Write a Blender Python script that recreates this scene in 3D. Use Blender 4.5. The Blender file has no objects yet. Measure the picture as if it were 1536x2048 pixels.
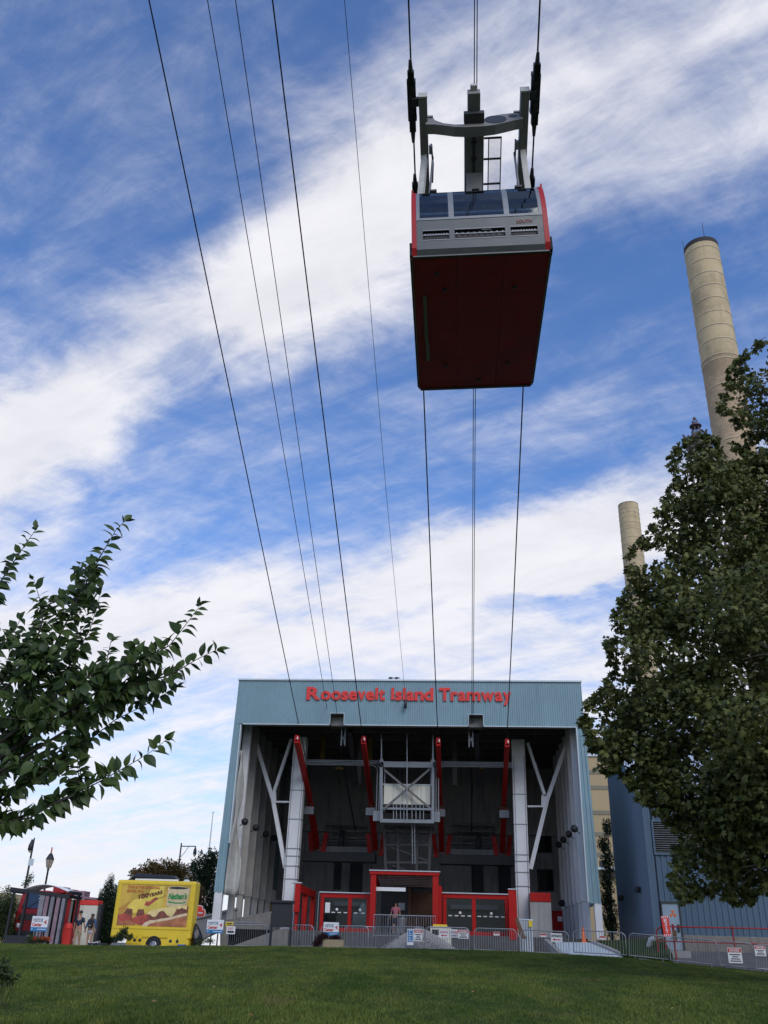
import bpy, math, random
import numpy as np
from mathutils import Vector, Matrix

rng = random.Random(7)
nrg = np.random.default_rng(11)
scn = bpy.context.scene
col = scn.collection
R = math.radians

# ------------------------------------------------------------------ camera
FPX, PITCH, ROLL, YAW = 1771.0, R(26.3), R(1.78), R(5.3)
EYE = Vector((0, 0, 1.6))
F0 = Vector((-math.sin(YAW), math.cos(YAW), 0)); R0 = Vector((math.cos(YAW), math.sin(YAW), 0)); Z0 = Vector((0, 0, 1))
FW = F0 * math.cos(PITCH) + Z0 * math.sin(PITCH); UP0 = -F0 * math.sin(PITCH) + Z0 * math.cos(PITCH)
CU = R0 * math.cos(ROLL) + UP0 * math.sin(ROLL); CV = UP0 * math.cos(ROLL) - R0 * math.sin(ROLL)
cd = bpy.data.cameras.new('camera'); cam = bpy.data.objects.new('camera', cd); col.objects.link(cam)
cd.sensor_fit = 'VERTICAL'; cd.sensor_height = 36; cd.lens = FPX / 2048 * 36
cd.clip_start = 0.1; cd.clip_end = 6000
cam.matrix_world = Matrix(((CU.x, CV.x, -FW.x, EYE.x), (CU.y, CV.y, -FW.y, EYE.y), (CU.z, CV.z, -FW.z, EYE.z), (0, 0, 0, 1)))
scn.camera = cam

def ray(px, py): return FW + CU * ((px - 768) / FPX) - CV * ((py - 1024) / FPX)
def at(px, py, Y):                      # survey helper: sight line (px,py) of the photograph met with the plane y = Y metres
    d = ray(px, py); return EYE + d * (Y / d.y)
def atx(px, py, X):
    d = ray(px, py); return EYE + d * (X / d.x)

# ------------------------------------------------------------------ light
SUN_EL, SUN_AZ = R(40), R(152)           # azimuth clockwise from +Y: behind the camera, to the right
SUN_STR, SKY_STR = 1.5, 0.12
scn.view_settings.view_transform = 'Standard'; scn.view_settings.look = 'None'
scn.view_settings.gamma = 1; scn.view_settings.exposure = 0.0; scn.view_settings.use_curve_mapping = False

world = bpy.data.worlds.new('World'); scn.world = world; world.use_nodes = True
wn = world.node_tree; wn.nodes.clear()
def N(tree, kind, **kw):
    n = tree.nodes.new(kind)
    for k, v in kw.items(): setattr(n, k, v)
    return n
def math_(tree, op, a, b=None, c=None, clamp=False):
    n = N(tree, 'ShaderNodeMath', operation=op); n.use_clamp = clamp
    for i, v in enumerate((a, b, c)):
        if v is None: continue
        if isinstance(v, (int, float)): n.inputs[i].default_value = v
        else: tree.links.new(v, n.inputs[i])
    return n.outputs[0]
def vmath(tree, op, a, b=None):
    n = N(tree, 'ShaderNodeVectorMath', operation=op)
    for i, v in enumerate((a, b)):
        if v is None: continue
        if hasattr(v, 'default_value') or hasattr(v, 'is_linked'): tree.links.new(v, n.inputs[i])
        else: n.inputs[i].default_value = tuple(v)
    return n.outputs['Value'] if op in ('DOT_PRODUCT', 'LENGTH') else n.outputs[0]
def smooth(tree, v, lo, hi, to0=0.0, to1=1.0):
    n = N(tree, 'ShaderNodeMapRange', interpolation_type='SMOOTHSTEP')
    tree.links.new(v, n.inputs[0])
    for i, x in enumerate((lo, hi, to0, to1)): n.inputs[i + 1].default_value = x
    return n.outputs[0]
def mixc(tree, fac, a, b, blend='MIX'):
    n = N(tree, 'ShaderNodeMix', data_type='RGBA', blend_type=blend)
    for i, v in ((0, fac), (6, a), (7, b)):
        if hasattr(v, 'is_linked'): tree.links.new(v, n.inputs[i])
        else: n.inputs[i].default_value = v if i == 0 else (tuple(v) + (1,) if len(v) == 3 else v)
    return n.outputs[2]

def build_sky():
    t = wn
    sky = N(t, 'ShaderNodeTexSky', sky_type='NISHITA'); sky.sun_disc = False
    sky.sun_elevation = SUN_EL; sky.sun_rotation = SUN_AZ
    sky.altitude = 0; sky.air_density = 1.0; sky.dust_density = 0.6; sky.ozone_density = 2.5
    gen = N(t, 'ShaderNodeTexCoord').outputs['Generated']
    d = vmath(t, 'NORMALIZE', gen)
    sep = N(t, 'ShaderNodeSeparateXYZ'); t.links.new(d, sep.inputs[0])
    # high flat cloud sheet: direction -> position on a level plane
    den = math_(t, 'ADD', math_(t, 'MAXIMUM', sep.outputs[2], 0.0), 0.18)
    qx = math_(t, 'DIVIDE', sep.outputs[0], den); qy = math_(t, 'DIVIDE', sep.outputs[1], den)
    comb = N(t, 'ShaderNodeCombineXYZ'); t.links.new(qx, comb.inputs[0]); t.links.new(qy, comb.inputs[1])
    q = comb.outputs[0]
    def fbm(vec, scale, detail, rough, rot=0.0, sx=1.0, sy=1.0, dist=0.0, loc=(0, 0, 0)):
        m0 = N(t, 'ShaderNodeMapping'); t.links.new(vec, m0.inputs[0]); m0.inputs['Rotation'].default_value = (0, 0, rot)
        m = N(t, 'ShaderNodeMapping'); t.links.new(m0.outputs[0], m.inputs[0])
        m.inputs['Scale'].default_value = (sx, sy, 1); m.inputs['Location'].default_value = loc
        n = N(t, 'ShaderNodeTexNoise'); t.links.new(m.outputs[0], n.inputs['Vector'])
        n.inputs['Scale'].default_value = scale; n.inputs['Detail'].default_value = detail
        n.inputs['Roughness'].default_value = rough; n.inputs['Distortion'].default_value = dist
        return n
    # warp the sight direction so that the band edges are feathered
    warp = fbm(q, 4.0, 6, 0.6).outputs['Color']
    w1 = vmath(t, 'SUBTRACT', warp, (0.5, 0.5, 0.5))
    wmul = N(t, 'ShaderNodeVectorMath', operation='SCALE'); t.links.new(w1, wmul.inputs[0]); wmul.inputs['Scale'].default_value = 0.13
    dw = vmath(t, 'NORMALIZE', vmath(t, 'ADD', d, wmul.outputs[0]))
    def band(p0, p1, sig, ext0, ext1, wgt):
        a = ray(*p0).normalized(); b = ray(*p1).normalized(); n = a.cross(b).normalized(); c = (a + b).normalized()
        s = math_(t, 'DIVIDE', vmath(t, 'DOT_PRODUCT', dw, n), sig)
        g = math_(t, 'EXPONENT', math_(t, 'MULTIPLY', math_(t, 'MULTIPLY', s, s), -1.0))
        win = smooth(t, vmath(t, 'DOT_PRODUCT', dw, c), math.cos(R(ext1)), math.cos(R(ext0)))
        return math_(t, 'MULTIPLY', math_(t, 'MULTIPLY', g, win), wgt)
    tot = None
    for b in BANDS:
        v = band(*b); tot = v if tot is None else math_(t, 'ADD', tot, v)
    tot = math_(t, 'MAXIMUM', tot, 0.0)
    streak = fbm(q, 3.2, 9, 0.62, rot=R(25), sx=0.45, sy=1.9, dist=0.35).outputs['Fac']       # long fibres
    fluff = fbm(q, 8.0, 9, 0.66, rot=R(25), sx=0.8, sy=1.3, dist=0.6, loc=(3.1, 1.7, 0)).outputs['Fac']  # small curds
    ripple = fbm(q, 16.0, 5, 0.6, rot=R(-40), sx=0.5, sy=1.6, dist=0.5, loc=(1.3, 5.7, 0)).outputs['Fac']
    nz = math_(t, 'ADD', math_(t, 'ADD', math_(t, 'MULTIPLY', streak, 0.55), math_(t, 'MULTIPLY', fluff, 0.33)), math_(t, 'MULTIPLY', ripple, 0.12))
    # clouds elsewhere in the sky come from the same noise
    dens = math_(t, 'ADD', math_(t, 'MULTIPLY', tot, 0.66), math_(t, 'MULTIPLY', math_(t, 'SUBTRACT', nz, 0.5), 2.3))
    low = smooth(t, sep.outputs[2], 0.22, 0.60, 0.52, 0.0)
    haze = smooth(t, sep.outputs[2], 0.0, 0.24, 0.38, 0.0)
    dens = math_(t, 'ADD', dens, math_(t, 'ADD', low, haze))
    cov = math_(t, 'POWER', smooth(t, dens, -0.20, 0.95), 1.35)
    tone = smooth(t, math_(t, 'ADD', math_(t, 'MULTIPLY', fluff, 0.5), math_(t, 'MULTIPLY', streak, 0.5)), 0.3, 0.7, 0.93, 1.07)
    cl = N(t, 'ShaderNodeRGB'); cl.outputs[0].default_value = CLOUD + (1,)
    shade = N(t, 'ShaderNodeVectorMath', operation='SCALE'); t.links.new(cl.outputs[0], shade.inputs[0]); t.links.new(tone, shade.inputs['Scale'])
    tint = mixc(t, 1.0, sky.outputs[0], SKYTINT, 'MULTIPLY')
    veil = math_(t, 'ADD', math_(t, 'MULTIPLY', cov, 0.93), smooth(t, nz, 0.35, 0.65, 0.0, 0.04))      # thin high haze everywhere
    c = mixc(t, veil, tint, shade.outputs[0])
    bg = N(t, 'ShaderNodeBackground'); t.links.new(c, bg.inputs[0]); bg.inputs[1].default_value = SKY_STR
    out = N(t, 'ShaderNodeOutputWorld'); t.links.new(bg.outputs[0], out.inputs[0])
CLOUD = (7.35, 7.3, 7.7)
SKYTINT = (0.92, 1.22, 1.66)
BANDS = [  # sight lines a, b; half width; inner / outer reach in degrees; weight
    ((0, 870), (480, 590), 0.055, 9, 17, 1.1),
    ((560, 650), (820, 400), 0.074, 4, 11, 1.12),
    ((850, 260), (1536, 130), 0.14, 13, 25, 0.92),
    ((0, 930), (100, 880), 0.06, 3, 8, 0.6),
    ((1000, 1110), (1400, 1010), 0.05, 5, 15, 1.3),
    ((100, 1270), (1000, 1140), 0.035, 14, 26, 0.75),
    ((0, 560), (330, 400), 0.035, 6, 14, 0.35),
    ((850, 880), (1350, 700), 0.10, 7, 14, -0.45),
    ((60, 240), (420, 60), 0.16, 9, 17, -0.85),
    ((330, 960), (760, 830), 0.05, 7, 13, -0.5),
    ((500, 1212), (1250, 1200), 0.012, 10, 16, -0.5),
    ((300, 1300), (1200, 1300), 0.05, 20, 34, 0.45),
]
build_sky()
sl = bpy.data.lights.new('sun', 'SUN'); sl.energy = SUN_STR; sl.angle = R(38); sl.color = (1.0, 0.93, 0.83)
so = bpy.data.objects.new('sun', sl); col.objects.link(so)
sdir = Vector((math.sin(SUN_AZ) * math.cos(SUN_EL), math.cos(SUN_AZ) * math.cos(SUN_EL), math.sin(SUN_EL)))
so.rotation_euler = sdir.to_track_quat('Z', 'Y').to_euler(); so.location = (20, -30, 60)

# ------------------------------------------------------------------ materials
MATS = {}
def mat(name, color, rough=0.6, metal=0.0, var=0.12, scale=3.0, bump=0.0, bscale=40.0, spec=0.5, streak=0.0, dirt=None, alpha=None, sheen=0.0, trans=0.0):
    if name in MATS: return MATS[name]
    m = bpy.data.materials.new(name); m.use_nodes = True; t = m.node_tree
    b = t.nodes['Principled BSDF']; MATS[name] = m
    tc = N(t, 'ShaderNodeTexCoord').outputs['Object']
    n1 = N(t, 'ShaderNodeTexNoise'); t.links.new(tc, n1.inputs['Vector']); n1.inputs['Scale'].default_value = scale
    n1.inputs['Detail'].default_value = 6; n1.inputs['Roughness'].default_value = 0.65
    f = smooth(t, n1.outputs['Fac'], 0.25, 0.75, 1 - var, 1 + var)
    rgb = N(t, 'ShaderNodeRGB'); rgb.outputs[0].default_value = tuple(color) + (1,)
    sc_ = N(t, 'ShaderNodeVectorMath', operation='SCALE'); t.links.new(rgb.outputs[0], sc_.inputs[0]); t.links.new(f, sc_.inputs['Scale'])
    c = sc_.outputs[0]
    if streak:
        mp = N(t, 'ShaderNodeMapping'); t.links.new(tc, mp.inputs[0]); mp.inputs['Scale'].default_value = (5, 5, 0.35)
        n2 = N(t, 'ShaderNodeTexNoise'); t.links.new(mp.outputs[0], n2.inputs['Vector']); n2.inputs['Scale'].default_value = 1.0; n2.inputs['Detail'].default_value = 5
        fac = smooth(t, n2.outputs['Fac'], 0.5, 0.75, 0, streak)
        c = mixc(t, fac, c, dirt or (0.08, 0.07, 0.055))
    elif dirt:
        n2 = N(t, 'ShaderNodeTexNoise'); t.links.new(tc, n2.inputs['Vector']); n2.inputs['Scale'].default_value = scale * 0.6; n2.inputs['Detail'].default_value = 8; n2.inputs['Roughness'].default_value = 0.7
        fac = smooth(t, n2.outputs['Fac'], 0.48, 0.68, 0, 0.6)
        c = mixc(t, fac, c, dirt)
    t.links.new(c, b.inputs['Base Color'])
    r = smooth(t, n1.outputs['Fac'], 0.3, 0.7, max(0.02, rough - 0.07), min(1, rough + 0.07)); t.links.new(r, b.inputs['Roughness'])
    b.inputs['Metallic'].default_value = metal; b.inputs['Specular IOR Level'].default_value = spec
    if bump:
        nb = N(t, 'ShaderNodeTexNoise'); t.links.new(tc, nb.inputs['Vector']); nb.inputs['Scale'].default_value = bscale; nb.inputs['Detail'].default_value = 4
        bn = N(t, 'ShaderNodeBump'); bn.inputs['Strength'].default_value = bump; bn.inputs['Distance'].default_value = 0.02
        t.links.new(nb.outputs['Fac'], bn.inputs['Height']); t.links.new(bn.outputs[0], b.inputs['Normal'])
    if alpha is not None: b.inputs['Alpha'].default_value = alpha
    if trans: b.inputs['Transmission Weight'].default_value = trans
    return m
def leafmat(name, c1, c2, rough=0.5, translucent=0.25):
    m = bpy.data.materials.new(name); m.use_nodes = True; t = m.node_tree; b = t.nodes['Principled BSDF']
    tc = N(t, 'ShaderNodeTexCoord').outputs['Object']; gi = N(t, 'ShaderNodeNewGeometry').outputs['Random Per Island']
    oi = N(t, 'ShaderNodeObjectInfo').outputs['Random']
    n1 = N(t, 'ShaderNodeTexNoise'); t.links.new(tc, n1.inputs['Vector']); n1.inputs['Scale'].default_value = 0.9; n1.inputs['Detail'].default_value = 3
    k = math_(t, 'ADD', math_(t, 'MULTIPLY', math_(t, 'FRACT', math_(t, 'ADD', gi, oi)), 0.6), math_(t, 'MULTIPLY', n1.outputs['Fac'], 0.5))
    c = mixc(t, smooth(t, k, 0.15, 0.95), c1, c2)
    t.links.new(c, b.inputs['Base Color']); b.inputs['Roughness'].default_value = rough; b.inputs['Specular IOR Level'].default_value = 0.35
    tr = N(t, 'ShaderNodeBsdfTranslucent'); t.links.new(c, tr.inputs[0])
    ms = N(t, 'ShaderNodeMixShader'); ms.inputs[0].default_value = translucent
    t.links.new(b.outputs[0], ms.inputs[1]); t.links.new(tr.outputs[0], ms.inputs[2])
    t.links.new(ms.outputs[0], t.nodes['Material Output'].inputs[0]); MATS[name] = m
    return m
def glassmat(name, tint=(0.6, 0.68, 0.72), mixf=0.35, rough=0.03, ior=1.5):
    """thin architectural glass: part mirror, part see-through, by Fresnel"""
    m = bpy.data.materials.new(name); m.use_nodes = True; t = m.node_tree; t.nodes.remove(t.nodes['Principled BSDF'])
    fr = N(t, 'ShaderNodeFresnel'); fr.inputs[0].default_value = ior
    k = math_(t, 'ADD', math_(t, 'MULTIPLY', fr.outputs[0], 1.0 - mixf), mixf * 0.35, clamp=True)
    tr = N(t, 'ShaderNodeBsdfTransparent'); tr.inputs[0].default_value = tint + (1,)
    gl = N(t, 'ShaderNodeBsdfGlossy'); gl.inputs['Roughness'].default_value = rough; gl.inputs[0].default_value = (0.9, 0.93, 0.95, 1)
    ms = N(t, 'ShaderNodeMixShader'); t.links.new(k, ms.inputs[0]); t.links.new(tr.outputs[0], ms.inputs[1]); t.links.new(gl.outputs[0], ms.inputs[2])
    t.links.new(ms.outputs[0], t.nodes['Material Output'].inputs[0]); MATS[name] = m
    return m
mat('fascia_blue', (0.22, 0.335, 0.375), 0.5, 0.0, 0.09, 0.5, streak=0.4, dirt=(0.12, 0.24, 0.29))
mat('trim_pale', (0.55, 0.62, 0.64), 0.5, var=0.06)
mat('white_paint', (0.72, 0.72, 0.72), 0.55, var=0.05, scale=1.2, streak=0.22, dirt=(0.42, 0.40, 0.37))
mat('concrete', (0.36, 0.35, 0.33), 0.9, var=0.12, scale=1.0, bump=0.25, bscale=30, streak=0.5, dirt=(0.17, 0.16, 0.145))
mat('concrete_grey', (0.26, 0.26, 0.26), 0.9, var=0.12, scale=0.8, bump=0.2, bscale=20, streak=0.4, dirt=(0.10, 0.10, 0.10))
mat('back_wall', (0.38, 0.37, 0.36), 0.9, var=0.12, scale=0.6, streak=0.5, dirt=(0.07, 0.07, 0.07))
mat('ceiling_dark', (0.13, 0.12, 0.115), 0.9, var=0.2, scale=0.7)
mat('steel_dark', (0.05, 0.05, 0.052), 0.6, 0.3, var=0.2)
mat('steel_grey', (0.22, 0.235, 0.245), 0.45, 0.5, var=0.12)
mat('galv', (0.30, 0.31, 0.325), 0.42, 0.6, var=0.15, scale=8)
mat('red_paint', (0.42, 0.013, 0.010), 0.5, var=0.1, scale=1.5, spec=0.2, streak=0.2, dirt=(0.25, 0.02, 0.015))
mat('red_sign', (0.74, 0.065, 0.055), 0.55, var=0.08, scale=1.0, spec=0.2, streak=0.15, dirt=(0.5, 0.05, 0.05))
mat('black_paint', (0.018, 0.019, 0.022), 0.5, var=0.2)
mat('black_rubber', (0.015, 0.015, 0.015), 0.85, var=0.2)
mat('rope', (0.012, 0.012, 0.014), 0.6, 0.2, var=0.2, scale=10)
mat('cream_panel', (0.72, 0.70, 0.58), 0.7, var=0.06, scale=1, streak=0.3, dirt=(0.3, 0.28, 0.22))
mat('frame_grey', (0.15, 0.15, 0.145), 0.6, 0.2, var=0.15)
mat('truck_red', (0.30, 0.018, 0.02), 0.4, var=0.15, scale=1.2, spec=0.3, streak=0.3, dirt=(0.14, 0.012, 0.014))
mat('yellow_metal', (0.22, 0.15, 0.02), 0.6, var=0.1)
mat('white_plain', (0.78, 0.78, 0.77), 0.6, var=0.03)
mat('print_blue', (0.03, 0.19, 0.42), 0.5, var=0.04)
mat('print_grey', (0.16, 0.20, 0.27), 0.5, var=0.04)
mat('print_red', (0.52, 0.05, 0.04), 0.5, var=0.04)
mat('print_black', (0.02, 0.02, 0.022), 0.5, var=0.04)
mat('print_pink', (0.55, 0.16, 0.24), 0.5, var=0.04)
mat('cabin_grey', (0.088, 0.094, 0.092), 0.42, 0.15, var=0.06, scale=2, streak=0.15, dirt=(0.13, 0.135, 0.13))
mat('cabin_light', (0.21, 0.22, 0.225), 0.4, 0.15, var=0.05, scale=2)
mat('cabin_red', (0.38, 0.012, 0.012), 0.4, var=0.08, scale=2, spec=0.3, streak=0.2, dirt=(0.25, 0.012, 0.012))
mat('cabin_floor', (0.36, 0.012, 0.018), 0.55, var=0.25, scale=1.1, dirt=(0.20, 0.016, 0.016))
mat('hanger', (0.20, 0.195, 0.175), 0.55, 0.1, var=0.1, scale=2, streak=0.25, dirt=(0.12, 0.115, 0.10))
mat('hanger_pale', (0.50, 0.48, 0.42), 0.55, 0.1, var=0.08, scale=2)
mat('interior_grey', (0.30, 0.31, 0.31), 0.7, var=0.1)
mat('shed_blue', (0.070, 0.118, 0.170), 0.55, 0.1, var=0.06, scale=0.8, streak=0.25, dirt=(0.07, 0.12, 0.17))
mat('shed_plain', (0.19, 0.25, 0.33), 0.8, var=0.10, scale=6, bump=0.5, bscale=25)  # base colour lightened to make up for sun missing on the end wall
mat('shed_roof', (0.55, 0.60, 0.66), 0.4, 0.3, var=0.05)
mat('beige_wall', (0.42, 0.32, 0.175), 0.85, var=0.07, scale=0.5)
mat('beige_band', (0.22, 0.20, 0.14), 0.85, var=0.07, scale=0.5)
mat('yellow_paint', (0.78, 0.55, 0.03), 0.4, var=0.05, scale=1.5, streak=0.12, dirt=(0.45, 0.30, 0.04))
mat('wood_rust', (0.13, 0.07, 0.04), 0.85, var=0.2)
mat('bark', (0.10, 0.085, 0.065), 0.9, var=0.3, scale=6, bump=0.5, bscale=25)
mat('bark_pale', (0.20, 0.18, 0.14), 0.9, var=0.35, scale=4, bump=0.4, bscale=12)
mat('bark_cherry', (0.045, 0.035, 0.03), 0.8, var=0.3, scale=8)
mat('gravel', (0.36, 0.335, 0.30), 0.95, var=0.45, scale=25, bump=1.0, bscale=30)
mat('asphalt', (0.10, 0.10, 0.098), 0.92, var=0.15, scale=1.2, bump=0.2, bscale=60)
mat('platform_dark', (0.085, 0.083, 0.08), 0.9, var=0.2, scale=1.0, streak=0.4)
mat('kerb_stone', (0.20, 0.185, 0.16), 0.9, var=0.2, scale=1.5, bump=0.3, bscale=20, streak=0.5)
mat('pave', (0.24, 0.23, 0.215), 0.9, var=0.12, scale=0.8, bump=0.2, bscale=30)
mat('soil', (0.06, 0.045, 0.03), 0.95, var=0.3, scale=8, bump=0.6, bscale=20)
mat('orange', (0.75, 0.14, 0.02), 0.5, var=0.08)
mat('blue_plastic', (0.01, 0.11, 0.42), 0.4, var=0.08)
mat('bag', (0.012, 0.012, 0.013), 0.28, var=0.2, bump=0.8, bscale=9)
mat('bridge_steel', (0.13, 0.10, 0.10), 0.7, 0.2, var=0.25)
mat('skin', (0.42, 0.24, 0.16), 0.5, var=0.05)
mat('tarp', (0.42, 0.41, 0.37), 0.85, var=0.15, scale=2.5, streak=0.5, dirt=(0.2, 0.19, 0.16))
leafmat('leaf_cherry', (0.026, 0.056, 0.014), (0.10, 0.15, 0.038), 0.45, 0.38)
leafmat('leaf_plane', (0.042, 0.062, 0.015), (0.165, 0.175, 0.046), 0.55, 0.28)
leafmat('leaf_dark', (0.014, 0.032, 0.014), (0.032, 0.06, 0.025), 0.6, 0.15)
leafmat('leaf_autumn', (0.05, 0.07, 0.018), (0.17, 0.075, 0.025), 0.6, 0.2)
leafmat('leaf_mid', (0.02, 0.042, 0.012), (0.07, 0.10, 0.03), 0.6, 0.2)
leafmat('leaf_purple', (0.02, 0.008, 0.012), (0.06, 0.012, 0.018), 0.6, 0.15)
leafmat('leaf_dry', (0.22, 0.12, 0.04), (0.34, 0.22, 0.09), 0.7, 0.1)
leafmat('flower', (0.45, 0.06, 0.03), (0.55, 0.12, 0.02), 0.6, 0.2)
leafmat('grass_stem', (0.035, 0.085, 0.009), (0.105, 0.165, 0.028), 0.6, 0.3)
glassmat('glass_cabin', (0.52, 0.55, 0.55), 0.04, ior=1.4)
glassmat('glass_smoke', (0.16, 0.16, 0.17), 0.15)
glassmat('glass_booth', (0.50, 0.55, 0.56), 0.0, ior=1.28)
glassmat('glass_dark', (0.06, 0.07, 0.08), 0.25)

# ------------------------------------------------------------------ mesh builder
ORG = {}
class MB:
    def __init__(s): s.v = []; s.f = []; s.smooth = []
    def add(s, vs, fs, sm=False):
        o = len(s.v); s.v += [tuple(v) for v in vs]; s.f += [tuple(i + o for i in f) for f in fs]; s.smooth += [sm] * len(fs); return s
    def box(s, x0, x1, y0, y1, z0, z1):
        return s.add([(x0, y0, z0), (x1, y0, z0), (x1, y1, z0), (x0, y1, z0), (x0, y0, z1), (x1, y0, z1), (x1, y1, z1), (x0, y1, z1)],
                     [(0, 3, 2, 1), (4, 5, 6, 7), (0, 1, 5, 4), (1, 2, 6, 5), (2, 3, 7, 6), (3, 0, 4, 7)])
    def beam(s, p0, p1, w, h, up=(0, 0, 1)):          # square bar from p0 to p1; w sideways, h along 'up'
        p0 = Vector(p0); p1 = Vector(p1); d = (p1 - p0).normalized(); u = Vector(up)
        if abs(d.dot(u)) > 0.98: u = Vector((0, 1, 0))
        sd = d.cross(u).normalized(); u = sd.cross(d).normalized()
        vs = []
        for p in (p0, p1):
            for a, b in ((-1, -1), (1, -1), (1, 1), (-1, 1)): vs.append(p + sd * (a * w / 2) + u * (b * h / 2))
        return s.add(vs, [(0, 1, 2, 3), (7, 6, 5, 4), (0, 4, 5, 1), (1, 5, 6, 2), (2, 6, 7, 3), (3, 7, 4, 0)])
    def tube(s, pts, r, n=8, caps=True):
        pts = [Vector(p) for p in pts]; rs = r if isinstance(r, (list, tuple)) else [r] * len(pts)
        o = []; prev = None
        for i, p in enumerate(pts):
            d = (pts[min(i + 1, len(pts) - 1)] - pts[max(i - 1, 0)]).normalized()
            if prev is None:
                a = d.orthogonal().normalized()
            else:
                a = (prev - d * prev.dot(d)); a = a.normalized() if a.length > 1e-6 else d.orthogonal().normalized()
            prev = a; b = d.cross(a)
            for k in range(n):
                t = 2 * math.pi * k / n; o.append(p + (a * math.cos(t) + b * math.sin(t)) * rs[i])
        fs = []
        for i in range(len(pts) - 1):
            for k in range(n):
                k2 = (k + 1) % n; fs.append((i * n + k, i * n + k2, (i + 1) * n + k2, (i + 1) * n + k))
        s.add(o, fs, True)
        if caps: s.add(o[:n], [tuple(range(n))[::-1]]); s.add(o[-n:], [tuple(range(n))])
        return s
    def lathe(s, c, prof, n=24, ax=2):                # prof: (radius, height) pairs about an axis through c
        vs = []
        for r, h in prof:
            for k in range(n):
                t = 2 * math.pi * k / n; a, b = r * math.cos(t), r * math.sin(t)
                p = {2: (a, b, h), 1: (a, h, b), 0: (h, a, b)}[ax]; vs.append((c[0] + p[0], c[1] + p[1], c[2] + p[2]))
        fs = []
        for i in range(len(prof) - 1):
            for k in range(n):
                k2 = (k + 1) % n; q = (i * n + k, i * n + k2, (i + 1) * n + k2, (i + 1) * n + k); fs.append(q if ax == 2 else q[::-1])
        s.add(vs, fs, True)
        e = tuple(range(n)); s.add(vs[:n], [e[::-1] if ax == 2 else e]); s.add(vs[-n:], [e if ax == 2 else e[::-1]])
        return s
    def prism(s, pts, d):                             # polygon pts (3-D) extruded by vector d
        n = len(pts); d = Vector(d); a = [Vector(p) for p in pts]; b = [p + d for p in a]
        nrm = Vector((0, 0, 0))
        for i in range(n): nrm += a[i].cross(a[(i + 1) % n])
        if nrm.dot(d) > 0: a, b = b, a
        fs = [tuple(range(n)), tuple(range(2 * n - 1, n - 1, -1))]
        for i in range(n): j = (i + 1) % n; fs.append((i, i + n, j + n, j))
        return s.add(a + b, fs)
    def quad(s, a, b, c, d): return s.add([a, b, c, d], [(0, 1, 2, 3)])
    def build(s, name, m, parent=None, org=None, bevel=0.0, local=False):
        if parent is not None: o = ORG.get(parent.name, Vector((0, 0, 0)))
        else: o = Vector(org) if org is not None else Vector((0, 0, 0))
        if local: o = Vector((0, 0, 0)) if parent is not None else o
        me = bpy.data.meshes.new(name); ox, oy, oz = o
        me.from_pydata([(x - ox, y - oy, z - oz) for x, y, z in s.v], [], s.f)
        me.polygons.foreach_set('use_smooth', s.smooth)
        me.materials.append(MATS[m] if isinstance(m, str) else m); me.update()
        ob = bpy.data.objects.new(name, me); col.objects.link(ob)
        if parent is not None: ob.parent = parent; ORG[ob.name] = o
        else: ob.location = o; ORG[ob.name] = o
        if bevel:
            bv = ob.modifiers.new('bevel', 'BEVEL'); bv.width = bevel; bv.segments = 2; bv.limit_method = 'ANGLE'
        return ob
def tag(o, label, cat, group=None, kind=None):
    if label: o['label'] = label
    if cat: o['category'] = cat
    if group: o['group'] = group
    if kind: o['kind'] = kind
    return o
def thing(name, loc, label, cat, group=None):
    e = bpy.data.objects.new(name, None); col.objects.link(e); e.location = loc; e.empty_display_size = 0.3
    ORG[e.name] = Vector(loc); return tag(e, label, cat, group)
def struct(ob): ob['kind'] = 'structure'; return ob
def copy_tree(o, parent=None):
    c = o.copy(); col.objects.link(c); c.parent = parent
    for ch in o.children: copy_tree(ch, c)
    return c
def text(mb, s, size, org, bold=0.0, depth=0.004, ux=(1, 0, 0), uy=(0, 0, 1), width=None, shear=0.0, align='LEFT', each=None):
    """lettering as solid glyphs on the plane org + ux*x + uy*y"""
    cu = bpy.data.curves.new('lettering', 'FONT'); cu.body = s; cu.size = size; cu.offset = bold; cu.extrude = depth / 2; cu.shear = shear
    cu.align_x = align; cu.resolution_u = 3; cu.fill_mode = 'BOTH'
    ob = bpy.data.objects.new('lettering', cu); col.objects.link(ob)
    bpy.context.view_layer.update()
    me = ob.to_mesh(); vs = [tuple(v.co) for v in me.vertices]; fs = [tuple(p.vertices) for p in me.polygons]
    ob.to_mesh_clear(); bpy.data.objects.remove(ob); bpy.data.curves.remove(cu)
    if width and vs:
        xs = [v[0] for v in vs]; k = width / (max(xs) - min(xs)); x0 = min(xs); vs = [((v[0] - x0) * k, v[1], v[2]) for v in vs]
    ux = Vector(ux); uy = Vector(uy); un = ux.cross(uy); org = Vector(org)
    mb.add([org + ux * x + uy * y + un * (z + depth / 2) for x, y, z in vs], fs); return mb

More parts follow.
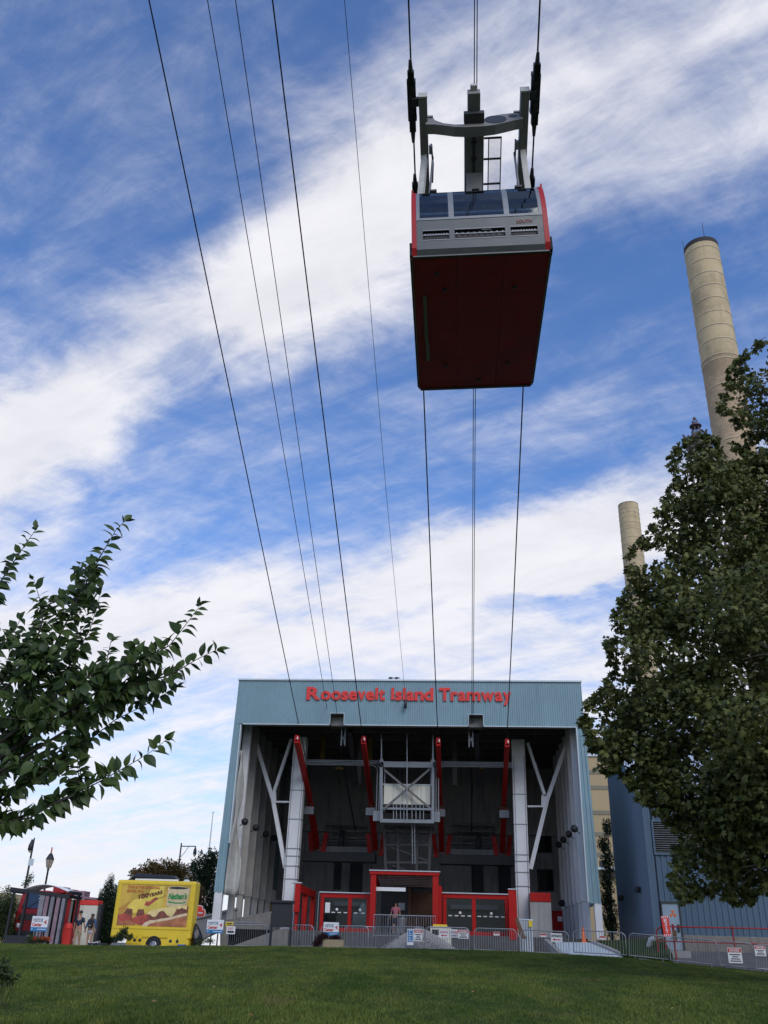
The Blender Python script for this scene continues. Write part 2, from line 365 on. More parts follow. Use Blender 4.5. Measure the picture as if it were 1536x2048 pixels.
# ================================================================== SETTING
CX = [-60, -22, -15, -8.5, -3.6, 1.75, 7.2, 13.7, 22, 60]
CZ = [1.25, 1.36, 1.43, 1.61, 1.66, 1.70, 1.59, 1.17, 0.85, 0.6]
def crest(x): return float(np.interp(x, CX, CZ))
def lawn_z(x, y):
    c = crest(x); k = min(max(y, -30), 46.0) / 46.0
    z = c * k + 0.10 * math.sin(math.pi * max(0, min(1, k))) * 0.6
    if y > 46: z -= 0.012 * (y - 46) ** 2
    return z + 0.025 * math.sin(x * 0.7 + y * 0.31) * math.sin(y * 0.43 - x * 0.2)
def lawn_material():
    m = bpy.data.materials.new('lawn_ground'); m.use_nodes = True; t = m.node_tree; b = t.nodes['Principled BSDF']
    tc = N(t, 'ShaderNodeTexCoord').outputs['Object']
    def nz(s, d, r=0.6):
        n = N(t, 'ShaderNodeTexNoise'); t.links.new(tc, n.inputs['Vector']); n.inputs['Scale'].default_value = s; n.inputs['Detail'].default_value = d; n.inputs['Roughness'].default_value = r; return n.outputs['Fac']
    c = mixc(t, smooth(t, nz(0.35, 5), 0.35, 0.65), (0.036, 0.074, 0.010), (0.080, 0.120, 0.022))
    c = mixc(t, smooth(t, nz(30, 4, 0.8), 0.3, 0.75), (0.016, 0.032, 0.007), c)
    c = mixc(t, smooth(t, nz(1.3, 6, 0.7), 0.60, 0.75, 0, 0.55), c, (0.085, 0.075, 0.03))
    t.links.new(c, b.inputs['Base Color']); b.inputs['Roughness'].default_value = 0.9; b.inputs['Specular IOR Level'].default_value = 0.15
    bn = N(t, 'ShaderNodeBump'); bn.inputs['Strength'].default_value = 0.8; bn.inputs['Distance'].default_value = 0.04
    t.links.new(nz(45, 5, 0.8), bn.inputs['Height']); t.links.new(bn.outputs[0], b.inputs['Normal']); MATS['lawn_ground'] = m
lawn_material()
def grass_material():
    m = bpy.data.materials.new('grass_blade'); m.use_nodes = True; t = m.node_tree; b = t.nodes['Principled BSDF']
    tc = N(t, 'ShaderNodeTexCoord').outputs['Object']; gi = N(t, 'ShaderNodeNewGeometry').outputs['Random Per Island']
    def nz(s, d=5, r=0.6, loc=0.0):
        mp = N(t, 'ShaderNodeMapping'); t.links.new(tc, mp.inputs[0]); mp.inputs['Location'].default_value = (loc, loc, 0); mp.inputs['Scale'].default_value = (1, 0.45, 1)
        n = N(t, 'ShaderNodeTexNoise'); t.links.new(mp.outputs[0], n.inputs['Vector']); n.inputs['Scale'].default_value = s; n.inputs['Detail'].default_value = d; n.inputs['Roughness'].default_value = r; return n.outputs['Fac']
    c = mixc(t, smooth(t, nz(0.45), 0.36, 0.62), (0.062, 0.108, 0.016), (0.145, 0.188, 0.035))
    c = mixc(t, smooth(t, nz(1.7, 6, 0.65, 7.0), 0.50, 0.68, 0, 0.8), c, (0.185, 0.205, 0.042))
    c = mixc(t, smooth(t, nz(0.9, 6, 0.7, 3.0), 0.55, 0.70, 0, 0.7), c, (0.20, 0.16, 0.06))
    c = mixc(t, smooth(t, nz(2.6, 4, 0.6, 11.0), 0.56, 0.70, 0, 0.7), c, (0.034, 0.072, 0.013))
    br = smooth(t, gi, 0, 1, 0.55, 1.45); sc_ = N(t, 'ShaderNodeVectorMath', operation='SCALE'); t.links.new(c, sc_.inputs[0]); t.links.new(br, sc_.inputs['Scale'])
    t.links.new(sc_.outputs[0], b.inputs['Base Color']); b.inputs['Roughness'].default_value = 0.6; b.inputs['Specular IOR Level'].default_value = 0.25
    tr = N(t, 'ShaderNodeBsdfTranslucent'); t.links.new(sc_.outputs[0], tr.inputs[0]); ms = N(t, 'ShaderNodeMixShader'); ms.inputs[0].default_value = 0.3
    t.links.new(b.outputs[0], ms.inputs[1]); t.links.new(tr.outputs[0], ms.inputs[2]); t.links.new(ms.outputs[0], t.nodes['Material Output'].inputs[0]); MATS['grass_blade'] = m
grass_material()
def build_ground():
    xs = np.concatenate([np.linspace(-60, -26, 12), np.linspace(-24, 20, 67), np.linspace(22, 60, 12)]); ys = np.linspace(-30, 48.0, 105)
    mb = MB(); vs = [(x, y, lawn_z(x, y)) for y in ys for x in xs]; nx = len(xs)
    mb.add(vs, [(j * nx + i, j * nx + i + 1, (j + 1) * nx + i + 1, (j + 1) * nx + i) for j in range(len(ys) - 1) for i in range(nx - 1)], True)
    struct(mb.build('lawn', 'lawn_ground'))
    mb = MB(); ys2 = [47.4, 49, 51, 54, 60, 80]; vs = [(x, y, (crest(x) - 0.10 if y < 50 else crest(x) - 0.16)) for y in ys2 for x in xs]
    mb.add(vs, [(j * nx + i, j * nx + i + 1, (j + 1) * nx + i + 1, (j + 1) * nx + i) for j in range(len(ys2) - 1) for i in range(nx - 1)], True)
    struct(mb.build('pavement', 'pave'))
    struct(MB().add([(-4000, -4000, -1.3), (4000, -4000, -1.3), (4000, 4000, -1.3), (-4000, 4000, -1.3)], [(0, 1, 2, 3)]).build('ground', 'asphalt'))
    # grass blades on the part of the lawn in view
    n = 640000
    u = nrg.random(n); y = 12.0 * (48.0 / 12.0) ** (u ** 0.92); half_l = -0.53 * y - 2.0; half_r = 0.335 * y + 2.0
    x = half_l + (half_r - half_l) * nrg.random(n)
    c = np.interp(x, CX, CZ); k = np.clip(y, -30, 46) / 46
    z = c * k + 0.06 * np.sin(np.pi * np.clip(k, 0, 1)) - np.where(y > 46, 0.012 * (y - 46) ** 2, 0) + 0.025 * np.sin(x * 0.7 + y * 0.31) * np.sin(y * 0.43 - x * 0.2)
    patch = 0.8 + 0.45 * np.sin(x * 1.3 + 2 * np.sin(y * 0.7)) * np.sin(y * 0.9 + x * 0.4)
    tuft = np.sin(x * 5.1 + 1.3 * np.sin(y * 2.3)) * np.sin(y * 3.7 + 1.1 * np.sin(x * 1.9)); h = (0.020 + 0.05 * nrg.random(n) ** 3 + 0.03 * np.clip(tuft - 0.35, 0, 1)) * patch * (1 + 0.3 * nrg.random(n)); a = nrg.random(n) * 6.283; w = 0.0035 + 0.004 * nrg.random(n) + y * 0.00012
    lean = (nrg.random((n, 2)) - 0.5) * 1.1 * h[:, None]
    P = np.empty((n, 3, 3), np.float32)
    P[:, 0] = np.stack([x - np.cos(a) * w, y - np.sin(a) * w, z - 0.005], 1); P[:, 1] = np.stack([x + np.cos(a) * w, y + np.sin(a) * w, z - 0.005], 1)
    P[:, 2] = np.stack([x + lean[:, 0], y + lean[:, 1], z + h], 1)
    me = bpy.data.meshes.new('grass'); me.vertices.add(3 * n); me.vertices.foreach_set('co', P.ravel()); me.loops.add(3 * n)
    me.loops.foreach_set('vertex_index', np.arange(3 * n, dtype=np.int32)); me.polygons.add(n)
    me.polygons.foreach_set('loop_start', np.arange(0, 3 * n, 3, dtype=np.int32)); me.update(calc_edges=True)
    me.materials.append(MATS['grass_blade']); o = bpy.data.objects.new('grass', me); col.objects.link(o)
    tag(o, 'short green mown grass covering the sloping lawn', 'grass', kind='stuff')
build_ground()

# ================================================================== TRAMWAY STATION
YF = 52.5
def corrugated(mb, x0, x1, zb, zt, y, pitch=0.131, depth=0.03, xb0=None, xb1=None, notches=()):
    """trapezoidal ribbed sheet facing -Y, thickness given by a back face; notches: (xa, xb, z) raise the lower edge"""
    prof = [(0, 0), (0.32, 0), (0.44, depth), (0.80, depth), (0.92, 0)]; n = int((x1 - x0) / pitch); xs = []
    for i in range(n + 1):
        for a, d in prof:
            x = x0 + (i + a) * pitch
            if x <= x1: xs.append((x, d))
    vs = []; xb0 = x0 if xb0 is None else xb0; xb1 = x1 if xb1 is None else xb1
    for x, d in xs:
        k = (x - x0) / (x1 - x0); xl = xb0 + k * (xb1 - xb0); zz = zb
        for a, b, zn in notches:
            if a <= x <= b: zz = zn
        vs += [(xl if zz == zb else x, y + d, zz), (x, y + d, zt)]
    fs = [(2 * i, 2 * i + 2, 2 * i + 3, 2 * i + 1) for i in range(len(xs) - 1)]
    return mb.add(vs, fs)
ST = thing('tramway_station', (-3.1, YF, 2.4), 'large open-fronted tram station clad in light blue ribbed metal', 'station')
def st(mb, name, m, bevel=0.0, parent=ST): return mb.build(name, m, parent, bevel=bevel)
nl0, nl1 = at(661, 1430, YF).x, at(688, 1430, YF).x; nr0, nr1 = at(937, 1430, YF).x, at(966, 1430, YF).x; nz_ = at(675, 1427, YF).z
XL, XR, ZT, ZB = -13.50, 7.22, 16.20, 13.56
fs_ = corrugated(MB(), XL, XR, ZB, ZT, YF, notches=((nl0, nl1, nz_), (nr0, nr1, nz_))); fascia = st(fs_, 'fascia', 'fascia_blue')
st(MB().box(XL - 0.04, XR + 0.04, YF - 0.07, YF + 0.25, ZT, ZT + 0.10), 'roof_edge_trim', 'trim_pale', 0.01)
m_ = MB()
for a, b in ((XL + 0.5, nl0), (nl1, nr0), (nr1, XR - 0.45)): m_.box(a, b, YF - 0.035, YF + 0.06, ZB - 0.05, ZB)
for a, b in ((nl0, nl1), (nr0, nr1)):
    m_.box(a, b, YF - 0.035, YF + 0.06, nz_ , nz_ + 0.03); m_.box(a - 0.03, a, YF - 0.035, YF + 0.06, ZB - 0.05, nz_ + 0.03); m_.box(b, b + 0.03, YF - 0.035, YF + 0.06, ZB - 0.05, nz_ + 0.03)
st(m_, 'fascia_drip_edge', 'trim_pale')
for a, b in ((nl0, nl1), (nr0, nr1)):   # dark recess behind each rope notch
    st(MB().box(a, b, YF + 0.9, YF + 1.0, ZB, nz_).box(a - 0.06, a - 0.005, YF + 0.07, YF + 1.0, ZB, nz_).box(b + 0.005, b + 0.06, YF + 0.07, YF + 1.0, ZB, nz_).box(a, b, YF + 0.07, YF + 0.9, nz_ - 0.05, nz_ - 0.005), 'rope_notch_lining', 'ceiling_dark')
# jambs (they widen towards the foot)
jl = corrugated(MB(), XL, XL + 0.36, 4.22, ZB - 0.002, YF, 0.18, 0.045, XL - 0.2, XL + 0.36); st(jl, 'jamb_cladding', 'fascia_blue')
jr = corrugated(MB(), XR - 0.42, XR, 4.15, ZB - 0.002, YF, 0.18, 0.045, XR - 0.40, XR + 0.24); st(jr, 'jamb_cladding', 'fascia_blue')
st(MB().box(XL + 0.36, XL + 0.42, YF - 0.03, YF + 0.3, 6.8, ZB - 0.05), 'jamb_trim', 'trim_pale')
st(MB().box(XR - 0.48, XR - 0.42, YF - 0.03, YF + 0.3, 4.2, ZB - 0.05), 'jamb_trim', 'trim_pale')
# outer side cladding, roof, back wall
YB = 70.0
st(MB().prism([(XL - 0.2, YF + 0.06, 4.22), (XL - 0.2, YB, 4.22), (XL, YB, ZT), (XL, YF + 0.06, ZT)], (0.12, 0, 0)), 'side_cladding', 'fascia_blue')
st(MB().prism([(XR + 0.24, YF + 0.06, 4.15), (XR + 0.24, YB, 4.15), (XR, YB, ZT), (XR, YF + 0.06, ZT)], (-0.12, 0, 0)), 'side_cladding', 'fascia_blue')
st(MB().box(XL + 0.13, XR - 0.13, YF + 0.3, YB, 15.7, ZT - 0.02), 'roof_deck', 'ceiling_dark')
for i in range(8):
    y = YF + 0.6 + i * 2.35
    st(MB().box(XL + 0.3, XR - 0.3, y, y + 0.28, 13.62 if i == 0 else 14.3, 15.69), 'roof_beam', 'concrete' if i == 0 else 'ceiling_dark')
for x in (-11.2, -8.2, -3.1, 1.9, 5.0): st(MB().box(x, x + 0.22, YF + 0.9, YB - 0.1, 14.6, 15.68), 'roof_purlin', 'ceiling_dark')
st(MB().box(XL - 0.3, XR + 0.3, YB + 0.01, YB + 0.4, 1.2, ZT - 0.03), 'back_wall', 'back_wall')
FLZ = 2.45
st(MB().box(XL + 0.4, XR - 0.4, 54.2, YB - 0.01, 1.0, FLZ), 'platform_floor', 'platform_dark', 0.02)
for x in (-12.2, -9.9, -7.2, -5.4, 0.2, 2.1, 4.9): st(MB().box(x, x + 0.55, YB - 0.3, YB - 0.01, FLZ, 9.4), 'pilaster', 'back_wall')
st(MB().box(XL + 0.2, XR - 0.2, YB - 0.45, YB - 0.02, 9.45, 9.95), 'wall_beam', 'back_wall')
# dark openings and windows of the back wall
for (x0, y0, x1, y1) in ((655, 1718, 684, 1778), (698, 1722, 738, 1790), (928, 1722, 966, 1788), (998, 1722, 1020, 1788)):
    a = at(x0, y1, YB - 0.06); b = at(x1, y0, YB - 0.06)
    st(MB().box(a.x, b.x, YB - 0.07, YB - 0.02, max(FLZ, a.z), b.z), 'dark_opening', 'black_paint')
def framed_window(x0, y0, x1, y1, Y, mullions):
    a = at(x0, y1, Y); b = at(x1, y0, Y); w = st(MB().box(a.x, b.x, Y - 0.04, Y, a.z, b.z), 'window', 'glass_dark')
    f = MB(); t = 0.07
    f.box(a.x - t, b.x + t, Y - 0.09, Y + 0.02, a.z - t, a.z); f.box(a.x - t, b.x + t, Y - 0.09, Y + 0.02, b.z, b.z + t)
    f.box(a.x - t, a.x, Y - 0.09, Y + 0.02, a.z, b.z); f.box(b.x, b.x + t, Y - 0.09, Y + 0.02, a.z, b.z)
    for k in range(1, mullions + 1):
        x = a.x + (b.x - a.x) * k / (mullions + 1); f.box(x - 0.03, x + 0.03, Y - 0.09, Y - 0.045, a.z, b.z)
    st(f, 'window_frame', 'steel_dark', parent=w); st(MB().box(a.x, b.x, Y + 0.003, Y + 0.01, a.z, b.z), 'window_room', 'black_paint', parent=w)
framed_window(1058, 1668, 1100, 1703, YB - 0.05, 1); framed_window(1062, 1741, 1104, 1780, YB - 0.05, 1)
for (x0, y0, x1, y1, mm) in ((650, 1640, 735, 1690, 'concrete_grey'), (905, 1640, 990, 1690, 'concrete_grey')):
    a = at(x0, y1, 68.5); b = at(x1, y0, 68.5)
    for k in range(4):
        z = a.z + (b.z - a.z) * k / 4; st(MB().box(a.x, b.x, 68.5 - 0.1 * k, 68.8, z, z + 0.16), 'cross_girder', mm)
# side fins: white concrete ribs of both side walls
for i in range(6):
    y = 54.3 + i * 2.1
    st(MB().prism([(XL + 0.14, y, 4.3), (XL + 0.14 , y + 0.35, 4.3), (XL + 0.62, y + 0.35, 4.3), (XL + 0.62, y, 4.3)], (0, 0, 9.9)), 'wall_fin', 'concrete' if i else 'white_paint', 0.02)
    st(MB().prism([(XL + 0.2, y + 0.04, 4.29), (XL + 0.2, y + 0.3, 4.29), (XL + 0.55, y + 0.3, 4.29), (XL + 0.55, y + 0.04, 4.29)], (0, 0, -1.9)), 'fin_foot', 'concrete')
    st(MB().prism([(XR - 0.14, y - 0.4, 4.3), (XR - 0.14, y, 4.3), (XR - 0.66, y, 4.3), (XR - 0.66, y - 0.4, 4.3)], (0, 0, 9.9)), 'wall_fin', 'white_paint', 0.02)
    st(MB().prism([(XR - 0.2, y - 0.36, 4.29), (XR - 0.2, y - 0.04, 4.29), (XR - 0.6, y - 0.04, 4.29), (XR - 0.6, y - 0.36, 4.29)], (0, 0, -1.85)), 'fin_foot', 'white_paint')
    if i < 5:
        st(MB().box(XL + 0.14, XL + 0.2, y + 0.4, y + 2.05, 4.9, 13.6), 'wall_panel', 'concrete')
        st(MB().box(XR - 0.2, XR - 0.14, y + 0.05, y + 1.65, 4.9, 13.6), 'wall_panel', 'concrete')
def floodlight(p, sx):
    f = st(MB().lathe((p.x, p.y, p.z), [(0.06, -0.16), (0.17, -0.1), (0.21, 0.1), (0.19, 0.12)], 12, 1), 'floodlight', 'black_paint')
    st(MB().tube([(p.x, p.y + 0.1, p.z), (p.x + sx * 0.3, p.y + 0.15, p.z - 0.25)], 0.025, 6), 'lamp_bracket', 'black_paint', parent=f)
for px, py in ((489, 1643), (511, 1655), (531, 1668), (547, 1676)): floodlight(atx(px, py, XL + 0.95), -1)
for px, py in ((1149, 1657), (1138, 1668), (1127, 1679), (1118, 1689), (1124, 1806)): floodlight(atx(px, py, XR - 1.0), 1)
# corner posts under the cladding
a = at(436, 1786, YF); st(MB().box(a.x - 0.22, a.x + 0.22, YF + 0.05, YF + 0.45, 2.6, 4.25), 'corner_post', 'white_paint', 0.015)
a = at(1196, 1810, YF); st(MB().box(a.x - 0.18, a.x + 0.2, YF + 0.05, YF + 0.45, 2.4, 4.2), 'corner_post', 'white_paint', 0.015)
# loose weathered sheet hanging inside the left jamb
def hanging_sheet():
    mb = MB(); nu, nv = 9, 26; vs = []
    for j in range(nv + 1):
        k = j / nv; z = 12.0 - k * 7.9; w = 0.16 + 0.42 * k + 0.1 * math.sin(k * 9)
        for i in range(nu + 1):
            u = i / nu; vs.append((XL + 0.38 + w * u - 0.03 * k + 0.05 * math.sin(k * 13 + u * 4), YF + 0.35 + 0.16 * math.sin(u * 7 + k * 5) + 0.12 * math.sin(k * 17 + u * 2) + 0.9 * u * k, z + 0.06 * math.sin(u * 9)))
    mb.add(vs, [(j * (nu + 1) + i, j * (nu + 1) + i + 1, (j + 1) * (nu + 1) + i + 1, (j + 1) * (nu + 1) + i) for j in range(nv) for i in range(nu)], True)
    o = st(mb, 'torn_sheet', 'tarp'); sm = o.modifiers.new('thick', 'SOLIDIFY'); sm.thickness = 0.02; o['label'] = 'torn off-white sheet hanging down the left jamb'
hanging_sheet()
# main columns: tapering white boxes with stiffener bands and conduits
def column(tl, tr, bl, br, zb, bands, sgn):
    Y = 56.3; a, b = at(*tl, Y), at(*tr, Y); c, d = at(*bl, Y), at(*br, Y)
    zt = 13.61
    def lerp(z):
        k = (z - c.z) / (a.z - c.z); return c.x + (a.x - c.x) * k, d.x + (b.x - d.x) * k
    x0t, x1t = lerp(zt); x0b, x1b = lerp(zb); dy = 0.75
    col_ = st(MB().add([(x0b, Y, zb), (x1b, Y, zb), (x1b, Y + dy, zb), (x0b, Y + dy, zb), (x0t, Y, zt), (x1t, Y, zt), (x1t, Y + dy, zt), (x0t, Y + dy, zt)],
                   [(0, 3, 2, 1), (4, 5, 6, 7), (0, 1, 5, 4), (1, 2, 6, 5), (2, 3, 7, 6), (3, 0, 4, 7)]), 'column', 'white_paint', 0.012)
    for py in bands:
        z = at(tl[0], py, Y).z; x0, x1 = lerp(z); st(MB().box(x0 - 0.025, x1 + 0.025, Y - 0.03, Y + dy + 0.02, z - 0.022, z + 0.022), 'stiffener_band', 'steel_grey', parent=col_)
    for k in (0.12, 0.9):
        x0, x1 = lerp(zt - 1); x2, x3 = lerp(zb + 0.3); st(MB().tube([(x0 + (x1 - x0) * k, Y - 0.03, zt - 1), (x2 + (x3 - x2) * k, Y - 0.03, zb + 0.3)], 0.018, 6), 'conduit', 'galv', parent=col_)
    return lerp
colL = column((588, 1480), (613, 1480), (564, 1800), (590, 1800), 2.3, (1580, 1638, 1697, 1712, 1732, 1758), 1)
colR = column((1023, 1480), (1049, 1480), (1034, 1840), (1062, 1840), 1.9, (1588, 1648, 1709, 1722, 1744, 1772), -1)
def brace(name, pts, w=0.24, Y=56.6, m='white_paint'):
    mb = MB()
    for p, q in zip(pts, pts[1:]): mb.beam(at(*p, Y), at(*q, Y), w, 0.24, (0, 1, 0))
    return st(mb, name, m)
bl_ = brace('diagonal_brace', [(507, 1468), (546, 1598), (571, 1736)]); brace('diagonal_brace', [(583, 1478), (549, 1582)], 0.18); brace('brace_strut', [(548, 1604), (580, 1604)], 0.09, 56.62)
br_ = brace('diagonal_brace', [(1136, 1478), (1094, 1600), (1061, 1738)]); brace('diagonal_brace', [(1055, 1486), (1089, 1590)], 0.18); brace('brace_strut', [(1055, 1613), (1090, 1613)], 0.09, 56.62)
for pts, p in (([(538, 1584), (551, 1580), (552, 1602), (545, 1608)], bl_), ([(1083, 1590), (1097, 1594), (1092, 1616), (1083, 1614)], br_)):
    st(MB().prism([at(x, y, 56.45) for x, y in pts], (0, 0.26, 0)), 'gusset_plate', 'white_paint', parent=p)
# red rope guide arms (follow the rope down into the station)
for X, top in ((-9.62, (52.3, 12.45)), (-5.68, (52.6, 12.5)), (-1.27, (52.6, 12.45)), (2.72, (52.2, 12.35))):
    el = (58.6, 9.95); bt = (62.6, 7.55)
    up = Vector((0, 0.35, 0.94))
    g = MB()
    for p, q, w in (((top[0], top[1]), (el[0], el[1]), 0.27), ((el[0] + 0.15, el[1] - 0.25), bt, 0.34)):
        P, Q = Vector((X, p[0], p[1])), Vector((X, q[0], q[1]))
        g.beam(P, Q, w, 0.10); g.beam(P + Vector((-w / 2 + 0.03, 0, 0.2)), Q + Vector((-w / 2 + 0.03, 0, 0.2)), 0.05, 0.32); g.beam(P + Vector((w / 2 - 0.03, 0, 0.2)), Q + Vector((w / 2 - 0.03, 0, 0.2)), 0.05, 0.32)
    arm = st(g, 'rope_guide_arm', 'red_paint')
    st(MB().box(X - 0.1, X + 0.1, top[0] - 0.05, top[0] + 0.25, top[1] + 0.12, top[1] + 0.40), 'rope_shoe', 'red_paint', parent=arm)
    st(MB().box(X + 0.03, X + 0.09, top[0] - 0.07, top[0] - 0.04, top[1] + 0.16, top[1] + 0.30), 'warning_lamp', 'white_plain', parent=arm)
    st(MB().box(X - 0.3, X + 0.3, el[0] - 0.25, el[0] + 0.25, el[1] - 0.75, el[1] - 0.3), 'arm_bracket', 'steel_grey', parent=arm)
    for s in (-1, 1): st(MB().beam((X + s * 0.35, 62.9, 7.2), (X + s * 0.55, 62.9, 8.6), 0.3, 0.3), 'buffer_post', 'red_paint', parent=arm)
for x0, x1 in ((606, 752), (880, 1036)):   # docking portal beams
    a = at(x0, 1712, 62.8).x; b = at(x1, 1712, 62.8).x
    st(MB().box(a, b, 62.3, 63.3, 6.75, 7.35), 'docking_beam', 'steel_dark', 0.03); st(MB().box(a + 0.2, b - 0.2, 63.0, 63.4, 7.36, 7.75), 'docking_rail', 'concrete_grey')
    c = (a + b) / 2; y = 63.9
    st(MB().lathe((c, y, 8.2), [(0.1, -0.16), (0.75, -0.13), (0.68, 0), (0.75, 0.13), (0.1, 0.16)], 20, 0), 'sheave_wheel', 'steel_dark')
    for s in (-1, 1): st(MB().beam((c + s * 0.3, y, 7.36), (c + s * 0.12, y, 8.9), 0.14, 0.3), 'sheave_stand', 'steel_dark')
    for dx in (-1.1, 0.9): st(MB().tube([(c + dx, 66, 7.0), (c + dx, 66, 11.0)], 0.035, 6), 'hanger_rod', 'steel_grey')
    st(MB().tube([(a, 67.2, 8.55), (b, 67.2, 8.55)], 0.1, 8), 'cross_pipe', 'steel_grey'); st(MB().tube([(a, 67.2, 8.15), (b, 67.2, 8.15)], 0.08, 8), 'cross_pipe', 'steel_grey')
    # haul rope sheave assembly under the notch
    hx = 0.66 if x0 > 800 else -7.05
    sh = st(MB().lathe((hx, 54.0, 13.0), [(0.05, -0.05), (0.28, -0.04), (0.24, 0), (0.28, 0.04), (0.05, 0.05)], 14, 0).box(hx - 0.14, hx - 0.08, 53.8, 54.2, 12.6, 13.7).box(hx + 0.08, hx + 0.14, 53.8, 54.2, 12.6, 13.7), 'rope_sheave', 'steel_grey')
    st(MB().beam((hx + 0.35, 54.3, 13.6), (hx + 0.45, 57.5, 10.9), 0.28, 0.3), 'sheave_arm', 'black_paint')
for hx in (-7.35, 0.62):
    st(MB().tube([(hx, 54.0, 13.1), (hx + 0.1, 59.0, 10.8), (hx + 0.12, 63.9, 8.95)], 0.05, 6), 'rope_lead', 'black_paint')
# conduit runs
for i in range(4):
    for side in (0, 1):
        Y = 55.6 + i * 0.05; zt_ = at(690, 1521, Y).z - i * 0.09
        if side == 0: xa = at(612, 1525, Y).x; xb = at(770 - i * 5, 1540, Y).x
        else: xa = at(1024, 1530, Y).x; xb = at(862 + i * 5, 1540, Y).x
        zb_ = at(760, 1622, Y).z; s = 1 if xb > xa else -1; r = 0.35
        pts = [(xa, Y, zt_), (xb - s * r, Y, zt_)] + [(xb - s * r + s * r * math.sin(k * math.pi / 10), Y, zt_ - r + r * math.cos(k * math.pi / 10)) for k in range(1, 5)] + [(xb, Y, zt_ - r), (xb, Y, zb_)]
        st(MB().tube(pts, 0.036, 8), 'conduit_run', 'galv')
for px0, px1, py in ((746, 764, 1632), (861, 880, 1634)):
    a = at(px0, py + 10, 55.3); b = at(px1, py - 10, 55.3); st(MB().box(a.x, b.x, 55.25, 55.55, a.z, b.z), 'junction_box', 'steel_grey', 0.01)
# central equipment frame with cream cab
def central_frame():
    Y = 54.9; P = lambda x, y, d=0: at(x, y, Y + d)
    a = P(767, 1534); b = P(866, 1524); st(MB().box(a.x, b.x, Y, Y + 0.25, a.z, b.z), 'frame_girder', 'steel_grey')
    st(MB().beam(P(769, 1540), P(862, 1618), 0.13, 0.12), 'cross_brace', 'frame_grey'); st(MB().beam(P(860, 1538, -0.15), P(768, 1618, -0.15), 0.13, 0.12), 'cross_brace', 'frame_grey')
    st(MB().tube([P(814, 1468, -0.5), P(814, 1642, -0.5)], 0.035, 8), 'centre_rod', 'galv')
    for x in (763, 866):
        st(MB().beam(P(x, 1470), P(x, 1518), 0.07, 0.07), 'hanger_rod', 'galv'); st(MB().add([P(x - 5, 1524), P(x + 5, 1524), P(x, 1512), P(x - 5, 1524, .2), P(x + 5, 1524, .2), P(x, 1512, .2)], [(0, 1, 2), (5, 4, 3), (0, 3, 4, 1), (1, 4, 5, 2), (2, 5, 3, 0)]), 'hanger_plate', 'steel_grey')
        st(MB().beam(P(x, 1535), P(x, 1645), 0.16, 0.16), 'frame_post', 'steel_grey')
    a = P(767, 1608, 0.35); b = P(861, 1571, 0.35); n = 5
    for k in range(n):
        x0 = a.x + (b.x - a.x) * k / n; x1 = a.x + (b.x - a.x) * (k + 1) / n; st(MB().box(x0 + 0.01, x1 - 0.01, Y + 0.35, Y + 0.43, a.z, b.z), 'cream_panel', 'cream_panel')
    st(MB().box(a.x - 0.05, b.x + 0.05, Y + 0.435, Y + 3.4, a.z - 0.1, b.z - 0.05), 'cab_body', 'steel_dark')
    st(MB().box(a.x - 0.1, b.x + 0.1, Y + 0.31, Y + 0.44, b.z, b.z + 0.06), 'panel_cap', 'trim_pale')
    for py, w in ((1615, 0.12), (1638, 0.2)): q0 = P(764, py); q1 = P(868, py); st(MB().box(q0.x, q1.x, Y - 0.1, Y + 0.05, q0.z - w, q0.z), 'catwalk_rail', 'steel_grey')
    q0 = P(764, 1640); q1 = P(868, 1640); st(MB().box(q0.x, q1.x, Y + 0.06, Y + 3.5, q0.z - 0.15, q0.z - 0.05), 'catwalk_deck', 'steel_grey')
    for x in (787, 793, 801, 808, 824, 832, 840, 847): st(MB().beam(P(x, 1608), P(x, 1638), 0.05, 0.05), 'rail_post', 'steel_grey')
    for x in (768, 795, 835, 862): st(MB().beam(P(x, 1644, 1.5), P(x + (814 - x) * 0.1, 1760, 1.5), 0.16, 0.16), 'tower_leg', 'steel_dark')
    for y in (1655, 1690, 1725): st(MB().beam(P(768, y, 1.5), P(862, y, 1.5), 0.10, 0.12), 'tower_tie', 'steel_dark'); st(MB().beam(P(770, y, 1.6), P(860, y + 33, 1.6), 0.09, 0.09), 'tower_brace', 'steel_dark')
    for x in (824, 829): st(MB().tube([P(x, 1640, .4), P(x + 1, 1728, .4)], 0.025, 6), 'hanger_cable', 'galv')
central_frame()
for px in (640, 715, 735, 860, 905): q = at(px, 1520, 60); st(MB().box(q.x, q.x + 0.3, 60, 60.3, 12.6 if px in (735, 640) else 11.4, 14.4), 'roof_hanger', 'yellow_metal' if px in (735, 640) else 'frame_grey')
for px in (671, 1030, 950): q = at(px, 1538, 58); st(MB().box(q.x, q.x + 0.5, 58, 58.3, q.z, q.z + 0.12), 'work_lamp', 'yellow_metal')
# left bay: entrance doors, bulkhead box; right bay: red door, concrete pier with red cap
for (x0, y0, x1, y1, m) in ((508, 1798, 518, 1850, 'black_paint'), (520, 1802, 530, 1850, 'glass_dark'), (535, 1800, 545, 1850, 'black_paint')):
    a = at(x0, y1, 65.5); b = at(x1, y0, 65.5); st(MB().box(a.x, b.x, 65.5, 65.6, FLZ, b.z), 'door_leaf', m)
a = at(506, 1800, 65.0); b = at(552, 1780, 65.0); st(MB().box(a.x, b.x, 65.0, 66.5, a.z, b.z), 'door_canopy', 'concrete_grey')
a = at(500, 1800, 65.7); b = at(556, 1700, 65.7); st(MB().box(a.x, b.x, 65.62, 65.9, FLZ, a.z), 'door_wall', 'concrete_grey')
a = at(537, 1820, 65.4); b = at(545, 1806, 65.4); st(MB().box(a.x, b.x, 65.4, 65.45, a.z, b.z), 'door_notice', 'yellow_metal')
a = at(1105, 1872, 66.0); b = at(1138, 1822, 66.0)
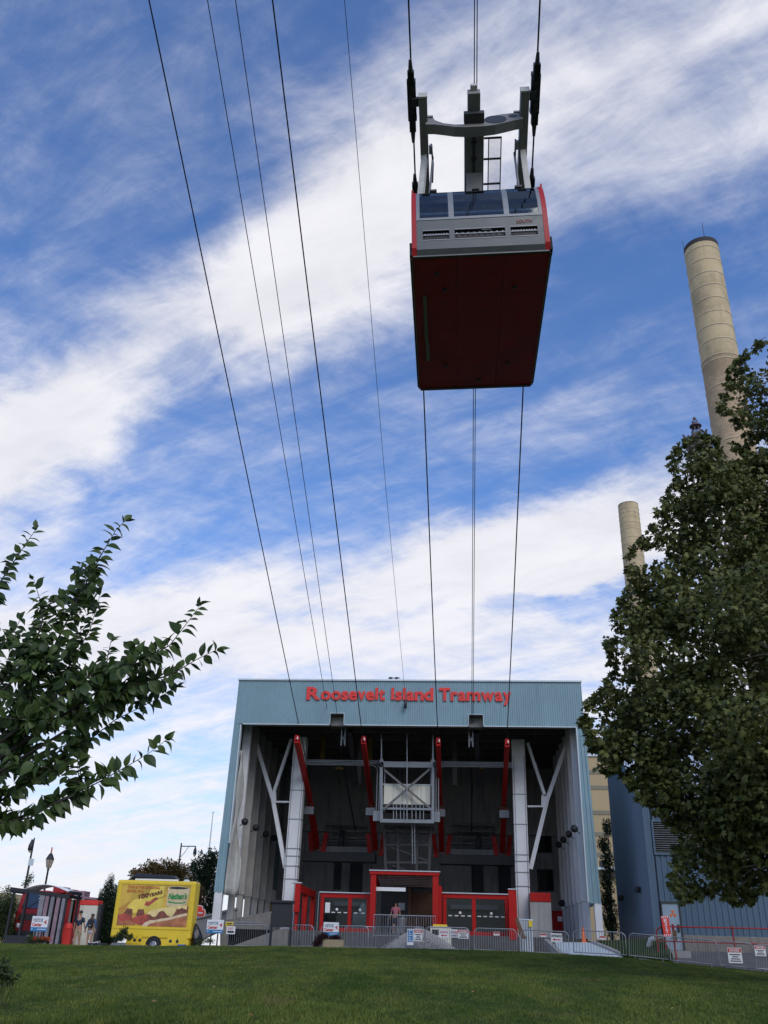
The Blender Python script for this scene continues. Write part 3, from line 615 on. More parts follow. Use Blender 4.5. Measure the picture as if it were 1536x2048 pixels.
dr = st(MB().box(a.x, b.x, 66.0, 66.1, a.z, b.z), 'red_door', 'red_paint', 0.01); st(MB().box(a.x - 0.12, b.x + 0.12, 66.05, 66.3, a.z, b.z + 0.12), 'door_frame', 'concrete_grey', parent=dr)
c_ = at(1120, 1838, 65.99); st(MB().box(c_.x - 0.16, c_.x + 0.16, 65.96, 65.99, c_.z - 0.15, c_.z + 0.15), 'door_notice', 'white_plain', parent=dr)
a = at(1063, 1892, 55.0); b = at(1102, 1803, 55.0); st(MB().box(a.x, b.x, 55.0, 56.2, 1.0, b.z), 'concrete_pier', 'concrete', 0.03)
c_ = at(1061, 1803, 54.97); d_ = at(1101, 1786, 54.97); st(MB().box(c_.x, d_.x, 54.95, 56.25, c_.z, d_.z), 'pier_cap', 'red_paint', 0.02)
st(MB().box(at(600, 1890, 53.6).x, at(1062, 1890, 53.6).x, 53.6, 54.19, 1.0, 2.2), 'platform_wall', 'platform_dark', 0.02)

# sign letters
SG = thing('station_sign', (-3.0, YF - 0.1, 15.3), 'red raised letters reading Roosevelt Island Tramway on the blue fascia', 'sign')
def station_sign():
    x0 = at(613, 1396, YF - 0.1).x; x1 = at(1024, 1396, YF - 0.1).x; z0 = at(613, 1398, YF - 0.1).z; h = at(613, 1374, YF - 0.1).z - z0
    s = 'Roosevelt Island Tramway'; size = h / 0.70
    # advance widths measured from the font, letter by letter
    adv = []
    for i in range(len(s)):
        cu = bpy.data.curves.new('l', 'FONT'); cu.body = s[:i + 1] + '.'; cu.size = size; ob = bpy.data.objects.new('l', cu); col.objects.link(ob); bpy.context.view_layer.update()
        me = ob.to_mesh(); adv.append(max(v.co.x for v in me.vertices)); ob.to_mesh_clear(); bpy.data.objects.remove(ob); bpy.data.curves.remove(cu)
    adv = [0] + adv; k = (x1 - x0) / adv[-1]
    for i, ch in enumerate(s):
        if ch == ' ': continue
        w0, w1 = adv[i] * k, adv[i + 1] * k
        cx = x0 + (w0 + w1) / 2 - 0.03
        if ch in 'Il': mb = MB().box(cx - 0.085, cx + 0.085, YF - 0.08, YF - 0.03, z0, z0 + h * 1.0)
        else:
            mb = text(MB(), ch, size, (0, 0, 0), bold=0.037, depth=0.05); xs = [v[0] for v in mb.v]; mn, mx = min(xs), max(xs); sc = min((w1 - w0) * 0.96 / (mx - mn), 1.5)
            mb.v = [(cx + (x - (mn + mx) / 2) * sc, YF - 0.03 + y, z0 + z) for x, y, z in mb.v]
        mb.build('letter', 'red_sign', SG)
station_sign()
for px, lab in ((781, 'left of two small dark birds perched on the station roof edge'), (793, 'right of two small dark birds perched on the station roof edge')):
    a = at(px, 1360, YF + 0.1); z = ZT + 0.10
    b = thing('bird', (a.x, YF + 0.1, z), lab, 'bird', 'birds on the roof edge')
    MB().lathe((a.x, YF + 0.1, z + 0.13), [(0.005, -0.16), (0.035, -0.12), (0.065, -0.02), (0.06, 0.06), (0.03, 0.12), (0.035, 0.15), (0.03, 0.18), (0.004, 0.22)], 10, 0).build('body', 'black_paint', b)
    MB().tube([(a.x, YF + 0.09, z), (a.x, YF + 0.09, z + 0.09)], 0.008, 5).build('leg', 'black_paint', b)
    MB().tube([(a.x, YF + 0.12, z), (a.x, YF + 0.12, z + 0.09)], 0.008, 5).build('leg', 'black_paint', b)

# ================================================================== ROPES
def rope(pts, r, label, name='track_rope', group='ropes of the tramway', n=6):
    pts = [Vector(p) for p in pts]; o = MB().tube(pts, r, n).build(name, 'rope', None, org=pts[-1]); tag(o, label, 'rope', group); return o
def trk(xn, xf): return [(xn, -60, 63.5), (xn, 0, 34.1), (xn, 16.6, 26.45), (xn, 18.2, 25.72), (xn, 20, 24.95), (xn, 22.6, 23.9), (xn + (xf - xn) * .27, 29, 21.25), (xn + (xf - xn) * .6, 40, 17.0), (xf, 52.45, 12.72), (xf, 58.5, 10.35)]
rope(trk(-1.28, -1.27), 0.027, 'thick track rope running along the left side of the red tram cabin')
rope(trk(2.53, 2.72), 0.027, 'thick track rope running along the right side of the red tram cabin')
def straight(p0, p1, X, Yend, up=70):
    a = atx(*p0, X); b = atx(*p1, X); d = (b - a) / (b.y - a.y)
    return [a - d * up, a, a + d * (Yend - a.y) * 0.5, a + d * (Yend - a.y)]
rope(straight((298, 0), (598, 1452), -9.62, 58), 0.027, 'leftmost of all the thick ropes crossing the sky')
rope(straight((545, 0), (727, 1490), -5.68, 58), 0.027, 'thick rope ending at the second red guide arm from the left')
rope(straight((415, 0), (659, 1447), -7.95, 60), 0.017, 'left of the two thin ropes entering the left fascia notch', 'haul_rope')
rope(straight((471, 0), (674, 1426), -7.32, 60), 0.017, 'right of the two thin ropes entering the left fascia notch', 'haul_rope')
for x, nm in ((0.655, 'left'), (0.735, 'right')):
    rope([(x, -60, 65.5), (x, 0, 35.6), (x, 18.3, 26.35), (x, 22.6, 24.2), (x + .03, 30, 21.9), (x + .06, 53, 13.9), (x + .06, 60, 10.9)], 0.016, nm + ' of the paired thin haul ropes on the tram cabin centre line', 'haul_rope')
pd = at(811, 1408, 52.25)
gl_ = straight((689, 0), (806, 1385), pd.x, 52.25); gl_[-1] = Vector((pd.x, 52.25, pd.z + 0.25))
rope(gl_, 0.010, 'thinnest cable, ending at a small black pod on the fascia', 'guy_cable')
pod = thing('cable_pod', pd, 'small black pod hanging at the end of the thinnest cable', 'fitting')
MB().lathe(pd, [(0.02, -0.27), (0.08, -0.25), (0.09, 0.0), (0.08, 0.2), (0.03, 0.27)], 12).build('weight', 'black_paint', pod)
MB().beam(pd + Vector((0, 0.02, -0.1)), Vector((pd.x, YF, pd.z - 0.1)), 0.04, 0.04).build('wall_bracket', 'steel_dark', pod)

# ================================================================== TRAM CABIN
CB = thing('tram_cabin', (0.64, 20.80, 17.88), 'red and grey aerial tram cabin hanging in mid-air below its hanger frame', 'tram cabin')
CB.rotation_euler = (0, R(-1.5), R(0.6)); ORG['tram_cabin'] = Vector((0, 0, 0))
HW = 1.79; LY = 3.10
PROF = [(-3.02, 0.0), (-3.13, 0.10), (-3.15, 0.5), (-3.15, 1.14), (-3.12, 1.5), (-3.04, 1.9), (-2.90, 2.28), (-2.68, 2.62), (-2.40, 2.84), (-1.95, 2.95)]
def cb(mb, name, m, bevel=0.0, parent=CB): return mb.build(name, m, parent, bevel=bevel)
def prof_at(z):
    for (y0, z0), (y1, z1) in zip(PROF, PROF[1:]):
        if z0 <= z <= z1: return y0 + (y1 - y0) * (z - z0) / (z1 - z0)
    return PROF[-1][0]
def strip(x0, x1, z0, z1, off, sgn, th=0.03, n=8):
    """curved panel on the cabin end between heights z0..z1; off = how far it stands proud"""
    mb = MB(); vs = []
    for i in range(n + 1):
        z = z0 + (z1 - z0) * i / n; y = prof_at(z)
        for o in (off, off - th):
            for x in (x0, x1): vs.append((x, sgn * (y - o), z))
    fs = []
    for i in range(n):
        a = i * 4; b = a + 4; fs += [(a, a + 1, b + 1, b), (a + 3, a + 2, b + 2, b + 3), (a, b, b + 2, a + 2), (a + 1, a + 3, b + 3, b + 1)]
    fs += [(0, 2, 3, 1), (n * 4, n * 4 + 1, n * 4 + 3, n * 4 + 2)]
    if sgn < 0: fs = [f[::-1] for f in fs]
    return mb.add(vs, fs, False)
for sg in (1, -1):                                  # near end (sg=1 -> y = profile), far end mirrored
    cb(strip(-1.66, 1.66, 0.02, 0.42, 0.0, sg, n=3), 'lower_end_panel', 'cabin_grey')
    cb(strip(-1.66, 1.66, 0.79, 1.13, 0.0, sg, n=3), 'belt_panel', 'cabin_grey')
    for x0, x1 in ((-1.66, -1.50), (-0.80, -0.66), (0.66, 0.80), (1.50, 1.66)): cb(strip(x0, x1, 0.421, 0.789, 0.0, sg, n=2), 'grille_mullion', 'cabin_grey')
    for x0, x1 in ((-1.50, -0.80), (-0.66, 0.66), (0.80, 1.50)):
        g = cb(strip(x0, x1, 0.421, 0.789, -0.09, sg, n=2), 'grille_recess', 'black_paint')
        for z in (0.43, 0.60, 0.765): cb(strip(x0, x1, z, z + 0.03, 0.005, sg, n=1), 'grille_slat', 'cabin_light', parent=g)
        for k in range(9):
            x = x0 + 0.06 + (x1 - x0 - 0.12) * k / 8; cb(strip(x - 0.02, x + 0.02, 0.66, 0.70, -0.04, sg, 0.02, 1), 'grille_clip', 'steel_grey', parent=g)
    cb(strip(-1.66, 1.66, 1.135, 1.22, 0.012, sg, n=2), 'window_sill', 'cabin_light')
    cb(strip(-1.66, 1.66, 2.70, 2.90, 0.012, sg, n=2), 'window_head', 'cabin_light')
    for x0, x1 in ((-1.66, -1.57), (-0.80, -0.66), (0.66, 0.80), (1.57, 1.66)): cb(strip(x0, x1, 1.221, 2.699, 0.012, sg, n=7), 'window_mullion', 'cabin_light')
    for x0, x1 in ((-1.57, -0.80), (-0.66, 0.66), (0.80, 1.57)):
        w = cb(strip(x0, x1, 1.221, 2.699, -0.005, sg, 0.012, n=7), 'end_window', 'glass_cabin')
        cb(strip(x0 + 0.01, x1 - 0.01, 1.42, 1.45, -0.06, sg, 0.02, 1), 'guard_rail', 'cabin_light', parent=w)
        cb(MB().beam(((x0 + x1) / 2 - 0.1, sg * -2.5, 2.86), ((x0 + x1) / 2 + 0.1, sg * -2.5, 2.86), 0.08, 0.06), 'window_hinge', 'black_paint', parent=w)
    for xs in (-1, 1): cb(strip(min(xs * 1.662, xs * HW), max(xs * 1.662, xs * HW), 0.0, 2.80, 0.015, sg, 0.05, n=14), 'red_end_trim', 'cabin_red')
# sides: red skirt, glazing, red top rail (outline follows the end profile)
for xs in (-1, 1):
    x = xs * (HW - 0.002)
    zl = [(y, z) for y, z in PROF if z <= 1.15]; low = [(x, y + 0.08, z) for y, z in zl] + [(x, -(y + 0.08), z) for y, z in reversed(zl)]
    cb(MB().prism(low, (-xs * 0.06, 0, 0)), 'side_skirt', 'cabin_red')
    zu = [(y, z) for y, z in PROF if z >= 2.5]; up = [(x, y + 0.08, z) for y, z in zu] + [(x, -(y + 0.08), z) for y, z in reversed(zu)]
    cb(MB().prism(up, (-xs * 0.06, 0, 0)), 'top_rail', 'cabin_red')
    cb(MB().box(min(x, x - xs * 0.012), max(x, x - xs * 0.012), -2.7, 2.7, 1.142, 2.61), 'side_window', 'glass_cabin')
    for y in (-2.75, -0.75, 0.75, 2.75): cb(MB().box(min(x, x - xs * 0.05), max(x, x - xs * 0.05), y - 0.06, y + 0.06, 1.143, 2.61), 'side_post', 'cabin_red')
    cb(MB().tube([(xs * (HW + 0.035), -3.0, 0.06), (xs * (HW + 0.035), 3.0, 0.06)], 0.03, 6), 'rubbing_strip', 'black_rubber')
    cb(MB().box(min(xs * (HW - 0.01), xs * (HW + 0.02)), max(xs * (HW - 0.01), xs * (HW + 0.02)), -3.0, 3.0, -0.035, -0.005), 'edge_flashing', 'cabin_light')
    cb(MB().box(min(xs * HW, xs * (HW + 0.06)), max(xs * HW, xs * (HW + 0.06)), -3.1, -2.85, 0.0, 0.42), 'corner_bumper', 'black_rubber')
# floor underside: seven plates with seams
ys_ = np.linspace(-2.96, 2.96, 5); xs_ = (-1.77, -0.62, 0.62, 1.77)
for i in range(4):
    for j in range(3): cb(MB().box(xs_[j] + 0.004, xs_[j + 1] - 0.004, ys_[i] + 0.004, ys_[i + 1] - 0.004, -0.03, -0.0), 'underfloor_plate', 'cabin_floor')
cb(MB().box(-1.77, 1.77, -2.96, 2.96, 0.003, 0.1), 'floor', 'interior_grey')
cb(MB().box(-1.76, 1.76, -3.05, -2.965, -0.02, 0.02), 'floor_sill', 'cabin_grey'); cb(MB().box(-1.76, 1.76, 2.965, 3.05, -0.06, 0.02), 'floor_sill', 'cabin_grey')
for x, y in ((-0.95, -1.75), (0.95, -1.75), (-0.95, 1.75), (0.95, 1.75), (0.1, 2.6), (-1.15, -2.4)): cb(MB().lathe((x, y, -0.06), [(0.03, -0.03), (0.06, -0.02), (0.06, 0.029)], 10), 'drain_fitting', 'steel_dark')
cb(MB().box(-1.55, -1.45, -1.55, 0.55, -0.075, -0.031).box(-1.53, -1.42, 0.56, 1.45, -0.07, -0.031), 'underfloor_duct', 'hanger')
# roof and interior
cb(MB().box(-HW, HW, -2.0, 2.0, 2.91, 2.99), 'roof_panel', 'cabin_grey', 0.02)
for s in (-1, 1): cb(MB().tube([(s * 0.8, -1.8, 1.9), (s * 0.8, 1.8, 1.9)], 0.02, 6), 'grab_rail', 'cabin_light')
cb(MB().box(-0.35, 0.35, -2.5, -2.2, 0.1, 1.3), 'operator_console', 'interior_grey'); cb(MB().box(-1.2, 1.2, -0.05, 0.05, 0.1, 2.0), 'inner_partition', 'interior_grey')
cb(MB().box(0.1, 0.35, -2.52, -2.5, 1.32, 1.45), 'console_notice', 'white_plain')
cb(text(MB(), 'SOUTH', 0.155, (0.97, -3.165, 0.88), bold=0.003, width=0.40), 'lettering', mat('maroon_print', (0.20, 0.012, 0.012), 0.5))['label'] = 'dark red word SOUTH on the grey belt panel'
# hanger frame: built along the rope
AX = Vector((0, math.cos(R(21.5)), -math.sin(R(21.5)))); AN = Vector((0, math.sin(R(21.5)), math.cos(R(21.5)))); HC = Vector((0.15, -0.4, 6.72))
def H(x, s, h): return HC + Vector((x, 0, 0)) + AX * s + AN * h
def hbox(mb, x0, x1, s0, s1, h0, h1):
    return mb.add([H(x0, s0, h0), H(x1, s0, h0), H(x1, s1, h0), H(x0, s1, h0), H(x0, s0, h1), H(x1, s0, h1), H(x1, s1, h1), H(x0, s1, h1)],
                  [(0, 3, 2, 1), (4, 5, 6, 7), (0, 1, 5, 4), (1, 2, 6, 5), (2, 3, 7, 6), (3, 0, 4, 7)])
HG = cb(hbox(MB(), -0.30, 0.30, -1.15, 2.4, -0.55, -0.15), 'centre_beam', 'hanger', 0.02)
for xs in (-1, 1):
    b = cb(hbox(MB(), xs * 1.56 - 0.13, xs * 1.56 + 0.13, -1.75, 2.7, -0.22, 0.16), 'side_beam', 'hanger', 0.02)
    cb(hbox(MB(), xs * 1.56 - 0.14, xs * 1.56 + 0.14, -1.80, -1.751, -0.23, 0.17), 'end_plate', 'hanger_pale', parent=b)
def yoke(s0, s1):
    """cross plate with a dished lower edge and lightening holes on the right wing"""
    lo = [(-1.5, -0.45), (-1.25, -0.48), (-0.95, -0.62), (-0.62, -0.80), (-0.3, -0.88), (0.3, -0.88), (0.62, -0.82), (0.95, -0.66), (1.25, -0.50), (1.5, -0.42)]
    hi = [(1.5, 0.12), (1.2, 0.14), (0.9, 0.10), (0.55, -0.02), (0.3, -0.3), (-0.3, -0.62), (-0.6, -0.60), (-0.95, -0.42), (-1.2, -0.12), (-1.25, 0.08), (-1.5, 0.1)]
    pts = [H(x, s0, h) for x, h in lo + hi]; mb = MB().prism(pts, AX * (s1 - s0)); return cb(mb, 'cross_yoke', 'hanger')
for s0 in (-1.05, 1.60):
    y = yoke(s0, s0 + 0.30)
    for x, h, r in ((0.66, -0.36, 0.34), (1.20, -0.12, 0.13)):
        ring = [H(x + r * math.cos(t), s0 - 0.012, h + r * math.sin(t)) for t in np.linspace(0, 2 * math.pi, 24, endpoint=False)]
        cb(MB().prism(ring, AX * 0.010), 'lightening_hole', 'black_paint', parent=y)
    for xs in (-1, 1): cb(hbox(MB(), xs * 1.36 - 0.1, xs * 1.36 + 0.1, s0 - 0.03, s0 + 0.33, 0.13, 0.26), 'yoke_lug', 'hanger', parent=y)
cb(hbox(MB(), -0.19, 0.19, -1.85, -1.06, -0.35, 0.05), 'haul_clamp', 'hanger', 0.02); cb(hbox(MB(), -0.10, 0.10, -2.0, -1.851, -0.1, 0.08), 'rope_socket', 'hanger_pale')
cb(hbox(MB(), -0.32, 0.30, -1.35, -1.06, -0.62, -0.36), 'clamp_base', 'steel_dark')
cb(hbox(MB(), -0.05, 0.02, -0.6, 1.9, -0.60, -0.551), 'cable_tray', 'black_paint')
for k in range(5): cb(hbox(MB(), -0.09, 0.07, -0.5 + k * 0.5, -0.42 + k * 0.5, -0.62, -0.552), 'tray_clip', 'black_paint')
for xs in (-1, 1):                                   # carriages on both ropes
    X = 1.905 * xs
    for s0, s1 in ((-2.45, -0.70), (1.0, 3.2)):
        L = s1 - s0; cx = (s0 + s1) / 2; g = MB()
        for o in (-0.11, 0.11):
            hbox(g, X + o - 0.025, X + o + 0.025, cx - L * 0.33, cx + L * 0.33, 0.06, 0.34)
            for q in (-1, 1): hbox(g, X + o * 0.75 - 0.02, X + o * 0.75 + 0.02, cx + q * L * 0.38 - L * 0.13, cx + q * L * 0.38 + L * 0.12, -0.06, 0.2)
        hbox(g, X - 0.085, X + 0.085, cx - L * 0.5, cx + L * 0.5, 0.02, 0.10); hbox(g, X - 0.07, X + 0.07, cx - L * 0.3, cx + L * 0.3, 0.24, 0.30)
        c = cb(g, 'rope_carriage', 'black_paint')
        for k in range(8):
            s = s0 + L * (k + 0.5) / 8; p = H(X, s, 0.13); cb(MB().lathe(p, [(0.03, -0.07), (0.13, -0.06), (0.11, 0), (0.13, 0.06), (0.03, 0.07)], 12, 0), 'carriage_wheel', 'steel_dark', parent=c)
        for q in (-0.3, 0.0, 0.3): cb(hbox(MB(), X - 0.14, X + 0.14, cx + q * L - 0.06, cx + q * L + 0.06, 0.22, 0.40), 'rocker_pin', 'steel_dark', parent=c)
        for e, q in ((s0, -1), (s1, 1)): cb(MB().tube([H(X, e, 0.05), H(X, e + q * 0.35, 0.02)], [0.08, 0.045], 8), 'rope_guide', 'steel_dark', parent=c)
        cb(hbox(MB(), min(X, xs * 1.6), max(X, xs * 1.6), cx - 0.12, cx + 0.12, -0.05, 0.15), 'carriage_axle', 'steel_dark', parent=c)
    # suspension legs from frame to roof
    for s, yb in ((0.05, -1.5), (1.6, 1.5)):
        top = H(xs * 1.56, s, -0.2); leg = cb(MB().beam(top, (xs * 1.62, yb, 2.95), 0.17, 0.2), 'suspension_leg', 'hanger_pale')
        cb(MB().tube([top + Vector((-xs * 0.26, 0.1, 0.1)), Vector((xs * 1.38, yb + 0.1, 2.8))], 0.035, 6), 'damper', 'cabin_light', parent=leg)
    cb(MB().tube([H(xs * 1.34, -0.25, 0.1), H(xs * 1.30, 0.2, -0.4), H(xs * 1.34, 0.6, -0.9)], 0.03, 6), 'hydraulic_hose', 'black_rubber')
    cb(hbox(MB(), xs * 1.36 - 0.06, xs * 1.36 + 0.06, -0.3, -0.05, -0.25, -0.1), 'valve_block', 'steel_grey')
cb(MB().beam((0.05, 0.1, 2.95), H(0, 0.7, -0.5), 0.5, 0.5), 'hanger_mast', 'hanger')
# service ladder platform: frame and wire grating right of the centre beam
fr = cb(hbox(hbox(MB(), 0.44, 0.47, -0.55, 1.75, -0.45, -0.40), 0.83, 0.86, -0.55, 1.75, -0.45, -0.40), 'catwalk_frame', 'steel_dark')
for s in (-0.55, 0.1, 0.9, 1.72): cb(hbox(MB(), 0.31, 0.83, s, s + 0.05, -0.455, -0.395), 'catwalk_tie', 'steel_dark', parent=fr)
g = MB()
for k in range(14): hbox(g, 0.48 + k * 0.026, 0.484 + k * 0.026, -0.5, 1.7, -0.432, -0.428)
for k in range(60): hbox(g, 0.475, 0.825, -0.49 + k * 0.037, -0.487 + k * 0.037, -0.427, -0.424)
o_ = cb(g, 'wire_grating', 'galv', parent=fr); o_['kind'] = 'stuff'

# ================================================================== RED ENTRANCE CANOPY AND GLASS SCREENS
EC = thing('entrance_canopy', (at(808, 1850, 54.4).x, 54.4, FLZ), 'tall red portal with slatted canopy in the middle of the station front', 'canopy')
def ec(mb, name, m, bevel=0.01, parent=EC): return mb.build(name, m, parent, bevel=bevel)
Yc = 54.4; xl0 = at(740, 1800, Yc).x; xl1 = at(751, 1800, Yc).x; xr0 = at(865, 1800, Yc).x; xr1 = at(877, 1800, Yc).x; zt = at(808, 1743, Yc).z; zs = at(808, 1750, Yc).z
ec(MB().box(xl0, xl1, Yc, Yc + 0.35, FLZ, zs), 'portal_post', 'red_paint'); ec(MB().box(xr0, xr1, Yc, Yc + 0.35, FLZ, zs), 'portal_post', 'red_paint')
ec(MB().box(xl0 - 0.06, xr1 + 0.06, Yc - 0.05, Yc + 0.4, zs, zt), 'portal_lintel', 'red_paint'); ec(MB().box(xl0 - 0.1, xr1 + 0.1, Yc - 0.1, Yc + 0.5, zt, zt + 0.05), 'lintel_flashing', 'trim_pale')
for k in range(7):
    y = Yc + 0.55 + k * 0.42; z = zs - 0.02 - k * 0.06; ec(MB().box(xl1, xr0, y, y + 0.16, z - 0.05, z), 'canopy_slat', 'red_paint'); ec(MB().box(xl1 + .02, xr0 - .02, y - 0.025, y - 0.002, z - 0.04, z - 0.012), 'painted_slat_light', 'trim_pale', 0)  # pale strips added to stand in for light showing between the slats
ec(MB().box(xl1, xr0, Yc + 0.5, Yc + 3.4, zs + 0.02, zs + 0.08), 'canopy_roof', 'wood_rust')
for x in (xl0 + 0.05, xr0): ec(MB().add([(x, Yc + 0.36, zs), (x, Yc + 3.5, zs - 0.45), (x, Yc + 3.5, zs - 0.15), (x, Yc + 0.36, zt), (x + 0.2, Yc + 0.36, zs), (x + 0.2, Yc + 3.5, zs - 0.45), (x + 0.2, Yc + 3.5, zs - 0.15), (x + 0.2, Yc + 0.36, zt)],
    [(0, 1, 2, 3), (7, 6, 5, 4), (0, 4, 5, 1), (1, 5, 6, 2), (2, 6, 7, 3), (3, 7, 4, 0)]), 'canopy_side_rail', 'red_paint')
a = at(748, 1781, Yc + 0.2); b = at(811, 1775, Yc + 0.2); ec(MB().box(a.x, b.x, Yc + 0.36, Yc + 0.42, a.z, b.z), 'light_strip', 'white_plain', 0)
ec(MB().box(xr1 - 0.02, xr1 + 0.16, Yc + 0.36, Yc + 3.4, FLZ, zs - 0.5), 'side_panel', 'red_paint'); ec(MB().box(at(816, 1800, 57.6).x, at(822, 1800, 57.6).x, 57.6, 57.8, FLZ, zs - 0.3), 'centre_mullion', 'wood_rust')
ec(MB().box(xl1, xr0, 58.2, 58.3, FLZ, zs - 0.3), 'rear_panel', 'black_paint'); q = at(803, 1813, 58.1); ec(MB().box(q.x - 0.2, q.x + 0.2, 58.12, 58.17, q.z - 0.2, q.z + 0.2), 'notice', 'trim_pale', 0)
ec(MB().box(at(820, 1800, 58.1).x, xr0, 58.1, 58.19, FLZ, zs - 0.7), 'brown_panel', 'wood_rust')
def glass_screen(px0, px1, pyt, pyb, Y, label, mull, rail):
    a = at(px0, pyb, Y); b = at(px1, pyt, Y); G = thing('glass_screen', ((a.x + b.x) / 2, Y, FLZ - 0.2), label, 'glass screen', 'red framed glass screens'); z0 = FLZ; z1 = b.z; w = 0.2
    g = lambda mb, n, m, bv=0.01, par=G: mb.build(n, m, par, bevel=bv)
    g(MB().box(a.x, a.x + w, Y, Y + 0.2, z0, z1 - 0.25), 'frame_post', 'red_paint'); g(MB().box(b.x - w, b.x, Y, Y + 0.2, z0, z1 - 0.25), 'frame_post', 'red_paint')
    g(MB().box(a.x - 0.03, b.x + 0.03, Y - 0.02, Y + 0.22, z1 - 0.248, z1), 'head_rail', 'red_paint'); g(MB().box(a.x - 0.1, b.x + 0.1, Y - 0.1, Y + 0.5, z1 + 0.002, z1 + 0.06), 'head_flashing', 'trim_pale')
    g(MB().box(a.x + w, b.x - w, Y, Y + 0.2, z0, z0 + 0.22), 'sill_rail', 'red_paint')
    xm = at(mull, 1830, Y).x; g(MB().box(xm - 0.11, xm + 0.11, Y + 0.003, Y + 0.197, z0 + 0.221, z1 - 0.249), 'mullion', 'red_paint')
    for x0, x1 in ((a.x + w, xm - 0.11), (xm + 0.11, b.x - w)):
        p = g(MB().box(x0, x1, Y + 0.08, Y + 0.10, z0 + 0.22, z1 - 0.25), 'glass_pane', 'glass_booth', 0)
        n = int((x1 - x0) / 0.32)
        for k in range(n): x = x0 + (k + 0.3) * (x1 - x0) / n; g(MB().box(x, x + 0.2, Y + 0.07, Y + 0.076, z0 + 1.0, z0 + 1.05), 'safety_mark', 'white_plain', 0, p)
        xc = (x0 + x1) / 2 + 0.05; g(MB().lathe((xc, Y + 0.073, z0 + 1.18), [(0.02, -0.002), (0.08, 0), (0.08, 0.003)], 14, 1), 'safety_disc', 'white_plain', 0, p)
    g(MB().tube([(a.x - 0.12 if rail < 0 else b.x + 0.12, Y - 0.1, z0), (a.x - 0.12 if rail < 0 else b.x + 0.12, Y - 0.1, z1)], 0.035, 8), 'downpipe', 'galv', 0)
    g(MB().box(a.x, b.x, Y + 3.4, Y + 3.5, FLZ, z1 - 0.1), 'added_dark_backing', 'platform_dark', 0)  # dark sheet added behind the panes so they look unlit inside
    g(MB().box(a.x + 0.4, b.x - 0.5, Y + 3.2, Y + 3.39, FLZ + 1.5, FLZ + 1.75), 'wall_cabinet', 'steel_grey', 0)
    return G, a, b
G1, a1, b1 = glass_screen(637, 741, 1788, 1882, 56.0, 'red framed glass screen left of the entrance portal', 699, -1)
q = at(655, 1815, 55.9); MB().box(q.x - 0.14, q.x + 0.14, 55.94, 55.96, q.z - 0.27, q.z + 0.27).build('paper_notice', 'white_plain', G1)
G2, a2, b2 = glass_screen(886, 1016, 1790, 1882, 56.0, 'red framed glass screen right of the entrance portal', 948, 1)
# white and dark shapes standing inside the left booth are a ticket machine behind glass
TM = thing('ticket_machine', (at(722, 1850, 58.5).x, 58.5, FLZ), 'pale machine standing behind the left glass screen', 'machine'); x = TM.location.x
MB().box(x - 0.5, x + 0.5, 58.2, 58.9, FLZ, FLZ + 1.1).build('cabinet', 'trim_pale', TM, bevel=0.05); MB().lathe((x + 0.1, 58.5, FLZ + 1.1), [(0.3, 0), (0.28, 0.3), (0.1, 0.55)], 14).build('dome', 'trim_pale', TM)
def return_screen(px0, px1, pyt0, pyt1, pyb, Ya, Yb, label, s):
    a = at(px0, pyt0, Ya); b = at(px1, pyt1, Yb); G = thing('red_side_screen', (a.x, Ya, 2.0), label, 'screen', 'red screens at right angles to the front'); X0 = a.x; X1 = b.x
    def bar(y0, y1, z0, z1, nm, m='red_paint', th=0.16):
        f = lambda y: X0 + (X1 - X0) * (y - Ya) / (Yb - Ya)
        MB().add([(f(y0), y0, z0), (f(y0) + th, y0, z0), (f(y1) + th, y1, z0), (f(y1), y1, z0), (f(y0), y0, z1), (f(y0) + th, y0, z1), (f(y1) + th, y1, z1), (f(y1), y1, z1)],
                 [(0, 1, 2, 3), (7, 6, 5, 4), (0, 4, 5, 1), (1, 5, 6, 2), (2, 6, 7, 3), (3, 7, 4, 0)][::1]).build(nm, m, G)
    z1 = a.z
    bar(Ya + 0.05, Ya + 0.4, 2.0, z1 - 0.4, 'frame_post'); bar(Yb - 0.4, Yb, 2.0, z1 - 0.4, 'frame_post'); bar(Ya + 0.05, Yb, z1 - 0.399, z1, 'head_rail'); bar((Ya + Yb) / 2 - 0.15, (Ya + Yb) / 2 + 0.15, 2.4, z1 - 0.41, 'mullion')
    bar(Ya + 0.4, Yb - 0.4, 2.4, z1 - 0.42, 'glass_pane', 'glass_booth', 0.02)
    z0 = at(px0, pyb, Ya).z; w = 0.34
    MB().box(X0 - (0.05 if s < 0 else 0.3), X0 + (0.27 if s < 0 else 0.1), Ya - 0.12, Ya, z0, z1 + 0.03).build('end_panel', 'red_paint', G, bevel=0.01); MB().box(X0 - 0.3, X0 + 0.3, Ya - 0.15, Ya + 0.3, z1 + 0.04, z1 + 0.09).build('head_flashing', 'trim_pale', G)
return_screen(593, 627, 1768, 1788, 1824, 54.3, 61.0, 'bright red screen seen edge-on beside the left white column', -1)
return_screen(1027, 1016, 1781, 1792, 1880, 54.3, 58.5, 'bright red screen seen edge-on beside the right white column', 1)
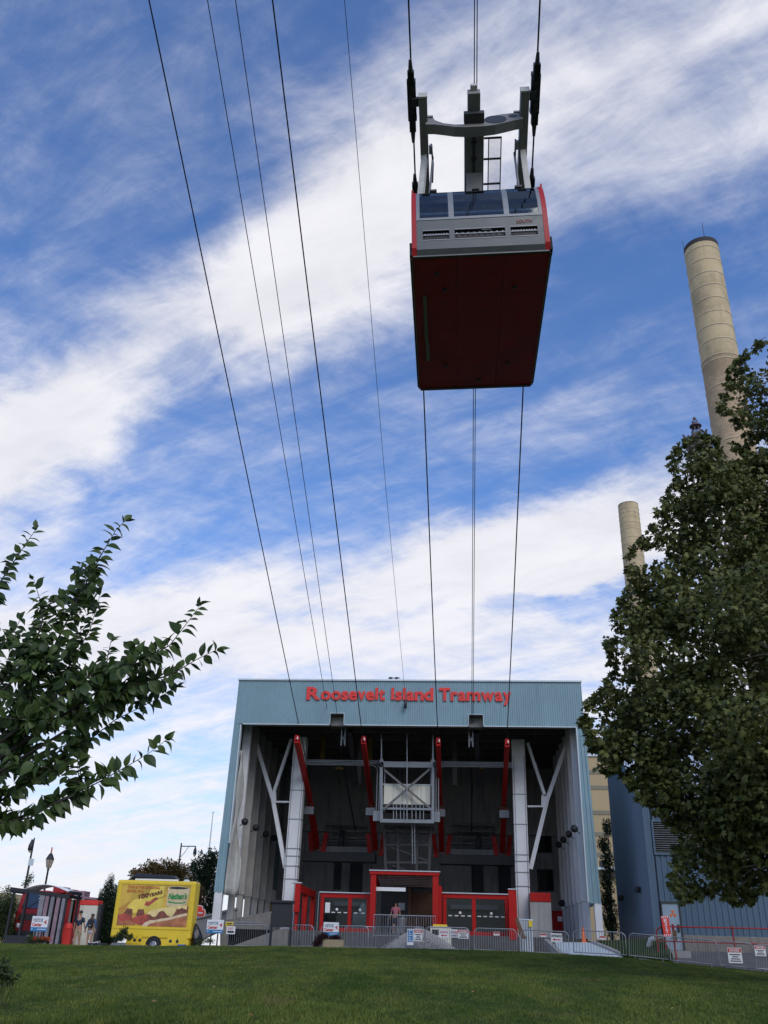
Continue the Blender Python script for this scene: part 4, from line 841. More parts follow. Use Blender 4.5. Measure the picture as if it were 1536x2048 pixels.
# person in pink behind the barrier rail is too dark to show more than the bin and rail
RL = thing('landing_railing', (at(810, 1850, 54.0).x, 54.0, FLZ), 'pale steel railing across the foot of the red portal', 'railing')
a = at(748, 1830, 54.0); b = at(871, 1830, 54.0); zr = at(810, 1831, 54.0).z
MB().tube([(a.x, 54.0, zr), (b.x, 54.0, zr)], 0.03, 8).build('handrail', 'galv', RL); MB().tube([(a.x, 54.0, 2.3), (b.x, 54.0, 2.3)], 0.025, 8).build('bottom_rail', 'galv', RL)
n = 26
for k in range(n + 1): x = a.x + (b.x - a.x) * k / n; MB().tube([(x, 54.0, 2.2), (x, 54.0, zr)], 0.012 if k % 6 else 0.024, 5).build('baluster', 'galv', RL)
TB = thing('litter_bin', (at(803, 1850, 54.9).x, 54.9, FLZ), 'grey ribbed litter bin behind the portal railing', 'bin'); x = TB.location.x
MB().lathe((x, 54.9, FLZ), [(0.24, 0), (0.3, 0.75), (0.31, 0.78), (0.27, 0.8)], 16).build('drum', 'galv', TB); MB().lathe((x, 54.9, FLZ + 0.80), [(0.31, 0), (0.25, 0.1), (0.05, 0.14)], 16).build('lid', 'steel_dark', TB)

# ================================================================== RAMP WALLS (left of the station) AND RAMP (right)
RW = thing('ramp_walls', (at(440, 1880, 50.8).x, 50.8, 1.4), 'sloping concrete parapet walls of the ramp left of the station', 'ramp')
def wall_quad(pts, Y, th, name, m):
    MB().prism([at(x, y, Y) for x, y in pts], (0, th, 0)).build(name, m, RW, bevel=0.02)
wall_quad([(384, 1838), (470, 1818), (470, 1848), (384, 1888)], 55.5, 0.5, 'parapet_wall', 'concrete'); wall_quad([(382, 1836), (471, 1815), (471, 1820), (382, 1841)], 55.4, 0.7, 'parapet_coping', 'concrete')
wall_quad([(440, 1842), (546, 1822), (546, 1895), (440, 1895)], 54.2, 0.4, 'parapet_wall', 'kerb_stone')
wall_quad([(455, 1895), (560, 1858), (575, 1857), (575, 1895)], 51.2, 0.4, 'ramp_wall', 'kerb_stone')
for k in range(3):
    a = at(425 + k * 2, 1852 - 3 * k, 50.9 + k * 0.01)
q0 = at(440, 1844, 51.0); q1 = at(522, 1845, 51.0); MB().tube([q0, q1], 0.035, 8).build('handrail', 'galv', RW)
RP = thing('white_ramp', (at(1180, 1900, 51).x, 50.5, 1.2), 'smooth white concrete ramp right of the station behind the barriers', 'ramp')
pts = [at(1108, 1884, 52.0), at(1182, 1885, 52.0), at(1252, 1914, 49.2), at(1128, 1912, 49.2)]
MB().prism(pts, (0, 0, -0.5)).build('ramp_slab', 'trim_pale', RP)
e0, e1, e2 = at(1184, 1885, 52.0), at(1254, 1914, 49.2), at(1215, 1899, 50.6)
MB().beam(e0, e1, 0.25, 0.2).build('ramp_kerb', 'concrete', RP); MB().beam(at(1092, 1884, 52.05), at(1124, 1913, 49.2), 0.25, 0.3).build('ramp_kerb', 'concrete', RP)
# gravel pile
def gravel():
    c = at(838, 1896, 48.9); h = 1.2; G = thing('gravel_pile', (c.x, c.y, 1.5), 'heap of grey gravel behind the barriers in front of the portal', 'gravel pile'); mb = MB(); n, m = 60, 22; vs = []
    for j in range(m + 1):
        r = j / m
        for i in range(n):
            t = 2 * math.pi * i / n; wob = 1 + 0.12 * math.sin(3 * t + 1) + 0.07 * math.sin(7 * t); rx, ry = 2.15 * r * wob, 1.2 * r * wob
            z = h * max(0, 1 - r ** 1.25) * (0.9 + 0.1 * math.sin(2 * t + 1)) + 0.07 * math.sin(3 * t + 5 * r) * (1 - r) * r * 3 + rng.uniform(-0.035, 0.035); vs.append((c.x - 0.1 + rx, c.y + ry, 1.45 + z) if False else (c.x - 0.1 + rx * math.cos(t), c.y + ry * math.sin(t), 1.45 + z))
    mb.add(vs, [(j * n + i, (j + 1) * n + i, (j + 1) * n + (i + 1) % n, j * n + (i + 1) % n) for j in range(m) for i in range(n)], True); mb.build('heap', 'gravel', G)
    st_ = MB()
    for k in range(2600):
        r = math.sqrt(rng.random()) * 1.08; t = rng.random() * 6.283; s = rng.uniform(0.015, 0.045) * (1.5 if rng.random() < 0.06 else 1)
        p = Vector((c.x - 0.1 + 2.0 * r * math.cos(t), c.y + 1.2 * r * math.sin(t), 1.45 + h * max(0, 1 - r ** 1.25) * (0.9 + 0.1 * math.sin(2 * t + 1)) + 0.07 * math.sin(3 * t + 5 * r) * max(0, 1 - r) * r * 3 + 0.005))
        vs = [p + Vector((rng.uniform(.6, 1) * s * a, rng.uniform(.6, 1) * s * b, rng.uniform(.5, 1) * s * d)) for a, b, d in ((1, 0, 0), (-1, 0, 0), (0, 1, 0), (0, -1, 0), (0, 0, 1), (0, 0, -1))]
        st_.add(vs, [(0, 2, 4), (2, 1, 4), (1, 3, 4), (3, 0, 4), (2, 0, 5), (1, 2, 5), (3, 1, 5), (0, 3, 5)])
    o = st_.build('stone', 'gravel', G); o['kind'] = 'stuff'
gravel()

# ================================================================== CROWD BARRIERS
def floor_z(x, y): return lawn_z(x, y) if y < 47.4 else crest(x) - 0.10
def barrier_proto():
    B = thing('crowd_barrier', (0, 0, 0), '', '')
    L, h, r = 2.1, 1.08, 0.22
    pts = [(-L / 2, 0, 0.14), (-L / 2, 0, h - r)] + [(-L / 2 + r - r * math.cos(k * math.pi / 8), 0, h - r + r * math.sin(k * math.pi / 8)) for k in range(1, 5)]
    pts += [(-p[0], 0, p[2]) for p in reversed(pts[1:])] + [(L / 2, 0, 0.14)]
    MB().tube(pts + [pts[0]], 0.024, 8).build('frame', 'galv', B)
    bar = None
    for k in range(17):
        x = -L / 2 + L * (k + 1) / 18
        if bar is None: bar = MB().tube([(0, 0, 0.14), (0, 0, h)], 0.011, 6).build('bar', 'galv', B); o = bar
        else: o = bar.copy(); col.objects.link(o); o.parent = B
        o.location = (x, 0, 0); e = abs(x) - (L / 2 - r)
        if e > 0: o.scale.z = (h - 0.14 - (r - math.sqrt(max(0, r * r - e * e)))) / (h - 0.14); o.location.z = 0.14 * (1 - o.scale.z)
    for s in (-1, 1):
        MB().tube([(s * 0.75, -0.3, 0.0), (s * 0.75, -0.24, 0.05), (s * 0.75, 0, 0.14), (s * 0.75, 0.24, 0.05), (s * 0.75, 0.3, 0.0)], 0.017, 6).build('foot', 'galv', B)
    return B
BP = barrier_proto()
BAR = [(455, 532, 48.3, 48.5, 'crowd barrier at the far left carrying the EXIT sign'), (532, 627, 48.3, 48.1, 'crowd barrier behind the black notice board'),
       (640, 737, 48.5, 48.4, 'crowd barrier directly behind the planter with the visitor centre sign'), (742, 797, 49.6, 48.4, 'crowd barrier turned at an angle left of the gravel heap'),
       (688, 752, 49.0, 49.4, 'rear crowd barrier stacked behind the planter barrier'), (780, 850, 48.0, 47.7, 'crowd barrier in front of the gravel heap carrying the blue notice'),
       (850, 940, 47.6, 47.6, 'crowd barrier right of the gravel heap carrying the no parking sign'), (948, 1034, 47.6, 47.6, 'crowd barrier in front of the right glass screen'),
       (1041, 1138, 47.6, 47.4, 'crowd barrier in front of the concrete pier with the red cap'), (1146, 1252, 46.9, 46.6, 'crowd barrier in front of the white ramp'),
       (1256, 1334, 46.5, 46.2, 'crowd barrier in front of the grass strip between ramp and grey-blue shed'), (1337, 1433, 44.9, 44.4, 'crowd barrier in front of the shed door'),
       (1435, 1503, 44.1, 43.9, 'crowd barrier carrying the danger sign before the shed wall'), (1506, 1600, 43.6, 43.4, 'crowd barrier at the right edge of the picture')]
BOBJ = []
for i, (p0, p1, Y0, Y1, lab) in enumerate(BAR):
    a = at(p0, 1890, Y0); b = at(p1, 1890, Y1); o = BP if i == 0 else copy_tree(BP)
    za, zb = floor_z(a.x, Y0), floor_z(b.x, Y1); L = math.hypot(b.x - a.x, Y1 - Y0)
    o.location = ((a.x + b.x) / 2, (Y0 + Y1) / 2, (za + zb) / 2); o.rotation_euler = (0, -math.atan2(zb - za, L), math.atan2(Y1 - Y0, b.x - a.x)); o.scale = (L / 2.13, 1, 1)
    tag(o, lab, 'barrier', 'steel crowd barriers'); BOBJ.append(o)

# ================================================================== SIGNS
def board(name, px0, py0, px1, py1, Y, label, m='white_plain', th=0.02):
    a = at(px0, py1, Y); b = at(px1, py0, Y); S = thing(name, ((a.x + b.x) / 2, Y, a.z), label, 'sign'); MB().box(a.x, b.x, Y, Y + th, a.z, b.z).build('panel', m, S, bevel=0.004)
    return S, a.x, b.x, a.z, b.z
def lines(S, x0, x1, z0, z1, Y, rows):
    """rows: (text, material, bottom k, height k, left k, width k, bold)"""
    for s, m, kb, kh, kl, kw, bd in rows:
        h = (z1 - z0) * kh; text(MB(), s, h / 0.70, (x0 + (x1 - x0) * kl, Y - 0.005, z0 + (z1 - z0) * kb), bold=bd, width=(x1 - x0) * kw).build('lettering', m, S)
def visitor(px0, py0, px1, py1, Y, label):
    S, x0, x1, z0, z1 = board('visitor_sign', px0, py0, px1, py1, Y, label); w, h = x1 - x0, z1 - z0; S['group'] = 'visitor centre signs'
    MB().box(x0, x1, Y - 0.004, Y - 0.0005, z0, z0 + h * 0.27).build('blue_band', 'print_blue', S)
    lines(S, x0, x1, z0, z1, Y, (('VISITOR', 'print_grey', 0.63, 0.22, 0.07, 0.62, 0.004), ('Center', 'print_red', 0.34, 0.22, 0.06, 0.60, 0.008)))
    for k0, k1 in ((.05, .13), (.42, .50), (.52, .64), (.66, .78), (.80, .93)): MB().box(x0 + w * k0, x0 + w * k1, Y - 0.008, Y - 0.0045, z0 + h * 0.11, z0 + h * 0.16).build('small_print', 'white_plain', S)
    MB().prism([(x0 + w * 0.74, Y - 0.001, z0 + h * 0.62), (x0 + w * 0.93, Y - 0.001, z0 + h * 0.78), (x0 + w * 0.90, Y - 0.001, z0 + h * 0.62), (x0 + w * 0.93, Y - 0.001, z0 + h * 0.46)], (0, -0.004, 0)).build('arrow', 'print_red', S)
    for k in (0.3, 0.7): MB().box(x0 + w * k - 0.03, x0 + w * k + 0.03, Y + 0.022, Y + 0.07, floor_z(x0, Y) - 0.1, z0 + h * 0.8).build('post', 'black_paint', S)
    return S
visitor(60, 1833, 98, 1862, 48.6, 'white and blue visitor centre sign in front of the black shelter')
visitor(412, 1840, 448, 1866, 49.0, 'white and blue visitor centre sign beside the yellow trailer and ramp wall')
visitor(646, 1845, 678, 1871, 47.5, 'white and blue visitor centre sign in the planter before the barriers')
S, x0, x1, z0, z1 = board('exit_sign', 452, 1853, 471, 1868, 48.0, 'small white EXIT sign hung on the far left barrier'); lines(S, x0, x1, z0, z1, 48.0, (('EXIT', 'print_pink', 0.55, 0.32, 0.15, 0.7, 0.004),)); MB().box(x0 + 0.06, x1 - 0.06, 47.99, 47.999, z0 + 0.06, z0 + 0.15).build('dark_bar', 'print_black', S)
S, x0, x1, z0, z1 = board('caution_sign', 451, 1844, 467, 1853, 50.9, 'yellow caution plate on the ramp handrail', 'yellow_paint'); MB().box(x0 + .06, x1 - .06, 50.89, 50.899, z0 + .05, z0 + .09).box(x0 + .06, x1 - .06, 50.89, 50.899, z0 + .13, z0 + .18).build('text_line', 'print_black', S)
S, x0, x1, z0, z1 = board('blue_notice', 814, 1858, 827, 1890, 47.5, 'tall blue printed notice hung on the barrier before the gravel'); 
MB().box(x0 + 0.03, x1 - 0.03, 47.49, 47.499, z0 + 0.14, z1 - 0.03).build('blue_field', 'print_blue', S)
for k in range(7): MB().box(x0 + 0.07, x1 - 0.07 - 0.04 * (k % 3), 47.485, 47.489, z0 + 0.18 + k * 0.075, z0 + 0.205 + k * 0.075).build('text_line', 'white_plain', S)
def danger(px0, py0, px1, py1, Y, label, head='DANGER'):
    S, x0, x1, z0, z1 = board('danger_sign', px0, py0, px1, py1, Y, label); h = z1 - z0; S['group'] = 'danger signs'
    MB().box(x0 + 0.015, x1 - 0.015, Y - 0.004, Y - 0.0005, z1 - h * 0.30, z1 - h * 0.04).build('red_header', 'print_red', S); text(MB(), head, h * 0.22, (x0 + (x1 - x0) * 0.15, Y - 0.008, z1 - h * 0.25), bold=0.003, width=(x1 - x0) * 0.7).build('lettering', 'white_plain', S)
    w = x1 - x0
    for k in range(4):
        q = 0.12 + 0.16 * (k == 1) + 0.06 * (k == 2); MB().box(x0 + w * q, x1 - w * q, Y - 0.004, Y - 0.0005, z0 + h * (0.52 - 0.14 * k), z0 + h * (0.59 - 0.14 * k)).build('text_line', 'print_black', S)
    return S
danger(828, 1859, 845, 1882, 47.55, 'red and white danger sign right of the tall blue notice'); danger(916, 1860, 937, 1877, 47.45, 'red and white danger sign right of the no parking sign')
danger(1458, 1896, 1482, 1926, 43.85, 'red and white danger sign on the barrier before the shed wall'); danger(1511, 1892, 1530, 1912, 43.4, 'red and white danger sign at the right edge of the picture')
S, x0, x1, z0, z1 = board('no_parking_sign', 901, 1859, 915, 1875, 47.48, 'small white no parking sign between the entrance and danger signs'); w = x1 - x0
lines(S, x0, x1, z0, z1, 47.48, (('NO', 'print_grey', 0.45, 0.4, 0.06, 0.4, 0.006),))
MB().box(x0 + w * .1, x1 - w * .1, 47.47, 47.479, z0 + .05, z0 + .11).build('text_line', 'print_grey', S)
ring = MB(); cx, cz, r = x0 + w * 0.72, z0 + (z1 - z0) * 0.62, w * 0.2
ring.tube([(cx + r * math.cos(t), 47.474, cz + r * math.sin(t)) for t in np.linspace(0, 6.283, 20)], 0.012, 5); ring.tube([(cx - r * .7, 47.474, cz + r * .7), (cx + r * .7, 47.474, cz - r * .7)], 0.012, 5); ring.build('prohibition_ring', 'print_red', S)
def entrance(px0, py0, px1, py1, Y, label):
    S, x0, x1, z0, z1 = board('entrance_sign', px0, py0, px1, py1, Y, label); S['group'] = 'entrance signs'; w, h = x1 - x0, z1 - z0
    lines(S, x0, x1, z0, z1, Y, (('ENTRANCE', 'print_pink' if px0 < 1000 else 'print_black', 0.58, 0.26, 0.06, 0.88, 0.004),)); ar = MB()
    ar.prism([(x0 + w * .15, Y - .001, z0 + h * .28), (x0 + w * .35, Y - .001, z0 + h * .45), (x0 + w * .35, Y - .001, z0 + h * .34), (x0 + w * .85, Y - .001, z0 + h * .34), (x0 + w * .85, Y - .001, z0 + h * .22), (x0 + w * .35, Y - .001, z0 + h * .22), (x0 + w * .35, Y - .001, z0 + h * .11)], (0, -.004, 0)); ar.build('arrow', 'print_red', S)
entrance(879, 1860, 897, 1875, 47.5, 'pink lettered ENTRANCE sign with left arrow beside the gravel heap'); entrance(1102, 1867, 1124, 1884, 47.2, 'dark lettered ENTRANCE sign with left arrow before the white ramp')
for px, py, Y, lab in ((993, 1867, 47.5, 'tiny red and white plate on the barrier before the right glass screen'), (1205, 1875, 46.6, 'tiny red and white plate on the barrier before the white ramp'), (1087, 1870, 47.35, 'tiny red and white plate left of the dark ENTRANCE sign')):
    S, x0, x1, z0, z1 = board('small_plate', px - 6, py - 3, px + 6, py + 4, Y, lab); MB().box(x0 + .01, x1 - .01, Y - .004, Y - .0005, (z0 + z1) / 2, z1 - .01).build('red_header', 'print_red', S)
# black notice board on two posts
NBx0, NBx1 = at(541, 1840, 47.6).x, at(584, 1840, 47.6).x; NZ = floor_z(-9, 47.6)
NB = thing('notice_board', ((NBx0 + NBx1) / 2, 47.6, NZ), 'black notice board on two legs at the lawn edge', 'notice board')
zt_, zb_ = at(563, 1806, 47.6).z, at(563, 1854, 47.6).z
MB().box(NBx0 + 0.03, NBx1 - 0.03, 47.6, 47.72, zb_, zt_).build('panel', 'black_paint', NB, bevel=0.01); MB().box(NBx0 + 0.1, NBx1 - 0.1, 47.592, 47.598, zb_ + .08, zt_ - .08).build('face', 'print_black', NB)
for x in (NBx0, NBx1 - 0.1): MB().box(x, x + 0.1, 47.58, 47.74, NZ - 0.1, at(563, 1826, 47.6).z).build('leg', 'black_paint', NB)
MB().box(NBx0 - 0.02, NBx1 + 0.06, 47.5, 47.82, zt_, zt_ + 0.12).build('cap', 'black_paint', NB, bevel=0.02)

# ================================================================== YELLOW FOOD TRAILER
YT = 50.0
tx0, tx1 = at(228, 1815, YT).x, at(387, 1815, YT).x; tz0, tz1 = 1.78, at(315, 1761, YT).z
TR = thing('food_trailer', ((tx0 + tx1) / 2, YT, 1.4), 'yellow food trailer with a large hot dog picture on its side', 'trailer')
def tr(mb, name, m, bevel=0.0, parent=TR): return mb.build(name, m, parent, bevel=bevel)
tr(MB().box(tx0, tx1, YT, YT + 0.95, tz0, tz1), 'body', 'yellow_paint', 0.10)
tp = lambda u, v: (tx0 + (tx1 - tx0) * u, tz0 + (tz1 - tz0) * v)       # side panel coordinates, 0..1
def tbox(u0, u1, v0, v1, y0, y1, mb=None): (xa, za), (xb, zb) = tp(u0, v0), tp(u1, v1); return (mb or MB()).box(xa, xb, YT + y0, YT + y1, za, zb)
U0, U1, V0, V1 = 0.062, 0.945, 0.205, 0.925
fr = tr(tbox(U0 - .035, U1 + .035, V0 - .045, V0, -.03, -.002, tbox(U0 - .035, U1 + .035, V1, V1 + .04, -.03, -.002, tbox(U0 - .035, U0, V0, V1, -.03, -.002, tbox(U1, U1 + .035, V0, V1, -.03, -.002)))), 'picture_frame', 'yellow_paint', 0.006)
mat('ad_back', (0.62, 0.40, 0.06), 0.4, var=0.35, scale=0.55); mat('ad_glow', (0.80, 0.60, 0.10), 0.4, var=0.25, scale=0.8); mat('ad_bun', (0.46, 0.17, 0.07), 0.4, var=0.45, scale=1.6); mat('ad_bun_light', (0.72, 0.55, 0.34), 0.4, var=0.2, scale=3)
mat('ad_sausage', (0.42, 0.075, 0.05), 0.35, var=0.4, scale=2.2); mat('ad_meat', (0.20, 0.065, 0.04), 0.4, var=0.6, scale=9); mat('ad_cheese', (0.80, 0.62, 0.26), 0.4, var=0.15, scale=3); mat('ad_cup', (0.66, 0.52, 0.30), 0.4, var=0.2, scale=2); mat('ad_dark', (0.03, 0.035, 0.03), 0.4); mat('ad_green', (0.02, 0.26, 0.06), 0.4, var=0.1); mat('ad_text', (0.55, 0.16, 0.04), 0.4); mat('ad_maroon', (0.12, 0.02, 0.02), 0.4); mat('ad_orange', (0.55, 0.26, 0.05), 0.4, var=0.3, scale=1)
AD = tr(tbox(U0, U1, V0, V1, -.006, -.002), 'picture_panel', 'ad_back')
LAY = [-.006]
def shape(name, pts, m):            # flat printed shape; pts in panel fractions (0..1 across, 0..1 up)
    y = LAY[0] - 0.0015; LAY[0] = y; P = []
    for u, v in pts: x, z = tp(U0 + (U1 - U0) * u, V0 + (V1 - V0) * v); P.append((x, YT + y, z))
    return MB().prism(P, (0, -0.001, 0)).build(name, m, AD)
shape('print_glow', [(.05, .35), (.2, .62), (.35, .70), (.5, .68), (.62, .72), (.62, .4), (.3, .3)], 'ad_glow')
shape('print_glow', [(.62, .97), (.45, .97), (.38, .70), (.62, .62)], 'ad_glow')
shape('print_fry', [(.0, .40), (.06, .48), (.16, .60), (.10, .38), (.02, .28)], 'ad_orange'); shape('print_fry', [(.0, .0), (.0, .30), (.10, .25), (.28, .18), (.26, .02)], 'ad_bun'); shape('print_fry', [(.06, .24), (.12, .42), (.20, .40), (.21, .25), (.12, .18)], 'ad_meat'); shape('print_fry', [(.26, .25), (.28, .40), (.36, .40), (.38, .28), (.30, .22)], 'ad_meat')
shape('print_chunk', [(.0, .22), (.08, .30), (.20, .24), (.22, .14), (.05, .10)], 'ad_sausage'); shape('print_chunk', [(.36, .50), (.42, .48), (.545, .66), (.515, .70), (.42, .58), (.38, .60)], 'ad_sausage')
shape('print_cup', [(.672, .50), (.672, .93), (.70, .965), (.80, .975), (.90, .965), (.99, .93), (.96, .55), (.80, .46)], 'ad_cup'); shape('print_cup_mouth', [(.68, .93), (.71, .955), (.80, .965), (.90, .955), (.97, .935), (.90, .905), (.80, .90), (.71, .91)], 'ad_dark')
shape('print_cup_band', [(.69, .615), (.80, .585), (.90, .59), (.955, .62), (.945, .585), (.90, .56), (.80, .555), (.69, .58)], 'ad_green')
shape('print_sausage', [(.20, .12), (.26, .23), (.36, .27), (.55, .33), (.99, .50), (.99, .30), (.60, .12), (.40, .02), (.30, .04)], 'ad_sausage')
shape('print_meat', [(.42, .18), (.46, .30), (.60, .40), (.80, .47), (.99, .50), (.99, .32), (.80, .24), (.60, .13)], 'ad_meat')
shape('print_cheese', [(.40, .30), (.44, .36), (.56, .42), (.68, .46), (.80, .50), (.97, .52), (.97, .42), (.90, .46), (.86, .42), (.83, .44), (.80, .30), (.76, .24), (.70, .28), (.66, .36), (.62, .38), (.58, .34), (.55, .24), (.50, .23), (.46, .28)], 'ad_cheese')
shape('print_bun', [(.36, .0), (.40, .09), (.47, .145), (.55, .16), (.62, .19), (.72, .22), (.80, .26), (.90, .31), (.985, .34), (.985, .0)], 'ad_bun'); shape('print_bun_edge', [(.36, .0), (.40, .09), (.47, .145), (.55, .16), (.62, .19), (.72, .22), (.80, .26), (.90, .31), (.985, .34), (.985, .28), (.90, .245), (.75, .17), (.6, .12), (.48, .07), (.43, .0)], 'ad_bun_light')
def adtext(s, u, v, h, w, m, bold=0.01, shear=0, rot=0.0):
    LAY[0] -= 0.0015; x, z = tp(U0 + (U1 - U0) * u, V0 + (V1 - V0) * v); H_ = (tz1 - tz0) * (V1 - V0) * h; c, s_ = math.cos(rot), math.sin(rot)
    text(MB(), s, H_ / 0.70, (x, YT + LAY[0], z), bold=bold, depth=0.001, width=w * (tx1 - tx0) * (U1 - U0), shear=shear, ux=(c, 0, s_), uy=(-s_, 0, c)).build('lettering', m, AD)
adtext('THIS IS THE ORIGINAL', .09, .90, .065, .47, 'ad_text', 0.006); adtext('SINCE 1916', .085, .81, .06, .24, 'ad_text', 0.006)
adtext('100', .27, .645, .10, .14, 'ad_maroon', 0.008, 0, 0.20); adtext('YEARS', .41, .695, .075, .20, 'ad_maroon', 0.008, 0, 0.28); adtext("Nathan's", .688, .665, .13, .27, 'ad_green', 0.016, 0.25, 0.03)
for pts in ([(.26, .735), (.30, .765), (.36, .775), (.42, .80)], [(.47, .66), (.54, .675), (.60, .70), (.645, .755)]):
    LAY[0] -= 0.003; P = []
    for u, v in pts: x, z = tp(U0 + (U1 - U0) * u, V0 + (V1 - V0) * v); P.append((x, YT + LAY[0], z))
    MB().tube(P, 0.009, 4).build('print_flourish', 'ad_maroon', AD)
# lower body: panels, vents, wheel, drop skirt
tr(tbox(.21, .985, -.115, -.002, .02, .9), 'lower_skirt', 'yellow_paint', 0.02)
for u0, u1 in ((.23, .335), (.345, .40), (.72, .84), (.85, .965)): tr(tbox(u0, u1, -.09, .085, -.012, .018), 'hatch_panel', 'yellow_paint', 0.006)
for u in (.30, .365, .745, .83):
    v = tr(tbox(u, u + .035, -.055, -.02, -.02, -.013), 'vent', 'ad_dark'); x, z = tp(u + .0175, -.02); tr(MB().prism([(x + .075 * math.cos(t), YT - .02, z + .05 * math.sin(t)) for t in np.linspace(0, math.pi, 8)], (0, .007, 0)), 'vent_hood', 'ad_dark', parent=v)
wx, wz = tp(.555, -.10)
arch = [(wx + .42 * math.cos(t), YT - .005, wz + .42 * math.sin(t)) for t in np.linspace(0, math.pi, 16)]; tr(MB().prism(arch, (0, .3, 0)), 'wheel_arch', 'black_rubber')
w = tr(MB().lathe((wx, YT + .06, wz - .02), [(.20, -.10), (.31, -.09), (.33, -.03), (.33, .05), (.2, .1)], 24, 1), 'wheel', 'black_rubber'); tr(MB().lathe((wx, YT + .06, wz - .02), [(.05, -.125), (.10, -.115), (.19, -.112), (.2, -.09)], 20, 1), 'rim', 'galv', parent=w)
for k in range(6): t = k * math.pi / 3; tr(MB().lathe((wx + .13 * math.cos(t), YT + .06, wz - .02 + .13 * math.sin(t)), [(.02, -.119), (.035, -.117), (.035, -.115)], 8, 1), 'rim_hole', 'black_rubber', parent=w)
a = at(270, 1757, YT + .8); b = at(362, 1746, YT + .8); c0, c1 = at(272, 1761, YT + .4).x, at(358, 1761, YT + .4).x
tr(MB().add([(a.x, YT + .2, tz1 + .18), (b.x, YT + .2, tz1 + .12), (b.x, YT + 0.9, tz1 + .12), (a.x, YT + 0.9, tz1 + .18), (a.x + .15, YT + .4, tz1 + .36), (b.x - .3, YT + .4, tz1 + .28), (b.x - .2, YT + 0.8, tz1 + .28), (a.x + .15, YT + 0.8, tz1 + .36)], [(0, 3, 2, 1), (4, 5, 6, 7), (0, 1, 5, 4), (1, 2, 6, 5), (2, 3, 7, 6), (3, 0, 4, 7)]), 'roof_unit', 'black_paint', 0.03)
tr(MB().box(c0, c1, YT + .25, YT + .35, tz1 + .01, tz1 + .09), 'roof_rail', 'white_plain'); tr(MB().lathe((c1 + .4, YT + .5, tz1), [(.18, 0), (.16, .08), (.05, .12)], 14), 'roof_vent', 'trim_pale'); tr(MB().lathe((tx0 + .6, YT + .5, tz1), [(.2, 0), (.16, .1), (.04, .14)], 14), 'roof_vent', 'black_paint')
# things around the trailer
c = at(364, 1886, YT - .4); CR = thing('blue_crate', (c.x, YT - .4, 1.33), 'small blue plastic crate under the yellow trailer', 'crate'); MB().box(c.x - .18, c.x + .18, YT - .55, YT - .25, 1.33, 1.38).build('base', 'blue_plastic', CR)
for sx, sy, wx_, wy_ in ((-1, 0, .015, .15), (1, 0, .015, .15), (0, -1, .165, .015), (0, 1, .165, .015)): MB().box(c.x + sx * .165 - wx_, c.x + sx * .165 + wx_, YT - .4 + sy * .135 - wy_, YT - .4 + sy * .135 + wy_, 1.382, 1.56).build('side', 'blue_plastic', CR)
def bag():
    c = at(393, 1862, 50.6); mb = MB(); n, m = 22, 16; vs = []
    for j in range(m + 1):
        k = j / m; r = 0.34 * (math.sin(math.pi * (k * .86 + .12)) ** .7) * (1 - .25 * k); z = 1.42 + 1.15 * k
        for i in range(n): t = 2 * math.pi * i / n; w = 1 + .10 * math.sin(4 * t + 6 * k) + .06 * math.sin(9 * t - 4 * k); vs.append((c.x + r * w * math.cos(t) + .06 * math.sin(5 * k), 50.6 + r * w * math.sin(t), z))
    mb.add(vs, [(j * n + i, j * n + (i + 1) % n, (j + 1) * n + (i + 1) % n, (j + 1) * n + i) for j in range(m) for i in range(n)], True); mb.add(vs[:n], [tuple(range(n))[::-1]]); mb.add(vs[-n:], [tuple(range(n))])
    o = mb.build('rubbish_bag', 'bag', None, org=(c.x, 50.6, 1.42)); tag(o, 'full black rubbish bag hanging at the right end of the yellow trailer', 'rubbish bag')
bag()
c0 = at(389, 1832, 53.5); c1 = at(411, 1812, 53.5); RS = thing('red_rounded_sign', ((c0.x + c1.x) / 2, 53.5, 1.4), 'red sign with rounded lobes peeking out right of the yellow trailer', 'sign')
def lobes(d, y, m, nm):
    w = c1.x - c0.x; h = c1.z - c0.z; mb = MB()
    for (u, v, ru, rv, oy) in ((.35, .72, .36, .26, 0), (.62, .32, .38, .32, -.004)): mb.prism([(c0.x + w * u + (ru * w + d) * math.copysign(abs(math.cos(t)) ** .6, math.cos(t)), y + oy, c0.z + h * v + (rv * h + d) * math.copysign(abs(math.sin(t)) ** .6, math.sin(t))) for t in np.linspace(0, 6.283, 28, endpoint=False)], (0, .03, 0))
    return mb.build(nm, m, RS)
lobes(.04, 53.5, 'white_plain', 'border'); lobes(0, 53.46, 'red_sign', 'face'); MB().box(c0.x - .3, c0.x - .1, 53.55, 53.65, 1.4, c1.z).build('post', 'steel_dark', RS); MB().box(c0.x + .2, c1.x - .1, 53.44, 53.449, c0.z + .12, c0.z + .2).build('text_line', 'trim_pale', RS)

